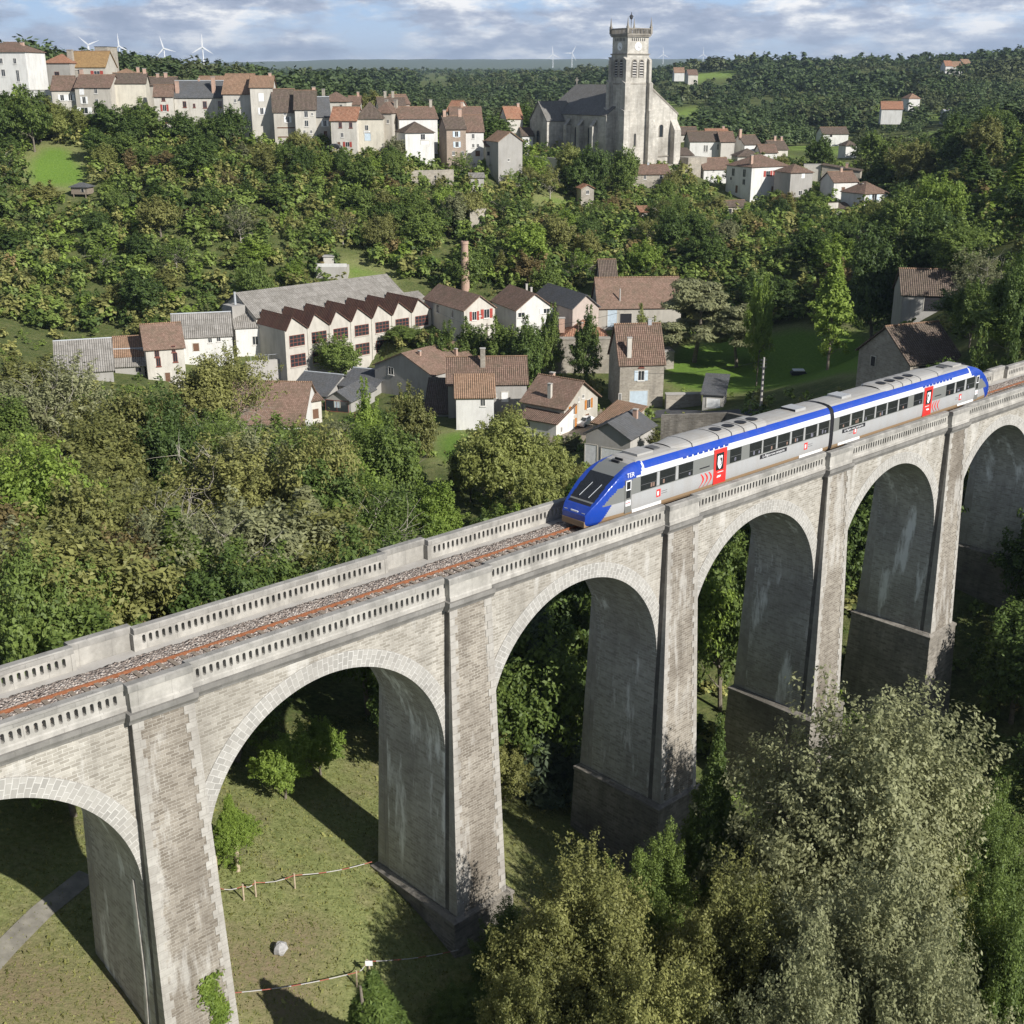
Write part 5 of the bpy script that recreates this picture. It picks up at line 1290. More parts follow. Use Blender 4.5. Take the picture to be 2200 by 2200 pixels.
house('G', 796, 1022, 865, 632, 0, 7, 9, 'gx', 5.6, 'w_stone', 'r_brown', 'tall stone house with pale blue shutters and a steep ribbed red-brown roof', [(905, 692, 34, 52, 'sb'), (905, 642, 26, 18, 'r'), (896, 815, 92, 88, 'db'), (800, 800, 16, 40, 'p')], [(.22, .10, 3.0, .7, 'w_cream'), (.78, .5, .8, .6, 'zinc')], lm='the tall stone house with blue shutters', group=VG, over=.3)
house('G', 1022, 1080, 660, 570, 0, 7, 4, 'flat', .05, 'w_stone', 'concrete', 'stub of stone wall joined to the right side of the tall house', [], [], name='ruined_wall', cat='wall')
house('G', 1228, 1336, 865, 792, 0, -14, 7, 'mf', 1.6, 'concrete', 'r_slate', 'small grey shed with planked doors beside the road', [(1285, 835, 70, 50, 'g')], [], name='shed', cat='shed', lm='the small grey roadside shed')
house('G', 1040, 1222, 858, 790, 0, 4, 1.0, 'flat', .05, 'w_stone', 'concrete', 'low stone yard wall between the tall house and the grey shed', [], [], name='yard_wall', cat='wall')
house('G', 622, 850, 1170, 1005, 0, -30, 8, 'gy', 1.8, 'concrete', 'r_slate', 'grey block garage with large doors close behind the train', [(760, 1120, 110, 100, 'g'), (650, 1120, 60, 110, 'g')], [(.68, .75, 1.2, .6)], name='garage', cat='garage', lm='the grey block garage')
house('G', 800, 925, 1000, 948, 0, 48, 5, 'ml', 2.2, 'w_stone', 'r_orange', 'roof of a stone barn with a sloping striped tile roof and pale wall', [], [], name='barn', cat='barn')
house('F', 1375, 1560, 615, 562, 0, -8, 7, 'mr_', .9, 'shut_orange', 'r_orange', 'open shed with an orange board wall and a thin sloping roof', [], [], name='open_shed', cat='shed', lm='the orange-boarded shed')
house('E', 1175, 1570, 1010, 990, 0, -5, 12, 'gx', 5.2, 'w_white', 'r_flat', 'low house with a long mossy red-brown roof in front of the river', [], [], lm='the long mossy roof by the river', group=VG)
house('E', 1600, 1672, 990, 870, 0, 38, 8, 'gx', 1.6, 'w_cream', 'r_brown', 'cream gable end with a dark door at the right of the mossy roof', [(1640, 940, 30, 50, 'd')], [], group=VG)
house('E', 1690, 1822, 930, 868, 0, -20, 9, 'gy', 1.5, 'w_grey', 'r_slate', 'workshop with rusty red framed glazed doors and a blue sheet inside', [(1750, 900, 120, 60, 'r'), (1752, 893, 26, 30, 'db')], [], name='workshop', cat='workshop', lm='the workshop with red doors')
house('E', 1500, 1690, 860, 838, 0, -22, 12, 'gx', 2.4, 'w_grey', 'r_slate', 'low workshop with a wide grey slate roof beside the river', [], [], name='workshop', cat='workshop')
house('E', 1760, 1940, 850, 800, 0, -22, 12, 'gx', 1.8, 'w_grey', 'r_slate', 'shed with a dark roof against the big grey gable', [], [], name='shed', cat='shed')
# right: stone farm buildings by the train's tail
house('H', 1200, 1520, 500, 365, 0, -6, 7, 'gx', 3.4, 'w_grey', 'r_dark', 'tall barn with an open front under a dark brown tiled roof, right of the lawn', [(1415, 420, 170, 90, 'dk')], [], name='barn', cat='barn', lm='the barn right of the lawn')
house('H', 1250, 1545, 850, 760, 0, 24, 9.5, 'gx', 3.6, 'w_stone', 'r_dark', 'stone farmhouse with a patched dark roof beside the rear of the train', [('L', .3, .45, .8, 1.2, 'dk'), (1400, 800, 200, 40, 'dk')], [], name='farmhouse', cat='farmhouse', lm='the stone farmhouse behind the train')
# slope buildings
house('A', 400, 490, 1085, 1048, 300, -10, 3.2, 'pyr', .9, 'wood', 'r_slate', 'grey wooden belvedere hut on posts on the grassy slope', [(465, 1068, 14, 20, 'dk')], [], name='belvedere_hut', cat='hut', lm='the wooden belvedere hut', over=.4, down=.2)
house('D', 572, 678, 1705, 1562, 333, 14, 4, 'gy', .9, 'w_stone', 'r_red', 'small stone dovecote tower with a red tiled roof on the slope', [(625, 1595, 26, 34, 'p')], [], name='dovecote', cat='dovecote', lm='the little red-roofed dovecote')
house('D', 1005, 1310, 1500, 1445, 352, 10, 8, 'gx', 2.2, 'w_stone', 'r_brown', 'low stone house with a brown roof under the church tower', [(1103, 1470, 22, 34, 'p'), (1235, 1465, 26, 38, 'p'), (1230, 1540, 20, 36, 'p')], [(.5, .5, .6, .6, 'zinc')], lm='the low house under the church', group=TG)
house('D', 1070, 1165, 1790, 1758, 318, 8, 4, 'mf', 1.0, 'w_stone', 'r_red', 'little garden shed with a bright orange roof below the church', [], [], name='garden_shed', cat='shed')
house('B', 1230, 1305, 780, 735, 322, 6, 4, 'mf', .8, 'concrete', 'r_fibre', 'small grey garden shed below the grey gabled barn', [(1265, 760, 20, 24, 'dk')], [], name='garden_shed', cat='shed')
for l_ in list(bpy.data.objects):
    if l_.name.startswith('belvedere_hut') and l_.type == 'EMPTY':
        for x in (-1.55, 1.55):
            for y in (.1, 3.0):
                mb = MB(); mb.box(x - .09, x + .09, y - .09, y + .09, -3.4, .0); mb.build('post', M['wood'], l_)
        mb = MB(); mb.box(-.7, 1.4, -1.3, -1.1, -3.3, -2.6); mb.build('railing', M['wood'], l_)

# ------------------------------------------------------------------ sawtooth factory
M['w_factory'] = plaster('factory_render', (0.52, 0.49, 0.435), amount=0.5)
fw, fyaw = 34.0, R(42.0)
fp = at(*q('F', 405, 675), 222)
fac = thing('factory', 'old pale factory with seven sawtooth roofs and rusty red windows by the river', 'factory', (fp[0], fp[1], fp[2]), fyaw)
FH, FD, NB = 7.6, 10.0, 7
mb = MB(); bw = fw / NB
mb.face([(0, 0, -4), (fw, 0, -4), (fw, 0, FH), (0, 0, FH)]); mb.face([(0, FD, -4), (0, 0, -4), (0, 0, FH), (0, FD, FH)]); mb.face([(fw, 0, -4), (fw, FD, -4), (fw, FD, FH), (fw, 0, FH)])
for i in range(NB):
    a = i * bw
    mb.face([(a, 0, FH), (a + bw, 0, FH), (a + bw * .30, 0, FH + 2.5)])
mb.build('front_wall', M['w_factory'], fac)
for i in range(NB):
    a = i * bw; mb = MB()
    mb.slab([(a - .05, FD, FH + .05), (a - .05, -.35, FH + .05), (a + bw * .30, -.35, FH + 2.62), (a + bw * .30, FD, FH + 2.62)], .14)
    mb.slab([(a + bw, -.35, FH + .05), (a + bw, FD, FH + .05), (a + bw * .30, FD, FH + 2.62), (a + bw * .30, -.35, FH + 2.62)], .14)
    mb.build('sawtooth_roof', M['r_saw'], fac)
    mb = MB()
    mb.box(a - .16, a + .16, -.14, .02, -3, FH); mb.build('pilaster', M['surround'], fac)
    for zc_, hh in ((5.6, 2.0), (1.9, 2.2)):
        T = lambda x, y, z, a=a, zc_=zc_: (a + bw / 2 + x, -y, zc_ + z)
        mb = MB(); w_, h_ = bw * .66, hh
        for k_ in range(5):
            x = -w_ / 2 + k_ * w_ / 4; mb.box(x - .05, x + .05, -.03, .06, -h_ / 2, h_ / 2, T)
        for z in (-h_ / 2, -h_ / 6, h_ / 6, h_ / 2): mb.box(-w_ / 2, w_ / 2, -.03, .055, z - .05, z + .05, T)
        wo = mb.build('factory_window', M['frame_red'], fac)
        mb = MB(); mb.box(-w_ / 2, w_ / 2, -.03, .02, -h_ / 2, h_ / 2, T); mb.build('pane', M['glass'], wo)
        mb = MB(); mb.box(-w_ / 2 - .1, w_ / 2 + .1, -.03, .14, -h_ / 2 - .22, -h_ / 2 - .06, T); mb.build('sill', M['surround'], wo)
mb = MB(); d2 = 13.0; eh, rh_ = 9.0, 12.6
mb.face([(0, FD, -4), (fw + 1, FD, -4), (fw + 1, FD, eh), (0, FD, eh)]); mb.face([(0, FD + d2, -4), (0, FD, -4), (0, FD, eh), (0, FD + d2 / 2, rh_), (0, FD + d2, eh)]); mb.face([(fw + 1, FD, -4), (fw + 1, FD + d2, -4), (fw + 1, FD + d2, eh), (fw + 1, FD + d2 / 2, rh_), (fw + 1, FD, eh)])
mb.build('rear_hall_wall', M['w_cream'], fac)
mb = MB()
mb.slab([(-.4, FD - .6, eh - .25), (fw + 1.4, FD - .6, eh - .25), (fw + 1.4, FD + d2 / 2, rh_ + .1), (-.4, FD + d2 / 2, rh_ + .1)], .15)
mb.slab([(fw + 1.4, FD + d2 + .6, eh - .25), (-.4, FD + d2 + .6, eh - .25), (-.4, FD + d2 / 2, rh_ + .1), (fw + 1.4, FD + d2 / 2, rh_ + .1)], .15)
mb.build('rear_hall_roof', M['r_fibre'], fac)
mb = MB(); mb.box(-3.2, -.02, FD + 3, FD + 6.5, -4, rh_ - 1.8); o_ = mb.build('stair_tower', M['w_grey'], fac)
mb = MB(); mb.tube([(-1.6, FD + 4.5, rh_ - 2), (-1.6, FD + 4.5, rh_ + .6)], .22, 8); mb.build('vent_pipe', M['zinc'], fac)
mb = MB(); mb.box(fw + .2, fw + 6.5, FD - 2, FD + 8, -4, 6.6); mb.build('side_wing_wall', M['w_cream'], fac)
mb = MB(); mb.slab([(fw - .2, FD - 2.4, 6.7), (fw + 6.9, FD - 2.4, 6.7), (fw + 6.9, FD + 3, 9.0), (fw - .2, FD + 3, 9.0)], .15)
mb.slab([(fw + 6.9, FD + 8.4, 6.7), (fw - .2, FD + 8.4, 6.7), (fw - .2, FD + 3, 9.0), (fw + 6.9, FD + 3, 9.0)], .15); mb.build('side_wing_roof', M['r_fibre'], fac)
PROTECT.append((490, 590, 930, 760, 215)); LANDMARK.append((720, 690, 'the sawtooth factory', 225))
for u in (3, 10, 17, 24, 31): FOOT.append((fp[0] + u * math.cos(fyaw) - 9 * math.sin(fyaw), fp[1] + u * math.sin(fyaw) + 9 * math.cos(fyaw), 11))
# quay wall along the river in front of the factory
a = onz(*q('E', 1310, 765), -28.4); b = onz(*q('E', 1600, 740), -28.4)
qv = thing('quay_wall', 'pale concrete quay wall along the river below the factory', 'wall', (a[0], a[1], -29))
mb = MB(); d_ = (b - a)[:2]; l_ = np.hypot(*d_); d_ = d_ / l_; n_ = np.array([-d_[1], d_[0]])
T = lambda x, y, z: (a[0] + d_[0] * x + n_[0] * y, a[1] + d_[1] * x + n_[1] * y, z)
mb.box(-1, l_ + 2, 0, .6, -31, -24.9, T); mb.build('wall', M['concrete'], qv, world=True)
mb = MB()
for x in np.arange(0, l_ * .5, 1.6): mb.box(x, x + .06, .2, .26, -24.9, -23.9, T)
mb.box(0, l_ * .5, .2, .26, -23.95, -23.9, T); mb.build('railing', M['zinc'], qv, world=True)
# brick chimney
cb = at(*q('P', 1000, 645), 258)
bc = thing('factory_chimney', 'tall slender red brick factory chimney rising from the valley', 'chimney', (cb[0], cb[1], cb[2] - 1))
ztop = at(1000, 518, 258)[2]
mb = MB(); H_ = ztop - cb[2] + 1
mb.tube([(0, 0, -3), (0, 0, H_ * .5), (0, 0, H_ - .6), (0, 0, H_ - .6), (0, 0, H_)], [1.0, .86, .68, .8, .8], 18); mb.build('shaft', M['brick'], bc, smooth=False)
mb = MB(); mb.tube([(0, 0, H_), (0, 0, H_ + .02)], .45, 12); mb.build('flue_mouth', M['t_dark'], bc)
PROTECT.append((972, 510, 1028, 650, 258)); LANDMARK.append((1000, 580, 'the brick chimney', 258))

# ------------------------------------------------------------------ church
cp = at(*q('D', 930, 1345), 372); cyaw = R(31.0)
ch = thing('church', 'large pale stone church with a square clock tower and slate nave roof above the valley', 'church', (cp[0], cp[1], cp[2]), cyaw)
ch.scale = (1, 1, .885)
S = M['church']; ST = M['church_trim']
def cpart(mb, name, m, parent=None): return mb.build(name, m, parent or ch)
zt0 = 24.2
mb = MB()
mb.box(0, 8, 0, 8, -6, zt0); mb.box(.15, 7.85, .15, 7.85, zt0, 33.4); mb.box(.3, 7.7, .3, 7.7, 33.4, 39.2)
tw = cpart(mb, 'tower', S)
mb = MB()
for z, e in ((zt0, .25), (33.3, .3), (39.1, .45), (38.7, .3)):
    mb.box(-e + .2, 7.8 + e, -e + .2, 7.8 + e, z, z + (.35 if z < 39 else .55))
cpart(mb, 'string_course', ST, tw)
# stepped buttresses of the tower
for (x0, x1, y0, y1) in ((-1.6, .6, -1.6, .6), (7.4, 9.0, -1.6, .6), (-1.6, .6, 6.6, 8.6)):
    mb = MB()
    for (e, za, zb_) in ((0, -6, 16), (.35, 16, 24.5), (.75, 24.5, 31.6)):
        ax0, ax1, ay0, ay1 = x0 + (e if x0 < 0 else 0), x1 - (e if x0 > 0 else 0), y0 + (e if y0 < 0 else 0), y1 - (e if y0 > 0 else 0)
        mb.box(ax0, ax1, ay0, ay1, za, zb_)
        mb.slab([(ax0 - .02, ay0 - .02, zb_), (ax1 + .02, ay0 - .02, zb_), (ax1 + .02, ay1 + .02, zb_ + 1.0), (ax0 - .02, ay1 + .02, zb_ + 1.0)], .3)
    cpart(mb, 'buttress', S, tw)
# paired belfry openings with louvres, blind arcade, clocks
def face_T(fc):
    if fc == 0: return lambda x, y, z: (x, .15 - y, z)
    if fc == 1: return lambda x, y, z: (.15 - y, 8 - x, z)
    return lambda x, y, z: (7.85 + y, x, z)
for fc in (0, 1, 2):
    T = face_T(fc)
    for xc in (2.75, 5.25):
        mb = MB(); n = 10; pts_o = []; pts_i = []
        for (hw, lst) in ((.95, pts_o), (.68, pts_i)):
            lst += [(xc - hw, 26.4), (xc - hw, 30.8)] + [(xc - hw * math.cos(math.pi * i / n), 30.8 + hw * 1.25 * math.sin(math.pi * i / n)) for i in range(1, n)] + [(xc + hw, 30.8), (xc + hw, 26.4)]
        for i in range(len(pts_o) - 1):
            a0, a1, b0, b1 = pts_o[i], pts_o[i + 1], pts_i[i], pts_i[i + 1]
            mb.face([T(a0[0], .18, a0[1]), T(a1[0], .18, a1[1]), T(b1[0], .18, b1[1]), T(b0[0], .18, b0[1])][::(1 if fc != 1 else 1)])
            mb.face([T(b0[0], .18, b0[1]), T(b1[0], .18, b1[1]), T(b1[0], .0, b1[1]), T(b0[0], .0, b0[1])])
            mb.face([T(a0[0], .18, a0[1]), T(a0[0], 0, a0[1]), T(a1[0], 0, a1[1]), T(a1[0], .18, a1[1])])
        bo_ = cpart(mb, 'belfry_opening', ST, tw)
        mb = MB(); mb.face([T(x, .02, z) for x, z in pts_i]); mb.build('dark_opening', M['t_dark'], tw)
        mb = MB()
        for z in np.arange(26.9, 31.0, .82): mb.hexa([T(xc - .66, .03, z), T(xc + .66, .03, z), T(xc + .66, .22, z - .3), T(xc - .66, .22, z - .3), T(xc - .66, .03, z + .1), T(xc + .66, .03, z + .1), T(xc + .66, .22, z - .2), T(xc - .66, .22, z - .2)])
        cpart(mb, 'louvre', M['concrete'], tw)
    T2 = lambda x, y, z, T=T: T(x, y - .15, z)
    mb = MB()
    for k_ in range(7):
        x = 1.9 + k_ * .72
        mb.box(x - .15, x + .15, .0, .02, 37.4, 38.3, T2)
    mb.build('arcade_slots', M['t_dark'], tw)
    mb = MB(); nn_ = 28
    mb.face([T2(4 + 1.12 * math.cos(2 * math.pi * i / nn_), .10, 35.8 + 1.26 * math.sin(2 * math.pi * i / nn_)) for i in range(nn_)])
    for i in range(nn_):
        p0, p1 = 2 * math.pi * i / nn_, 2 * math.pi * (i + 1) / nn_
        mb.face([T2(4 + 1.12 * math.cos(p0), .10, 35.8 + 1.26 * math.sin(p0)), T2(4 + 1.12 * math.cos(p1), .10, 35.8 + 1.26 * math.sin(p1)), T2(4 + 1.12 * math.cos(p1), -.1, 35.8 + 1.26 * math.sin(p1)), T2(4 + 1.12 * math.cos(p0), -.1, 35.8 + 1.26 * math.sin(p0))])
    ck = mb.build('clock_face', M['white_paint'], tw)
    for an, ln, wd in ((R(-50), .62, .10), (R(-65), .9, .07)):
        mb = MB(); dx, dz = math.cos(an), math.sin(an)
        mb.hexa([T2(4 - dz * wd + 0, .11, 35.8 + dx * wd), T2(4 + dz * wd, .11, 35.8 - dx * wd), T2(4 + dx * ln + dz * wd * .5, .11, 35.8 + dz * ln - dx * wd * .5), T2(4 + dx * ln - dz * wd * .5, .11, 35.8 + dz * ln + dx * wd * .5)] + [T2(4 - dz * wd, .15, 35.8 + dx * wd), T2(4 + dz * wd, .15, 35.8 - dx * wd), T2(4 + dx * ln + dz * wd * .5, .15, 35.8 + dz * ln - dx * wd * .5), T2(4 + dx * ln - dz * wd * .5, .15, 35.8 + dz * ln + dx * wd * .5)])
        mb.build('clock_hand', M['t_dark'], tw)
# balustrade, pinnacles, weathercock
mb = MB()
for a0 in range(4):
    f_ = [lambda u: (u, -.1), lambda u: (8.1, u), lambda u: (u, 8.1), lambda u: (-.1, u)][a0]
    for u in np.arange(.1, 8.1, .55):
        x, y = f_(u); mb.box(x - .11, x + .11, y - .11, y + .11, 39.6, 41.0)
    (xa, ya2), (xb, yb2) = f_(-.1), f_(8.1)
    mb.box(min(xa, xb) - .15, max(xa, xb) + .15, min(ya2, yb2) - .15, max(ya2, yb2) + .15, 41.0, 41.3)
cpart(mb, 'balustrade', ST, tw)
for x, y in ((-.1, -.1), (8.1, -.1), (8.1, 8.1), (-.1, 8.1)):
    mb = MB(); mb.box(x - .32, x + .32, y - .32, y + .32, 39.6, 41.8)
    mb.tube([(x, y, 41.8), (x, y, 42.8), (x, y, 44.6)], [.30, .2, .03], 8); cpart(mb, 'pinnacle', ST, tw)
mb = MB(); mb.tube([(4, 4, 39.6), (4, 4, 46.2)], .09, 6)
cross_bits = [(R(20), 1), (R(110), 1), (R(65), .8)]
for an, s2 in cross_bits:
    mb.tube([(4 - .8 * s2 * math.cos(an), 4 - .8 * s2 * math.sin(an), 44.9), (4 + .8 * s2 * math.cos(an), 4 + .8 * s2 * math.sin(an), 44.9)], .06, 5)
mb.tube([(4, 4, 44.0), (4, 4, 44.4), (4, 4, 45.2), (4, 4, 45.6)], [.1, .5, .5, .05], 10); cpart(mb, 'weathercock', M['dark_metal'], tw)
# nave: west gable wall right of the tower, long walls, slate roof
xr, xl_, xrd, yN0, yN1, zE, zR = 19.8, -3.2, 8.4, 1.0, 38.0, 14.6, 24.0
mb = MB()
mb.face([(xrd - 3, yN0, -8), (xr, yN0, -8), (xr, yN0, zE + .2), (xrd, yN0, zR + .5), (xrd - 3, yN0, zR - 2)])
mb.face([(xl_, 5, -6), (xrd, 5, -6), (xrd, 5, zR), (xl_, 5, zE)])
mb.face([(xr, yN0, -8), (xr, yN1, -8), (xr, yN1, zE), (xr, yN0, zE)]); mb.face([(xl_, yN1, -6), (xl_, 5, -6), (xl_, 5, zE), (xl_, yN1, zE)])
mb.face([(xr, yN1, -8), (xl_, yN1, -8), (xl_, yN1, zE), (xrd, yN1, zR), (xr, yN1, zE)])
nv = cpart(mb, 'nave_wall', S)
mb = MB()
mb.slab([(xrd, yN0 + .4, zR + .1), (xr + .4, yN0 + .4, zE - .1), (xr + .4, yN1 + .3, zE - .1), (xrd, yN1 + .3, zR + .1)][::-1][::-1], .25)
mb.slab([(xl_ - .4, 4.9, zE - .1), (xrd, 4.9, zR + .1), (xrd, yN1 + .3, zR + .1), (xl_ - .4, yN1 + .3, zE - .1)][::-1][::-1], .25)
rf = cpart(mb, 'nave_roof', M['r_church'])
mb = MB(); mb.hexa([(xrd - .3, yN0 - .12, zR + .2), (xr + .3, yN0 - .12, zE - .1), (xr + .3, yN0 + .5, zE - .1), (xrd - .3, yN0 + .5, zR + .2), (xrd - .3, yN0 - .12, zR + .9), (xr + .3, yN0 - .12, zE + .45), (xr + .3, yN0 + .5, zE + .45), (xrd - .3, yN0 + .5, zR + .9)])
cpart(mb, 'gable_coping', ST, nv)
for x in (8.9, 17.3):
    mb = MB(); mb.box(x, x + 2.4, yN0 - 2.2, yN0, -8, 9.6); mb.slab([(x, yN0 - 2.25, 9.6), (x + 2.4, yN0 - 2.25, 9.6), (x + 2.4, yN0, 13.0), (x, yN0, 13.0)], .25)
    mb.face([(x, yN0 - 2.2, 9.6), (x, yN0, 13), (x, yN0, 9.6)]); mb.face([(x + 2.4, yN0 - 2.2, 9.6), (x + 2.4, yN0, 9.6), (x + 2.4, yN0, 13)])
    cpart(mb, 'buttress', S, nv)
def arch_win(x, z0, z1, hw, T, parent, nm='arched_window'):
    mb = MB(); n = 10
    inn = [(x - hw, z0), (x + hw, z0), (x + hw, z1)] + [(x + hw * math.cos(math.pi * i / n), z1 + hw * 1.1 * math.sin(math.pi * i / n)) for i in range(1, n)] + [(x - hw, z1)]
    out = [(x + (a - x) * 1.35, z1 + (b - z1) * 1.08 if b > z1 else b) for a, b in inn]
    for i in range(len(inn)):
        j = (i + 1) % len(inn)
        mb.face([T(out[i][0], .12, out[i][1]), T(out[j][0], .12, out[j][1]), T(inn[j][0], .12, inn[j][1]), T(inn[i][0], .12, inn[i][1])])
        mb.face([T(inn[i][0], .12, inn[i][1]), T(inn[j][0], .12, inn[j][1]), T(inn[j][0], -.05, inn[j][1]), T(inn[i][0], -.05, inn[i][1])])
        mb.face([T(out[j][0], .12, out[j][1]), T(out[i][0], .12, out[i][1]), T(out[i][0], -.05, out[i][1]), T(out[j][0], -.05, out[j][1])])
    o = mb.build(nm, ST, parent)
    mb = MB(); mb.face([T(a, .02, b) for a, b in inn]); mb.build('window_glass', M['glass'], parent)
arch_win(13.9, 7.6, 10.8, .62, lambda x, y, z: (x, yN0 - y, z), nv)
arch_win(3.6, 5.0, 8.6, .28, lambda x, y, z: (x, -y, z), tw, 'slit_window')
mb = MB(); mb.box(xrd + 2, xr - 2.5, yN0 - .35, yN0, 1.2, 1.6); cpart(mb, 'ledge', ST, nv)
# left flank: buttresses and tall windows
for y in (9.5, 16.5, 23.5):
    mb = MB(); mb.box(xl_ - 1.8, xl_, y, y + 1.5, -6, 11); mb.slab([(xl_, y, 13.2), (xl_ - 1.85, y, 11), (xl_ - 1.85, y + 1.5, 11), (xl_, y + 1.5, 13.2)][::-1], .25); cpart(mb, 'buttress', S, nv)
for y in (13.2, 20.2): arch_win(-y, 3.5, 9.5, 1.0, lambda x, y2, z: (xl_ - y2, -x, z), nv)
# chapel with its own gable
xc0, yc0, yc1, zc0, zc1 = -9.6, 27.0, 36.8, 12.4, 18.6
mb = MB(); ym = (yc0 + yc1) / 2
mb.face([(xc0, yc1, -6), (xc0, yc0, -6), (xc0, yc0, zc0), (xc0, ym, zc1), (xc0, yc1, zc0)]); mb.face([(xc0, yc0, -6), (xl_, yc0, -6), (xl_, yc0, zc0), (xc0, yc0, zc0)]); mb.face([(xl_, yc1, -6), (xc0, yc1, -6), (xc0, yc1, zc0), (xl_, yc1, zc0)])
cw_ = cpart(mb, 'chapel_wall', S)
mb = MB()
mb.slab([(xc0 - .3, yc0 - .4, zc0 - .2), (xl_ + 4, yc0 - .4, zc0 - .2), (xl_ + 4, ym, zc1 + .15), (xc0 - .3, ym, zc1 + .15)], .25)
mb.slab([(xl_ + 4, yc1 + .4, zc0 - .2), (xc0 - .3, yc1 + .4, zc0 - .2), (xc0 - .3, ym, zc1 + .15), (xl_ + 4, ym, zc1 + .15)], .25); cpart(mb, 'chapel_roof', M['r_church'])
arch_win(-ym, 3.0, 8.0, .9, lambda x, y, z: (xc0 - y, -x, z), cw_)
mb = MB(); mb.box(xrd - .12, xrd + .12, yN1 - .1, yN1 + .1, zR, zR + 2.4); mb.box(xrd - .7, xrd + .7, yN1 - .1, yN1 + .1, zR + 1.4, zR + 1.65); cpart(mb, 'roof_cross', ST)
mb = MB(); mb.box(-2.5, 24, -6, 2, -9, -1.2); mb.box(19.9, 27, -5, 1, -9, 1.0); cpart(mb, 'terrace_base', M['w_stone'])
PROTECT.append((1155, 40, 1462, 345, 365)); LANDMARK.append((1350, 250, 'the church', 372))
for u in (2, 10, 18):
    for v in (4, 16, 28, 36): FOOT.append((cp[0] + u * math.cos(cyaw) - v * math.sin(cyaw), cp[1] + u * math.sin(cyaw) + v * math.cos(cyaw), 8))

sp_ = at(*q('C', 1705, 232), 1150); g_ = gz(sp_[0], sp_[1])
t = thing('far_church_spire', 'tiny grey church spire above the trees on the far right ridge', 'church spire', (sp_[0], sp_[1], min(g_, sp_[2])))
hh_ = at(*q('C', 1705, 170), 1150)[2] - min(g_, sp_[2])
mb = MB(); mb.box(-2.6, 2.6, -2.6, 2.6, -2, hh_ * .55); mb.build('tower', M['w_beige'], t)
mb = MB(); mb.tube([(0, 0, hh_ * .55), (0, 0, hh_)], [3.2, .1], 8); mb.build('spire', M['r_slate'], t)
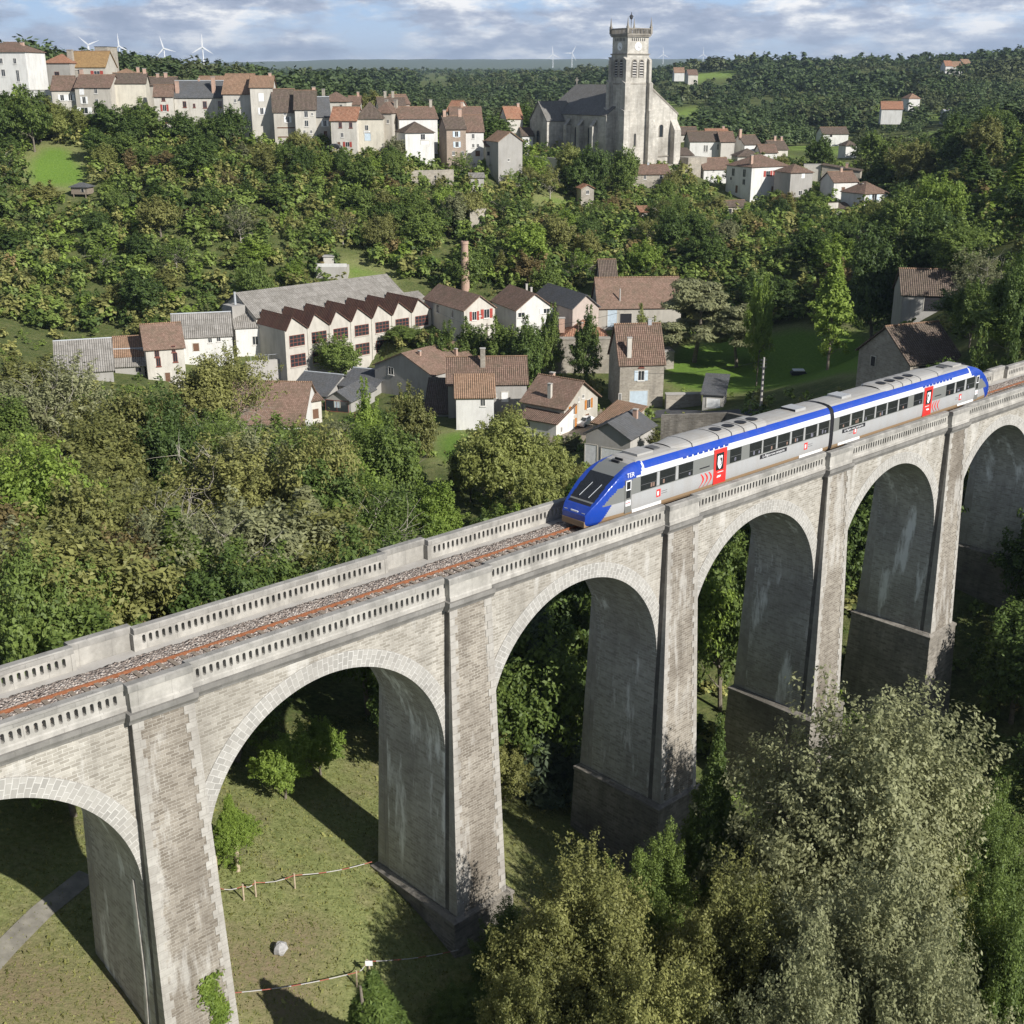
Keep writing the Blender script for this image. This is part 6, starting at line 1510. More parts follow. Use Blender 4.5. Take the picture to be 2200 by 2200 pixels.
# ------------------------------------------------------------------ vegetation
def unit(v): return v / np.maximum(np.linalg.norm(v, axis=-1, keepdims=True), 1e-9)
def leaf_quads(c, nrm, size, rg, aspect=1.5):
    n = len(c)
    r = unit(rg.normal(size=(n, 3)))
    u = unit(np.cross(nrm, r)); v = np.cross(nrm, u)
    s = size[:, None]
    P = np.stack([c - u * s * aspect * .5, c + v * s * .5 * .8 - u * s * .05, c + u * s * aspect * .5, c - v * s * .5 * .8 + u * s * .1], 1)
    return P
def crown_points(rg, kind, n, R_, z0, z1, jit=.6):
    """leaf centres, outward normals for a crown of radius R_ between heights z0 and z1"""
    H = z1 - z0
    if kind in ('broad', 'wide', 'tall', 'bush', 'sparse'):
        # leaves sit in sprays along twigs that grow outwards from the limbs
        nt_ = int({'broad': 150, 'wide': 190, 'tall': 120, 'bush': 90, 'sparse': 110}[kind] * (n / 4200) ** .62)
        d = unit(rg.normal(size=(nt_, 3))); d[:, 2] = np.abs(d[:, 2]) * np.where(rg.random(nt_) < .74, 1, -.7); d = unit(d)
        ph = np.arctan2(d[:, 1], d[:, 0]); o = rg.random(6) * 6.28
        lob = 1 + .17 * np.sin(2 * ph + o[0]) * (1 - d[:, 2] ** 2) + .12 * np.sin(3 * ph + o[1] + 2 * d[:, 2]) + .14 * np.sin(4 * d[:, 2] + o[2] + ph) + .10 * np.sin(5 * ph + o[3] + 3 * d[:, 2])
        lob += rg.normal(0, .07, nt_)
        rr = rg.uniform(.25, 1.0, nt_) ** .45 * lob
        up, dn = (.5, .5) if kind == 'tall' else (.60, .40)
        zc_ = z0 + H * (.5 if kind == 'tall' else .40)
        ext = np.where(d[:, 2] > 0, H * up, H * dn)
        tip = np.stack([d[:, 0] * rr * R_, d[:, 1] * rr * R_, zc_ + ext * d[:, 2] * rr], -1)
        if kind == 'tall':
            f = np.clip((z1 - tip[:, 2]) / (H * .55), .15, 1); tip[:, :2] *= f[:, None]
        inner = np.stack([tip[:, 0] * .45, tip[:, 1] * .45, zc_ + (tip[:, 2] - zc_) * .45 - .06 * H], -1)
        base = inner + rg.normal(size=(nt_, 3)) * R_ * .10
        L = np.linalg.norm(tip - base, axis=1)
        w = L * (.5 + rg.random(nt_)); w /= w.sum()
        k = rg.choice(nt_, n, p=w)
        u = 1 - rg.random(n) ** 1.5 * .75
        spread = R_ * ({True: .10, False: (.17 if n < 6000 else .135)}[kind == 'sparse']) * (1.15 - .75 * u) * (4200 / max(n, 4200)) ** .16
        off = rg.normal(size=(n, 3)) * spread[:, None] * np.array([1, 1, .75])
        c = base[k] + (tip - base)[k] * u[:, None] + off
        c[:, 2] = np.maximum(c[:, 2], z0 * .6)
        out = unit(c - np.array([0, 0, zc_ - .1 * H]))
        nrm = unit(out * .7 + unit(off) * .5 + rg.normal(size=(n, 3)) * jit + np.array([0, 0, .45]))
    elif kind == 'spruce':
        t = rg.random(n) ** .62                      # 0 top .. 1 bottom
        nl = 15; lay = np.floor(t * nl) / nl + rg.random(n) * .030
        ph = rg.random(n) * 6.283; nb = 11
        ph = np.round((ph + lay * 37) * nb / 6.283) * 6.283 / nb - lay * 37 + rg.normal(0, .10, n)
        rad = R_ * (lay * .95 + .04) * rg.random(n) ** .55 * (1 + .12 * np.sin(ph * 3 + lay * 20))
        c = np.stack([rad * np.cos(ph), rad * np.sin(ph), z1 - lay * H - .22 * rad + rg.normal(0, .12, n)], -1)
        nrm = unit(np.stack([np.cos(ph) * .5, np.sin(ph) * .5, np.full(n, .9)], -1) + rg.normal(size=(n, 3)) * .45)
    else:                                            # pine: flat clumps on a bare stem
        nc = 34
        t = rg.random(nc); ph = rg.random(nc) * 6.283
        rr = R_ * (.35 + .65 * np.sqrt(rg.random(nc))) * (1 - .62 * t)
        cc = np.stack([rr * np.cos(ph), rr * np.sin(ph), z0 + t * H * .92], -1)
        rc = R_ * rg.uniform(.22, .36, nc)
        k = rg.integers(0, nc, n); ld = unit(rg.normal(size=(n, 3)))
        c = cc[k] + ld * (rc[k] * rg.uniform(.4, 1.05, n))[:, None] * np.array([1.15, 1.15, .55])
        nrm = unit(ld + rg.normal(size=(n, 3)) * .6 + np.array([0, 0, .5]))
    return c, nrm
def stem_mesh(rg, kind, H, R_, z0, tr, limbs):
    mb = MB()
    def seg_path(p, d, L, r0, r1, n=5, wob=.12):
        P = [np.array(p)]; d = np.array(d, float)
        for i in range(n):
            d = d + rg.normal(size=3) * wob; d /= np.linalg.norm(d); P.append(P[-1] + d * L / n)
        return P, np.linspace(r0, r1, n + 1)
    top = H * (.62 if kind not in ('spruce', 'pine') else .97)
    P, r = seg_path((0, 0, -.6), (rg.normal() * .03, rg.normal() * .03, 1), top + .6, tr, tr * .15, 7, .05 if kind not in ('spruce', 'tall') else .004)
    mb.tube(P, r, 8)
    for i in range(limbs):
        f = rg.uniform(.35, .95); k = int(f * 7); b = P[k]
        ph = rg.random() * 6.283; el = rg.uniform(.25, 1.1)
        d = (math.cos(ph) * math.cos(el), math.sin(ph) * math.cos(el), math.sin(el))
        L = R_ * rg.uniform(.6, 1.0) * (1 if kind != 'sparse' else 1.25)
        Q, rq = seg_path(b, d, L, tr * .38 * (1 - .5 * f), tr * .05, 5, .16)
        mb.tube(Q, rq, 5, cap=False)
        for j in range(3 if kind != 'sparse' else 6):
            kk = rg.integers(2, 5); d2 = unit(Q[kk] - Q[kk - 1] + rg.normal(size=3) * L * .13)
            Q2, r2 = seg_path(Q[kk], d2, L * rg.uniform(.35, .65), tr * .10, tr * .025, 3, .2)
            mb.tube(Q2, r2, 4, cap=False)
    return mb
PROTO = {}
def proto(key, kind, lod, seed):
    rg = np.random.default_rng(seed)
    H = 12.0
    R_ = {'broad': 4.6, 'wide': 6.2, 'tall': 2.6, 'bush': 4.2, 'sparse': 4.6, 'spruce': 3.0, 'pine': 3.8}[kind]
    z0 = {'broad': 2.4, 'wide': 2.0, 'tall': 1.2, 'bush': .2, 'sparse': 2.5, 'spruce': .8, 'pine': 4.2}[kind]
    n, ls = {'near': (105000, .115), 'grove': (20000, .26), 'mid': (8000, .39)}[lod]
    if kind == 'sparse': n = int(n * .34); ls *= .8
    if kind in ('tall', 'spruce'): n = int(n * .75)
    if kind in ('wide',): n = int(n * 1.25)
    c, nr_ = crown_points(rg, kind, n, R_, z0, H)
    size = ls * rg.uniform(.6, 1.3, n)
    P = leaf_quads(c, nr_, size, rg, 2.2 if kind in ('spruce', 'pine') else 1.5)
    lm_ = np_mesh('crown', P.reshape(-1, 3), np.arange(n * 4).reshape(-1, 4), LEAF['green'])
    st = stem_mesh(rg, kind, H, R_, z0, .26 if kind not in ('bush', 'tall') else .16, (0 if kind in ('spruce', 'pine') else {'near': 14, 'grove': 9, 'mid': 5}[lod]) if kind != 'sparse' else (22 if lod != 'mid' else 14))
    sm = st.mesh('trunk', M['bark_pale' if kind == 'sparse' else 'bark'], None, True)
    PROTO[key] = (lm_, sm, H, R_)
sd_ = 100
for lod, kinds in (('near', [('broad', 3), ('tall', 1), ('spruce', 1), ('bush', 1)]), ('grove', [('broad', 4), ('wide', 2), ('tall', 1), ('sparse', 2), ('bush', 2), ('spruce', 1), ('pine', 2)]), ('mid', [('broad', 4), ('wide', 2), ('tall', 2), ('sparse', 2), ('bush', 3), ('spruce', 1), ('pine', 1)])):
    for kd, cnt in kinds:
        for i in range(cnt):
            sd_ += 1; proto((lod, kd, i), kd, lod, sd_)
NV = {}
for k in PROTO: NV[k[:2]] = NV.get(k[:2], 0) + 1
PLANTS = []           # (root, kind, leaf, px, py, height_px, depth)
KNAME = {'broad': 'broadleaf_tree', 'wide': 'spreading_tree', 'tall': 'slender_tree', 'sparse': 'thin_tree', 'bush': 'bush', 'spruce': 'spruce_tree', 'pine': 'pine_tree'}
prng = random.Random(21)
def plant(lod, kind, leaf, x, y, h, w=None, z=None, rz=None, sink=.2, label=None):
    if z is None: z = gz(x, y)
    key = (lod, kind, prng.randrange(NV[(lod, kind)]))
    lm_, sm, H, R_ = PROTO[key]
    sz = h / H; sx = sz if w is None else w / (2 * R_)
    root = thing(KNAME[kind], None, 'bush' if kind == 'bush' else 'tree', (x, y, z - sink), prng.random() * 6.28 if rz is None else rz)
    root.scale = (sx, sx, sz)
    co = bpy.data.objects.new('crown', lm_); COL.objects.link(co); co.parent = root
    co.material_slots[0].link = 'OBJECT'; co.material_slots[0].material = LEAF[leaf]
    if not (kind == 'bush' and lod == 'mid'):
        to = bpy.data.objects.new('trunk', sm); COL.objects.link(to); to.parent = root
    t = proj((x, y, z + h)); b = proj((x, y, z))
    PLANTS.append([root, kind, leaf, t[0], (t[1] + b[1]) / 2, b[1] - t[1], y, label])
    return root
def plant_px(lod, kind, leaf, px, ptop, wpx, d, label=None, z=None):
    p0 = at(px, ptop, d); h0 = max(p0[2] - gz(p0[0], p0[1]), 1.5); w0 = wpx * d / F
    if lod == 'mid' and kind != 'bush' and w0 > 1.15 * h0:
        nn = int(math.ceil(w0 / h0))
        for i in range(nn):
            f_ = (i + .5) / nn - .5
            plant_px('mid', kind, leaf if i != 1 else {'dark': 'green', 'green': 'olive'}.get(leaf, leaf), px + f_ * wpx, ptop + prng.uniform(-4, 10), wpx / nn * 1.12, d + prng.uniform(-3, 3))
        return
    if lod == 'grove' and px < 1300 and kind not in ('tall', 'spruce'):
        while d < 152:                      # stand tall thin ones further back, where they keep a natural shape
            p = at(px, ptop, d)
            if p[2] - gz(p[0], p[1]) < 1.55 * wpx * d / F: break
            d *= 1.03
    p = at(px, ptop, d); zg = gz(p[0], p[1]) if z is None else z
    return plant(lod, kind, leaf, p[0], p[1], max(p[2] - zg, 1.5), wpx * d / F / .98, zg, label=label)
# foreground trees at the lower right
for a in [('near', 'broad', 'grey', 1880, 1490, 600, 60), ('near', 'tall', 'green', 1545, 1560, 210, 63), ('near', 'broad', 'olive', 1250, 1865, 450, 50), ('near', 'broad', 'olive', 1570, 1890, 430, 50),
          ('near', 'broad', 'grey', 1850, 1880, 560, 47), ('near', 'bush', 'green', 2190, 1880, 330, 50), ('near', 'broad', 'olive', 1400, 2060, 420, 43), ('near', 'broad', 'grey', 1740, 2080, 480, 40),
          ('near', 'broad', 'green', 2130, 1680, 250, 66), ('near', 'spruce', 'green', 800, 2085, 470, 46), ('near', 'broad', 'olive', 1130, 2080, 330, 46), ('near', 'broad', 'grey', 2060, 2060, 480, 42),
          ('near', 'bush', 'green', 1420, 1800, 230, 60), ('near', 'bush', 'olive', 1960, 1760, 330, 62), ('near', 'bush', 'dark', 1090, 1960, 200, 56), ('near', 'broad', 'dark', 1000, 2130, 240, 52)]:
    plant_px(*a)
# trees on the grass under the arches and behind them
for lod, kd, lf, px, pb, h, w in [('near', 'tall', 'fresh', 505, 1862, 4.8, 3.2), ('grove', 'broad', 'fresh', 612, 1716, 5.0, 3.6), ('grove', 'broad', 'fresh', 690, 1665, 4.6, 3.4), ('grove', 'spruce', 'blue', 1160, 1690, 15.5, 7.5), ('grove', 'bush', 'olive', 1085, 1720, 5.5, 4.0)]:
    g = G(px, pb); plant(lod, kd, lf, g[0], g[1], h, w)
for s, t, kd, lf, h, w in [(4, 18, 'broad', 'green', 9, 8), (9, 24, 'broad', 'green', 10, 9), (16, 20, 'broad', 'green', 9, 8), (-6, 14, 'broad', 'green', 10, 8), (-12, 11, 'broad', 'olive', 9, 8), (-10, 17, 'broad', 'dark', 11, 9), (-17, 13, 'broad', 'green', 10, 8),
                           (33, 17, 'broad', 'orange', 14, 7), (36, 12, 'broad', 'green', 14, 9), (30, 24, 'broad', 'dark', 15, 9), (40, 20, 'broad', 'dark', 17, 10), (48, 13, 'broad', 'green', 17, 9), (55, 15, 'broad', 'fresh', 17, 9), (61, 13, 'broad', 'green', 18, 9), (67, 15, 'broad', 'green', 19, 10),
                           (75, 14, 'broad', 'dark', 18, 9), (82, 12, 'broad', 'dark', 16, 10), (46, 22, 'broad', 'dark', 16, 10), (60, 24, 'broad', 'green', 17, 10), (96, -8, 'broad', 'dark', 14, 10), (102, -14, 'broad', 'dark', 13, 10), (92, -16, 'broad', 'fresh', 14, 9), (84, -12, 'broad', 'dark', 13, 9), (78, -6, 'broad', 'dark', 12, 9), (88, -3, 'broad', 'dark', 13, 8), (74, -14, 'broad', 'green', 15, 9), (98, -2, 'broad', 'olive', 13, 8), (110, -6, 'broad', 'dark', 12, 9), (90, 12, 'broad', 'dark', 15, 9), (100, 14, 'broad', 'dark', 13, 9), (70, 24, 'broad', 'dark', 16, 10), (78, -20, 'broad', 'dark', 14, 10), (66, -16, 'broad', 'dark', 12, 9), (24, 30, 'broad', 'green', 12, 9), (28, 15, 'broad', 'dark', 11, 7), (41, 12, 'bush', 'green', 5, 6), (34, 21, 'bush', 'dark', 5, 6), (20, 27, 'broad', 'dark', 12, 9)]:
    p = V(s, t); plant('grove', kd, lf, p[0], p[1], h, w)
def overlaps(px0, py0, px1, py1, d, tol=.10):
    for (x0, y0, x1, y1, dd) in PROTECT:
        if d < dd + 1:
            ix = min(px1, x1) - max(px0, x0); iy = min(py1, y1) - max(py0, y0)
            if ix > 0 and iy > 0 and ix * iy > tol * min((x1 - x0) * (y1 - y0), (px1 - px0) * (py1 - py0) * 3): return True
    return False
def infoot(x, y, pad=1.0):
    return any(math.hypot(x - a, y - b) < r + pad for a, b, r in FOOT)
LP = [np.array(p) for p in LAWNS]
def inlawn(x, y):
    return any(poly_mask(np.array([x]), np.array([y]), [tuple(v) for v in p])[0] for p in LP)
PROTECT += [(1440, 690, 1880, 830, 200), (70, 300, 200, 395, 330), (1150, 415, 1250, 445, 335), (930, 930, 1010, 1000, 160), (150, 395, 195, 440, 298), (1640, 760, 1880, 830, 190), (1230, 940, 1400, 1000, 150), (1240, 395, 1275, 440, 333), (690, 545, 745, 600, 262),
            (1840, 600, 1940, 700, 190), (730, 560, 880, 600, 262), (1060, 840, 1270, 950, 160), (590, 780, 690, 850, 205), (520, 790, 640, 850, 205)]
VIAPX = []
def try_plant(lod, kind, leaf, x, y, h, w):
    if infoot(x, y, w * .22) or inlawn(x, y) or float(riverdist(np.array([x]), np.array([y]))[0]) < 7: return False
    z = gz(x, y)
    for k in (1, .75, .55):
        t = proj((x, y, z + h * k)); b = proj((x, y, z)); r = w * k * .45 * F / y
        if not overlaps(t[0] - r, t[1], t[0] + r, b[1], y):
            plant(lod, kind, leaf, x, y, h * k, w * (k ** .5), z); return True
    return False
def pick(r, table):
    tot = sum(w for _, w in table); u = r.random() * tot
    for v, w in table:
        u -= w
        if u <= 0: return v
    return table[-1][0]
# distinct trees of the photo (crown centre, top, width, distance)
for a in [('mid', 'broad', 'dark', 20, 190, 150, 325), ('mid', 'broad', 'yellow', 80, 205, 110, 338), ('mid', 'broad', 'yellow', 140, 230, 90, 335), ('mid', 'broad', 'dark', 265, 215, 160, 335), ('mid', 'broad', 'dark', 235, 275, 120, 322), ('mid', 'broad', 'brown', 340, 320, 150, 312),
          ('mid', 'broad', 'dark', 420, 240, 120, 338), ('mid', 'broad', 'dark', 490, 225, 70, 340), ('mid', 'broad', 'green', 520, 330, 110, 318), ('mid', 'broad', 'dark', 690, 315, 130, 318), ('mid', 'broad', 'green', 640, 310, 90, 322), ('mid', 'broad', 'green', 830, 400, 170, 292), ('mid', 'broad', 'dark', 905, 425, 170, 285), ('mid', 'broad', 'green', 765, 440, 120, 290), ('mid', 'broad', 'fresh', 660, 420, 90, 300),
          ('mid', 'bush', 'brown', 400, 440, 80, 290), ('mid', 'broad', 'olive', 560, 300, 80, 334), ('mid', 'broad', 'yellow', 1225, 305, 70, 345), ('mid', 'wide', 'dark', 1310, 310, 130, 342), ('mid', 'broad', 'dark', 1250, 330, 70, 340), ('mid', 'sparse', 'olive', 1160, 350, 90, 334), ('mid', 'broad', 'green', 1060, 340, 60, 338),
          ('mid', 'broad', 'dark', 1060, 250, 80, 372), ('mid', 'broad', 'dark', 1140, 225, 90, 420), ('mid', 'broad', 'dark', 960, 220, 110, 420), ('mid', 'broad', 'olive', 820, 195, 90, 430), ('mid', 'bush', 'brown', 1135, 545, 80, 262), ('mid', 'broad', 'olive', 1520, 420, 90, 330), ('mid', 'sparse', 'olive', 1530, 480, 120, 300), ('mid', 'broad', 'dark', 1310, 450, 80, 320),
          ('mid', 'bush', 'yellow', 1420, 565, 60, 268), ('mid', 'broad', 'brown', 1375, 560, 50, 268), ('grove', 'pine', 'grey', 1500, 600, 165, 224), ('grove', 'pine', 'grey', 1590, 650, 125, 220), ('grove', 'tall', 'fresh', 1800, 535, 110, 196), ('grove', 'broad', 'fresh', 1640, 600, 60, 205), ('grove', 'broad', 'dark', 1900, 470, 160, 215), ('grove', 'broad', 'dark', 2010, 440, 150, 215), ('grove', 'sparse', 'grey', 2110, 520, 140, 165), ('grove', 'broad', 'green', 2080, 480, 150, 200), ('grove', 'broad', 'dark', 2160, 600, 170, 160), ('grove', 'broad', 'dark', 2120, 610, 210, 165), ('grove', 'broad', 'green', 2185, 640, 190, 142), ('grove', 'bush', 'green', 2130, 745, 110, 122), ('grove', 'bush', 'dark', 2190, 715, 80, 120), ('grove', 'broad', 'dark', 2195, 560, 110, 140), ('grove', 'broad', 'green', 2100, 600, 90, 150),
          ('grove', 'broad', 'green', 725, 715, 95, 224), ('grove', 'broad', 'green', 870, 700, 100, 236), ('grove', 'bush', 'green', 945, 700, 90, 215), ('grove', 'bush', 'green', 1010, 690, 90, 218), ('grove', 'bush', 'green', 1075, 690, 90, 214), ('grove', 'bush', 'dark', 1130, 690, 90, 210), ('grove', 'bush', 'green', 1180, 665, 60, 216), ('grove', 'bush', 'green', 1260, 670, 70, 212), ('grove', 'bush', 'yellow', 1385, 670, 80, 205),
          ('grove', 'sparse', 'olive', 500, 730, 170, 170), ('grove', 'broad', 'olive', 430, 770, 150, 165), ('grove', 'bush', 'fresh', 790, 835, 80, 150), ('grove', 'broad', 'yellow', 1085, 880, 170, 112), ('grove', 'broad', 'yellow', 1180, 930, 120, 106), ('grove', 'broad', 'yellow', 1010, 940, 110, 108), ('grove', 'broad', 'olive', 880, 830, 110, 138), ('grove', 'sparse', 'grey', 540, 900, 220, 118), ('grove', 'sparse', 'grey', 380, 1050, 330, 86), ('grove', 'broad', 'brown', 270, 1130, 260, 74), ('grove', 'wide', 'green', 80, 1180, 330, 70),
          ('grove', 'wide', 'fresh', 60, 960, 330, 96), ('grove', 'wide', 'olive', 680, 920, 260, 112), ('grove', 'broad', 'green', 820, 900, 180, 116), ('grove', 'broad', 'dark', 700, 1000, 220, 100), ('grove', 'broad', 'fresh', 720, 1100, 190, 84), ('grove', 'broad', 'olive', 160, 1030, 250, 88), ('grove', 'broad', 'olive', 40, 760, 200, 150), ('grove', 'sparse', 'grey', 120, 750, 230, 140), ('grove', 'broad', 'olive', 260, 830, 200, 128), ('grove', 'broad', 'fresh', 930, 1040, 150, 92), ('grove', 'broad', 'yellow', 1150, 1010, 140, 96)]:
    plant_px(*a)
# left grove and valley floor between the viaduct and the houses
r = random.Random(4); cnt = 0
cand = []
for s in np.arange(-60, 112, 6.2):
    for t in np.arange(11, 92, 6.2):
        cand.append((s + r.uniform(-2.4, 2.4), t + r.uniform(-2.4, 2.4)))
r.shuffle(cand)
for s, t in cand:
    if s > -28 and s < 30 and t < 22 - .2 * abs(s): continue
    if s > 28 and t < 26: continue
    p = V(s, t)
    px = proj((p[0], p[1], gz(p[0], p[1]) + 5))[0]
    if px < -150 or px > 1450: continue
    left = px < 850
    kd = pick(r, [('broad', 5), ('wide', 2), ('sparse', 2), ('bush', 1), ('tall', .4)] if left else [('broad', 3), ('bush', 4)])
    lf = pick(r, [('fresh', 2), ('green', 4), ('olive', 4), ('grey', 2), ('brown', 1), ('dark', 2)])
    h = r.uniform(9, 14) if left else r.uniform(3, 7)
    if kd == 'bush': h *= .45
    if try_plant('grove', kd, lf, p[0], p[1], h, h * r.uniform(.75, 1.0) * (1.6 if kd == 'bush' else 1)): cnt += 1
    if cnt > 75: break
# hillside below the town
cand = []
for y in np.arange(236, 350, 6.6):
    for x in np.arange(-.44 * y, .5 * y, 7.6):
        cand.append((x + r.uniform(-3, 3), y + r.uniform(-2.6, 2.6)))
r.shuffle(cand); cnt = 0
for x, y in cand:
    pz = proj((x, y, gz(x, y)))
    if not (-60 < pz[0] < 1900): continue
    kd = pick(r, [('broad', 6), ('wide', 2), ('bush', 3), ('sparse', 1.2), ('tall', .4), ('spruce', .15)])
    lf = pick(r, [('dark', 4), ('green', 5), ('olive', 3.5), ('fresh', 1.6), ('brown', .6), ('yellow', .4), ('grey', 1)])
    h = r.uniform(5, 10.5)
    if kd == 'bush': h *= .5
    if try_plant('mid', kd, lf, x, y, h, h * r.uniform(.8, 1.1) * (1.5 if kd == 'bush' else 1)): cnt += 1
    if cnt >= 150: break
# wooded slopes on the right
cand = []
for y in np.arange(128, 400, 8.0):
    for x in np.arange(.17 * y, .50 * y, 8.4):
        cand.append((x + r.uniform(-3, 3), y + r.uniform(-3, 3)))
r.shuffle(cand); cnt = 0
for x, y in cand:
    pz = proj((x, y, gz(x, y)))
    if not (1500 < pz[0] < 2300) or pz[1] > 900: continue
    s, t = to_st(x, y)
    if t < 9: continue
    lf = pick(r, [('dark', 6), ('green', 4), ('olive', 2), ('fresh', .8)])
    h = r.uniform(8, 13)
    if try_plant('grove' if y < 200 else 'mid', pick(r, [('broad', 5), ('wide', 2), ('tall', .4), ('spruce', .3)]), lf, x, y, h, h * r.uniform(.8, 1.0)): cnt += 1
    if cnt >= 62: break

# far woodland and the low scrub nobody could count
def cluster(rg, n, R_, H, ls):
    c, nr_ = crown_points(rg, 'broad', n, R_, H * .12, H, .3)
    return leaf_quads(c, nr_, ls * rg.uniform(.6, 1.3, n), rg, 1.4)
rg = np.random.default_rng(77)
def woods(name, pts, hs, n, lsf, leaf, nvar=6):
    base = [cluster(rg, n, .42, 1.0, lsf) for _ in range(nvar)]
    P = np.empty((len(pts), n, 4, 3), np.float32); tint = rg.random(len(pts))
    var = rg.integers(0, nvar, len(pts)); an = rg.random(len(pts)) * 6.283
    ca, sa = np.cos(an), np.sin(an); wd = rg.uniform(.85, 1.35, len(pts))
    for i in range(len(pts)):
        b = base[var[i]]; s = hs[i]
        P[i, ..., 0] = (b[..., 0] * ca[i] - b[..., 1] * sa[i]) * s * wd[i] + pts[i, 0]
        P[i, ..., 1] = (b[..., 0] * sa[i] + b[..., 1] * ca[i]) * s * wd[i] + pts[i, 1]
        P[i, ..., 2] = b[..., 2] * s + pts[i, 2] - .08 * s
    P = P.reshape(-1, 3)
    me = np_mesh(name, P, np.arange(len(P)).reshape(-1, 4), LEAF[leaf], {'tint': ('FACE', np.repeat(tint, n))})
    o = bpy.data.objects.new(name, me); COL.objects.link(o); tag(o, kind='stuff')
def scatter(y0, y1, sp, slope=.47, keep=1.0):
    pts = []; y = y0
    while y < y1:
        xs = np.arange(-slope * y, slope * y, sp); pts.append(np.stack([xs, np.full(len(xs), y)], -1)); y += sp
    p = np.concatenate(pts); p += rg.uniform(-.45, .45, p.shape) * sp
    p = p[rg.random(len(p)) < keep]
    return p
FP = [np.array(f) for f in FIELDS]
def cull(p, hmax):
    z = ground(p[:, 0], p[:, 1])
    ok = np.ones(len(p), bool)
    for f in FIELDS + LAWNS: ok &= ~poly_mask(p[:, 0], p[:, 1], [tuple(v) for v in f])
    for a, b, rr in FOOT: ok &= np.hypot(p[:, 0] - a, p[:, 1] - b) > rr + 2
    d = p[:, 1] * c_ - (z - CZ) * s_; px = 1100 + F * p[:, 0] / d; py = 1100 - F * (p[:, 1] * s_ + (z - CZ) * c_) / d
    pyt = 1100 - F * (p[:, 1] * s_ + (z + hmax - CZ) * c_) / (p[:, 1] * c_ - (z + hmax - CZ) * s_)
    for (x0, y0, x1, y1, dd) in PROTECT:
        ok &= ~((px > x0 - 5) & (px < x1 + 5) & (pyt < y1) & (py > y0) & (p[:, 1] < dd) & (hmax > 0))
    # meadows stay visible from the camera
    for f in FIELDS:
        q_ = np.array([proj((a, b, gz(a, b))) for a, b in f]); yy = np.mean([b for a, b in f])
        ok &= ~((px > q_[:, 0].min()) & (px < q_[:, 0].max()) & (pyt < q_[:, 1].max() - 4) & (py > q_[:, 1].min()) & (p[:, 1] < yy))
    return np.concatenate([p[ok], z[ok, None]], 1)
def size_at(a):
    return 9.5 + 3.5 * np.sin(a[:, 0] * .034 + 1.3 * np.sin(a[:, 1] * .02)) + 1.8 * np.sin(a[:, 1] * .043 + a[:, 0] * .02)
def band(a, leaf):
    v = np.sin(a[:, 0] * .026 + 2.1 * np.sin(a[:, 1] * .011)) + .8 * np.cos(a[:, 1] * .031 - a[:, 0] * .012) + rg.normal(0, .35, len(a))
    a = a[(v < .75) if leaf == 'far' else (v >= .75)]
    return a[patches(a[:, 0], a[:, 1]) < .93]
for leaf, k in (('far', 1.0), ('far2', 1.0)):
    a = band(cull(scatter(392, 820, 9.0), 9), leaf); woods('woodland', a, size_at(a) * rg.uniform(.75, 1.25, len(a)), 300, .098, leaf)
    a = band(cull(scatter(820, 1700, 12.5), 9), leaf); woods('woodland', a, 1.1 * size_at(a) * rg.uniform(.75, 1.25, len(a)), 110, .155, leaf)
for leaf, k in (('far', .8), ('far2', .2)):
    a = cull(scatter(1700, 6500, 46, keep=k), 0); woods('woodland', a, rg.uniform(8, 15, len(a)), 40, .28, leaf)
for leaf, k in (('green', .36), ('olive', .22), ('dark', .22), ('fresh', .07), ('brown', .02)):
    a = cull(np.concatenate([scatter(232, 345, 2.55, keep=k), scatter(345, 392, 3.6, keep=k)]), 2.2); woods('undergrowth', a, rg.uniform(2.0, 5.6, len(a)), 140, .135, leaf)
    a = scatter(95, 228, 3.2, keep=k * .9)
    s, t = to_st(a[:, 0], a[:, 1]); zz_ = 1100 + F * a[:, 0] / a[:, 1]
    a = a[(t > 24) & ~((s > -30) & (s < 46) & (t < 24))]; a = a[riverdist(a[:, 0], a[:, 1]) > 8]
    b_ = scatter(40, 150, 2.1, keep=k * .9); s, t = to_st(b_[:, 0], b_[:, 1])
    b_ = b_[(s > 47) & (s < 116) & (t < 24) & ~((t > -2.5) & (t < 8.5) & (np.mod(s + 2, 18) < 7.5))]
    a = np.concatenate([cull(a, 1.4), np.concatenate([b_, ground(b_[:, 0], b_[:, 1])[:, None]], 1)]); woods('undergrowth', a, rg.uniform(1.0, 2.6, len(a)), 110, .18, leaf)

# short grass and weeds on the ground under the arches
rg2 = np.random.default_rng(5)
sA_ = rg2.uniform(-30, 48, 120000); tA_ = rg2.uniform(-22, 24, 120000)
P0_ = VP[None, :2] + sA_[:, None] * VD[None, :2] + tA_[:, None] * VN[None, :2]
ok_ = ~((np.mod(sA_ + .6, 18) < 4.2) & (tA_ > -1.2) & (tA_ < 7.2))
P0_ = P0_[ok_]; zg_ = ground(P0_[:, 0], P0_[:, 1])
nb = len(P0_); hgt = rg2.uniform(.03, .10, nb) * (1 + 1.2 * (rg2.random(nb) < .04)); an_ = rg2.random(nb) * 6.283; wv = hgt * .55
b0 = np.stack([P0_[:, 0], P0_[:, 1], zg_], -1)
du = np.stack([np.cos(an_) * wv, np.sin(an_) * wv, 0 * wv], -1); lean = np.stack([rg2.normal(0, .5, nb) * hgt, rg2.normal(0, .5, nb) * hgt, hgt], -1)
Q_ = np.stack([b0 - du, b0 + du, b0 + du * .5 + lean, b0 - du * .5 + lean], 1)
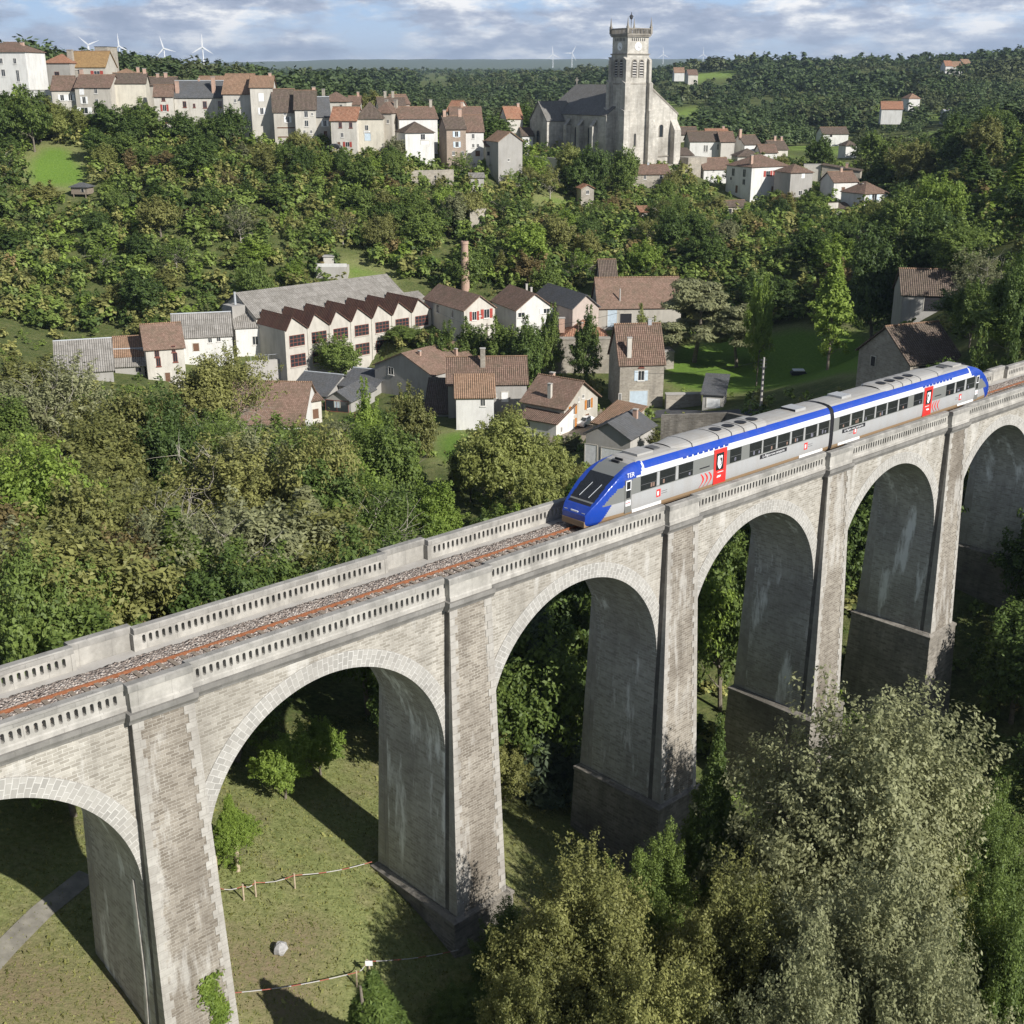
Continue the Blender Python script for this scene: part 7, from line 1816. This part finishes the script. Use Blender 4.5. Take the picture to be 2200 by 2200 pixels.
o = bpy.data.objects.new('grass', np_mesh('grass', Q_.reshape(-1, 3), np.arange(nb * 4).reshape(-1, 4), LEAF['olive'])); COL.objects.link(o); tag(o, kind='stuff')
# ------------------------------------------------------------------ wind turbines on the skyline
for px, py, d, phase, wh in [(190, 96, 4200, 20, 'leftmost wind turbine, its rotor like a V above the ruined tower'), (256, 99, 4200, 92, 'slim white wind turbine with one blade upright, right of the ruined tower'), (352, 104, 4100, 105, 'white wind turbine with a tilted upper blade over the wooded ridge'), (435, 101, 4000, 88, 'largest white wind turbine, one blade upright over the ridge'),
                             (1188, 117, 7500, 95, 'small distant wind turbine nearest the church tower on its left'), (1229, 114, 7200, 60, 'small distant wind turbine touching the church tower'), (1425, 117, 8200, 92, 'tiny distant wind turbine right of the church gable'), (1511, 117, 8600, 90, 'tiniest distant wind turbine on the far right skyline')]:
    hub = at(px, py, d); g = gz(hub[0], hub[1])
    t = thing('wind_turbine', wh, 'wind turbine', (hub[0], hub[1], g), 0, 'wind turbines on the horizon')
    hz = hub[2] - g; Lb = 38 if d < 6000 else 46
    mb = MB(); mb.tube([(0, 0, -10), (0, 0, hz * .5), (0, 0, hz)], [2.2, 1.8, 1.3], 10); mb.build('tower', M['white_paint'], t)
    mb = MB(); mb.box(-1.6, 1.6, -2.5, 7, hz - 1.7, hz + 1.7); mb.build('nacelle', M['white_paint'], t)
    for k in range(3):
        a = R(phase + 120 * k); dx, dz = math.cos(a), math.sin(a); mb = MB()
        P = lambda r, w, y: (dx * r - dz * w, -3.2 + y, hz + dz * r + dx * w)
        rows = [(0, 1.2, .9), (Lb * .22, 2.1, .6), (Lb * .6, 1.3, .35), (Lb, .3, .1)]
        for (r0, w0, h0), (r1, w1, h1) in zip(rows[:-1], rows[1:]):
            mb.hexa([P(r0, -w0, -h0), P(r0, w0, -h0), P(r1, w1, -h1), P(r1, -w1, -h1), P(r0, -w0, h0), P(r0, w0, h0), P(r1, w1, h1), P(r1, -w1, h1)])
        mb.build('blade', M['white_paint'], t)
# ------------------------------------------------------------------ poles and wires
POLE = {}
for key, px, ptop, pbot, lab, mat in [('a', 1633, 768, 892, 'tall lattice concrete utility pole beside the road behind the train', 'concrete'), ('b', 1047, 695, 780, 'dark utility pole in front of the hedge by the red-shuttered gabled house', 'wood'), ('c', 1151, 748, 802, 'pale concrete post left of the ruined stone wall', 'concrete'), ('d', 697, 757, 818, 'pale post standing before the sawtooth factory', 'concrete'), ('e', 1330, 620, 702, 'thin pale post in front of the long brown barn roof', 'concrete')]:
    g = G(px, pbot, 110); tz = at(px, ptop, g[1])[2]; h = tz - g[2]
    t = thing('utility_pole', lab, 'utility pole', g)
    mb = MB(); mb.tube([(0, 0, -.5), (0, 0, h)], [.20, .13], 8); mb.build('post', M[mat], t)
    if key in 'ab':
        for k in range(3):
            mb = MB(); mb.box(-.45, .45, -.05, .05, h - .4 - .5 * k, h - .32 - .5 * k); mb.build('crossarm', M['dark_metal'], t)
        for z in np.arange(1, h - 1, .8) if key == 'a' else []:
            mb = MB(); mb.box(-.2, .2, -.22, -.12, z, z + .3); mb.build('rung', M['dark_metal'], t)
    POLE[key] = np.array([g[0], g[1], tz - .4])
def wire(a, b, sag, lab, r=.022):
    a = np.array(a); b = np.array(b); n = 14
    P = [a + (b - a) * i / n - np.array([0, 0, sag * 4 * (i / n) * (1 - i / n)]) for i in range(n + 1)]
    mb = MB(); mb.tube([p - a for p in P], r, 4); o = mb.build('overhead_wire', M['dark_metal']); o.location = a
    tag(o, lab, 'wire', 'overhead wires')
wire(POLE['a'], at(1365, 800, 185), .8, 'overhead wire from the lattice pole to the tall stone house')
wire(POLE['b'], at(1330, 672, 190), 1.0, 'overhead wire running right from the dark pole past the ruined wall')
wire(POLE['b'], at(940, 668, 226), .8, 'overhead wire running left from the dark pole to the factory')
wire(POLE['a'] + np.array([0, 0, -.5]), G(1600, 900, 110), .1, 'straight stay wire beside the lattice pole')
# lamp post by the church
g = at(*q('D', 415, 1310), 392); t = thing('street_lamp', 'slender street lamp on the square at the left of the church', 'street lamp', g)
mb = MB(); mb.tube([(0, 0, -2), (0, 0, 5.8)], [.11, .07], 6); mb.build('post', M['zinc'], t)
for sg in (-1, 1):
    mb = MB(); mb.tube([(0, 0, 5.7), (sg * .8, 0, 6.2)], .05, 5); mb.box(sg * .8 - .35, sg * .8 + .35, -.15, .15, 6.1, 6.25); mb.build('lamp_head', M['zinc'], t)
# retaining walls and terraces
def wall_px(pts, d, h, label, mat='w_stone', name='retaining_wall', th=.5, cat='wall'):
    W_ = [at(px, py, dd) for (px, py), dd in zip(pts, d)]
    o = thing(name, label, cat, W_[0]); mb = MB()
    for a, b in zip(W_[:-1], W_[1:]):
        n = np.array([-(b - a)[1], (b - a)[0], 0]); n /= np.linalg.norm(n)
        mb.hexa([a - [0, 0, 3.0], b - [0, 0, 3.0], b + n * th - [0, 0, 3.0], a + n * th - [0, 0, 3.0], a + [0, 0, h], b + [0, 0, h], b + n * th + [0, 0, h], a + n * th + [0, 0, h]])
    mb.build('masonry', M[mat], o, world=True)
    X = [p[0] for p in pts]; Y = [p[1] for p in pts]
    PROTECT.append((min(X), min(Y) - h * F / d[0], max(X), max(Y), min(d)))
wall_px([(1125, 345), (1190, 352), (1262, 362)], [372, 362, 352], 1.6, 'long parapet wall of the church square seen below the church', 'w_cream')
wall_px([(190, 485), (245, 470), (305, 474)], [287, 288, 290], 1.4, 'pale dry stone terrace wall under the belvedere hut')
wall_px([(1735, 456), (1800, 452)], [335, 338], 2.0, 'pale retaining wall below the white bungalow', 'w_cream')
wall_px([(1525, 572), (1590, 568)], [262, 268], 1.2, 'pale stone garden terrace wall above the lawn')
wall_px([(865, 388), (975, 385)], [322, 326], 2.4, 'broken pale garden wall under the brown stone house')
wall_px([(1010, 480), (1045, 478)], [292, 294], 3.2, 'ruined stone terrace wall on the slope above the brick chimney')
wall_px([(1420, 910), (1560, 905), (1660, 925)], [140, 138, 132], 1.0, 'dark dry stone wall along the road behind the train', 'plinth')
# small concrete water works on the slope
g = G(712, 600, 200); t = thing('pump_house', 'small pale concrete cabin on a walled platform above the factory', 'pump house', g)
mb = MB(); mb.box(-3.2, 3.4, 0, 4, -2, 2.6); mb.build('platform', M['concrete'], t)
mb = MB(); mb.box(-1.6, .6, .8, 3.0, 2.6, 4.6); mb.build('cabin', M['w_cream'], t)
mb = MB(); mb.box(-1.8, .8, .6, 3.2, 4.6, 4.75); mb.build('roof', M['concrete'], t)
mb = MB(); mb.box(-3.2, 3.4, 0, .12, 2.6, 3.3); mb.build('railing', M['w_white'], t)
# ------------------------------------------------------------------ things on the grass under the arches
M['tape_white'] = flat('faded_white_tape', (0.50, 0.48, 0.46), .6); M['tape_red'] = flat('faded_red_tape', (0.38, 0.12, 0.09), .6)
def post_line(pts, label, tape_h=.95, tp='barrier_tape'):
    W_ = [G(*p) for p in pts]
    for i, w in enumerate(W_[1:-1]):
        o = thing('wooden_stake', '%s wooden stake holding the tape %s' % (['first', 'second', 'third', 'fourth'][i], label), 'stake', w, 0, 'stakes of the barrier tapes')
        mb = MB(); mb.tube([(0, 0, -.3), (0, 0, tape_h + .12)], .055, 6); mb.build('stake', M['wood_post'], o)
    root = thing(tp, 'red and white barrier tape %s' % label, 'barrier tape', W_[0])
    mw = MB()
    for a, b in zip(W_[:-1], W_[1:]):
        n = max(4, int(np.linalg.norm(b - a) / .5))
        for i in range(n):
            p0 = a + (b - a) * i / n; p1 = a + (b - a) * (i + 1) / n
            s0 = tape_h - .18 * math.sin(math.pi * i / n); s1 = tape_h - .18 * math.sin(math.pi * (i + 1) / n)
            q0, q1 = np.array([0, 0, s0]) + p0, np.array([0, 0, s1]) + p1; up = np.array([0, 0, .042]); sd2 = np.array([.02, -.02, 0])
            mw.hexa([q0 - up / 2, q1 - up / 2, q1 - up / 2 + sd2, q0 - up / 2 + sd2, q0 + up / 2, q1 + up / 2, q1 + up / 2 + sd2, q0 + up / 2 + sd2], 1 if i % 3 == 0 else 0)
    mw.build('tape', [M['tape_white'], M['tape_red']], root, world=True)
post_line([(470, 1938), (524, 1934), (550, 1926), (634, 1910), (800, 1880)], 'strung across the upper grass to the second pier')
post_line([(500, 2166), (767, 2120), (790, 2096), (985, 2070)], 'strung across the lower grass')
g = G(603, 2048); t = thing('boulder', 'lone grey boulder on the grass between the first two piers', 'boulder', g)
bm = bmesh = None
vs = np.array([(math.cos(a) * math.cos(b), math.sin(a) * math.cos(b), math.sin(b)) for b in np.linspace(-1.5, 1.5, 7) for a in np.linspace(0, 6.283, 9)[:-1]])
r2 = np.random.default_rng(3); vs *= (.33 + .12 * r2.random(len(vs)))[:, None]; vs[:, 2] *= .9
mb = MB()
for i in range(6):
    for j in range(8):
        a, b, c, d = i * 8 + j, i * 8 + (j + 1) % 8, (i + 1) * 8 + (j + 1) % 8, (i + 1) * 8 + j
        mb.face([vs[a] + [0, 0, .32], vs[b] + [0, 0, .32], vs[c] + [0, 0, .32], vs[d] + [0, 0, .32]])
mb.build('stone', M['rock'], t)
g = G(505, 1862); t = thing('tree_guard', 'pale wooden tree guard post beside the young tree on the grass', 'tree guard', g + np.array([.25, -.35, 0]))
mb = MB(); mb.tube([(0, 0, -.3), (0, 0, 2.3)], .13, 8); mb.build('post', M['wood_post'], t)
g = G(468, 1905); t = thing('tree_guard', 'second wooden post half hidden behind the leftmost pier', 'tree guard', g)
mb = MB(); mb.tube([(0, 0, -.3), (0, 0, 2.0)], .10, 8); mb.build('post', M['wood_post'], t)
# signs: small white notice on the lower tape
g = G(790, 2096); t = thing('notice_board', 'small blank white notice on a stake at the lower tape', 'notice', g + np.array([.12, -.12, 0]))
mb = MB(); mb.tube([(0, 0, -.3), (0, 0, 1.1)], .05, 6); mb.build('stake', M['wood_post'], t)
mb = MB(); mb.box(-.2, .2, -.07, -.05, .8, 1.12); mb.build('board', M['white_paint'], t)
# hanging cable on the leftmost pier's shaded face, ivy at its foot
def on_side(z, t, off=.06): return V(-(SB * (-z - 1.8)) - off - .03, t, z)
mb = MB(); mb.tube([on_side(z, 1.1 + .12 * math.sin(z * .5)) for z in np.arange(-10.2, -21.5, -.6)], .045, 6)
o = mb.build('hanging_cable', M['ashlar']); tag(o, 'pale cable hanging down the shaded side of the leftmost pier', 'cable')
ir = np.random.default_rng(9); n = 2600
zz_ = -21 + 5.2 * ir.random(n) ** 1.3; ssx = 2.2 + ir.normal(0, .22, n) + .25 * np.sin(zz_ * 2.0) + .12 * ir.normal(size=n)
c = np.array([V(a, .04 - CB * (-z - 1.8) - .05 - .12 * ir.random(), z) for a, z in zip(ssx, zz_)])
nrm = unit(np.tile(-VN, (n, 1)) + ir.normal(size=(n, 3)) * .5)
P = leaf_quads(c, nrm, .12 * ir.uniform(.6, 1.3, n), ir)
o = bpy.data.objects.new('ivy', np_mesh('ivy', P.reshape(-1, 3), np.arange(n * 4).reshape(-1, 4), LEAF['fresh'])); COL.objects.link(o)
tag(o, 'climbing ivy at the foot of the leftmost pier', 'ivy')
# ------------------------------------------------------------------ cars and odds and ends
M['car_white'] = flat('white_car_paint', (0.72, 0.72, 0.72), .3, .5, .03); M['car_blue'] = flat('dark_blue_car_paint', (0.03, 0.045, 0.09), .3, .5, .05); M['car_dark'] = flat('dark_car_paint', (0.04, 0.04, 0.045), .3, .5, .05)
def car(g, yaw, paint_, label):
    t = thing('parked_car', label, 'car', g, R(yaw))
    prof = [(-2.05, .35), (-2.1, .75), (-1.95, .92), (-1.1, 1.0), (-.55, 1.42), (.75, 1.46), (1.55, 1.02), (2.0, .9), (2.08, .55), (2.0, .32)]
    mb = MB(); n = len(prof)
    def ww(z): return .84 if z < 1.05 else .66
    for i in range(n):
        (a, za), (b, zb) = prof[i], prof[(i + 1) % n]
        mb.face([(a, -ww(za), za), (b, -ww(zb), zb), (b, ww(zb), zb), (a, ww(za), za)][::-1])
    mb.face([(a, -ww(z), z) for a, z in prof][::-1]); mb.face([(a, ww(z), z) for a, z in prof])
    mb.build('body', M[paint_], t)
    for sg in (-1, 1):
        mb = MB(); mb.face([(-1.0, sg * .80, 1.04), (1.42, sg * .80, 1.06), (.72, sg * .69, 1.40), (-.5, sg * .69, 1.38)][::sg]); mb.build('side_window', M['glass'], t)
        for x in (-1.3, 1.3):
            mb = MB(); mb.tube([(x, sg * .68, .32), (x, sg * .87, .32)], .32, 14); mb.build('wheel', M['t_dark'], t)
    for a, b in (((-1.08, 1.02), (-.58, 1.40)), ((1.5, 1.06), (.80, 1.43))):
        mb = MB(); f_ = [(a[0] - .01 * np.sign(-a[0]), -.62, a[1] + .02), (a[0], .62, a[1] + .02), (b[0], .58, b[1] + .01), (b[0], -.58, b[1] + .01)]
        off = .03 if a[0] > 0 else -.03
        mb.face([(p[0] + off, p[1], p[2] + .02) for p in f_]); mb.build('windscreen', M['glass'], t)
    for sg in (-.6, .6):
        mb = MB(); mb.box(2.0, 2.1, sg - .14, sg + .14, .62, .76); mb.build('headlight', M['lamp_glass'], t)
g = G(1256, 915, 100); car(g + np.array([0, 0, .1]), 60, 'car_white', 'white car parked in the yard of the house with orange shutters')
g = at(*q('D', 120, 1225), 400); car(g, 10, 'car_blue', 'dark blue car parked on the square left of the church')
g = at(*q('D', 232, 1235), 398); car(g, 15, 'car_dark', 'black car parked against the left wall of the church')
g = at(*q('A', 1875, 838), 336); car(g, -20, 'car_dark', 'dark car parked below the house with small iron balconies')
g = G(1715, 806, 120); t = thing('upturned_boat', 'dark covered trailer with a white top alone on the right lawn', 'trailer', g)
mb = MB(); prof = [(-1.3, .1), (-1.4, .5), (-.9, .9), (.9, .9), (1.4, .45), (1.3, .1)]
for i in range(5):
    (a, za), (b, zb) = prof[i], prof[i + 1]; mb.face([(a, -.7, za), (b, -.7, zb), (b, .7, zb), (a, .7, za)][::-1])
mb.face([(a, -.7, z) for a, z in prof][::-1]); mb.face([(a, .7, z) for a, z in prof]); mb.build('body', M['dark_metal'], t)
mb = MB(); mb.box(-1.0, .95, -.72, .72, .86, 1.02); mb.build('white_top', M['white_paint'], t)
t = thing('garden_parasol', 'pale parasol by the door of the house with orange shutters', 'parasol', G(1247, 893, 100) + np.array([0, 0, 0]))
mb = MB(); mb.tube([(0, 0, 0), (0, 0, 2.4)], .04, 6); mb.build('pole', M['zinc'], t)
mb = MB(); n = 10
for i in range(n):
    a0, a1 = 2 * math.pi * i / n, 2 * math.pi * (i + 1) / n; mb.face([(1.3 * math.cos(a0), 1.3 * math.sin(a0), 2.1), (1.3 * math.cos(a1), 1.3 * math.sin(a1), 2.1), (0, 0, 2.5)])
mb.build('canopy', M['white_paint'], t)
# ------------------------------------------------------------------ air
mb = MB(); mb.box(-9000, 9000, -150, 15500, -60, 330)
hz_ = bpy.data.materials.new('haze_air'); hz_.use_nodes = True
nt = hz_.node_tree; nt.nodes.remove(nt.nodes['Principled BSDF'])
pv = nt.nodes.new('ShaderNodeVolumePrincipled'); pv.inputs['Color'].default_value = (0.60, 0.76, 1.0, 1); pv.inputs['Density'].default_value = 0.00007
pv.inputs['Anisotropy'].default_value = 0.2
nt.links.new(pv.outputs[0], nt.nodes['Material Output'].inputs['Volume'])
tag(mb.build('haze', hz_), kind='stuff')
# ------------------------------------------------------------------ labels of the plants
TONE = {'dark': ['dark green', 'deep green'], 'green': ['mid green', 'leaf green'], 'fresh': ['fresh green', 'bright green'], 'olive': ['olive', 'olive green'], 'grey': ['grey-green', 'silvery green'], 'brown': ['browning', 'rusty brown'], 'yellow': ['yellowing', 'yellow-green'], 'orange': ['orange autumn', 'orange'], 'blue': ['bluish green', 'blue-green']}
FORM = {'broad': 'rounded tree', 'wide': 'broad spreading tree', 'tall': 'slender tree', 'sparse': 'thin-leaved branchy tree', 'bush': 'bush', 'spruce': 'spruce', 'pine': 'pine'}
LANDMARK += [(345, 1800, 'the leftmost pier', 46), (1030, 1600, 'the second pier', 60), (1480, 1350, 'the third pier', 72), (1815, 1200, 'the fourth pier', 84), (1250, 1030, "the train's nose", 66), (2110, 850, "the train's tail", 100), (590, 1850, 'the grassy field', 55)]
def rel(dx, dy):
    ax, ay = abs(dx), abs(dy)
    if ax > 2.2 * ay: return 'right of' if dx > 0 else 'left of'
    if ay > 2.2 * ax: return 'below' if dy > 0 else 'above'
    return ('below ' if dy > 0 else 'above ') + ('and right of' if dx > 0 else 'and left of')
used = {}
def dist_word(d): return 'just ' if d < 45 else ('' if d < 120 else ('well ' if d < 240 else 'far '))
for rec in sorted(PLANTS, key=lambda r_: -r_[5]):
    root, kind, leaf, px, py, hp, dep, lab = rec
    lms = sorted(LANDMARK, key=lambda l: math.hypot(l[0] - px, (l[1] - py)) + .6 * abs(l[3] - dep))
    size = 'big' if hp > 260 else ('small' if hp < 45 else '')
    opts = []
    for tone in TONE[leaf]:
        for sz in ([size] if size else ['']) + ['']:
            base = ' '.join((sz + ' ' + tone + ' ' + FORM[kind]).split())
            for i in range(3):
                for j in range(i + 1, 6):
                    a, b = lms[i], lms[j]
                    da = math.hypot(px - a[0], py - a[1])
                    opts.append(base + ' ' + dist_word(da) + rel(px - a[0], py - a[1]) + ' ' + a[2] + ', ' + rel(px - b[0], py - b[1]) + ' ' + b[2])
            for l in lms[:4]:
                d = math.hypot(px - l[0], py - l[1])
                opts.append(base + ' ' + dist_word(d) + rel(px - l[0], py - l[1]) + ' ' + l[2])
    for o in opts:
        if o not in used and 4 <= len(o.split()) <= 16:
            break
    else:
        o = opts[0]
    used[o] = used.get(o, 0) + 1
    root['label'] = o[0].lower() + o[1:]
    root['group'] = {'bush': 'bushes among the trees', 'spruce': 'conifers of the valley', 'pine': 'conifers of the valley'}.get(kind, 'trees of the valley and hillside')
print('PLANTS', len(PLANTS), 'dup labels', sum(v - 1 for v in used.values()))
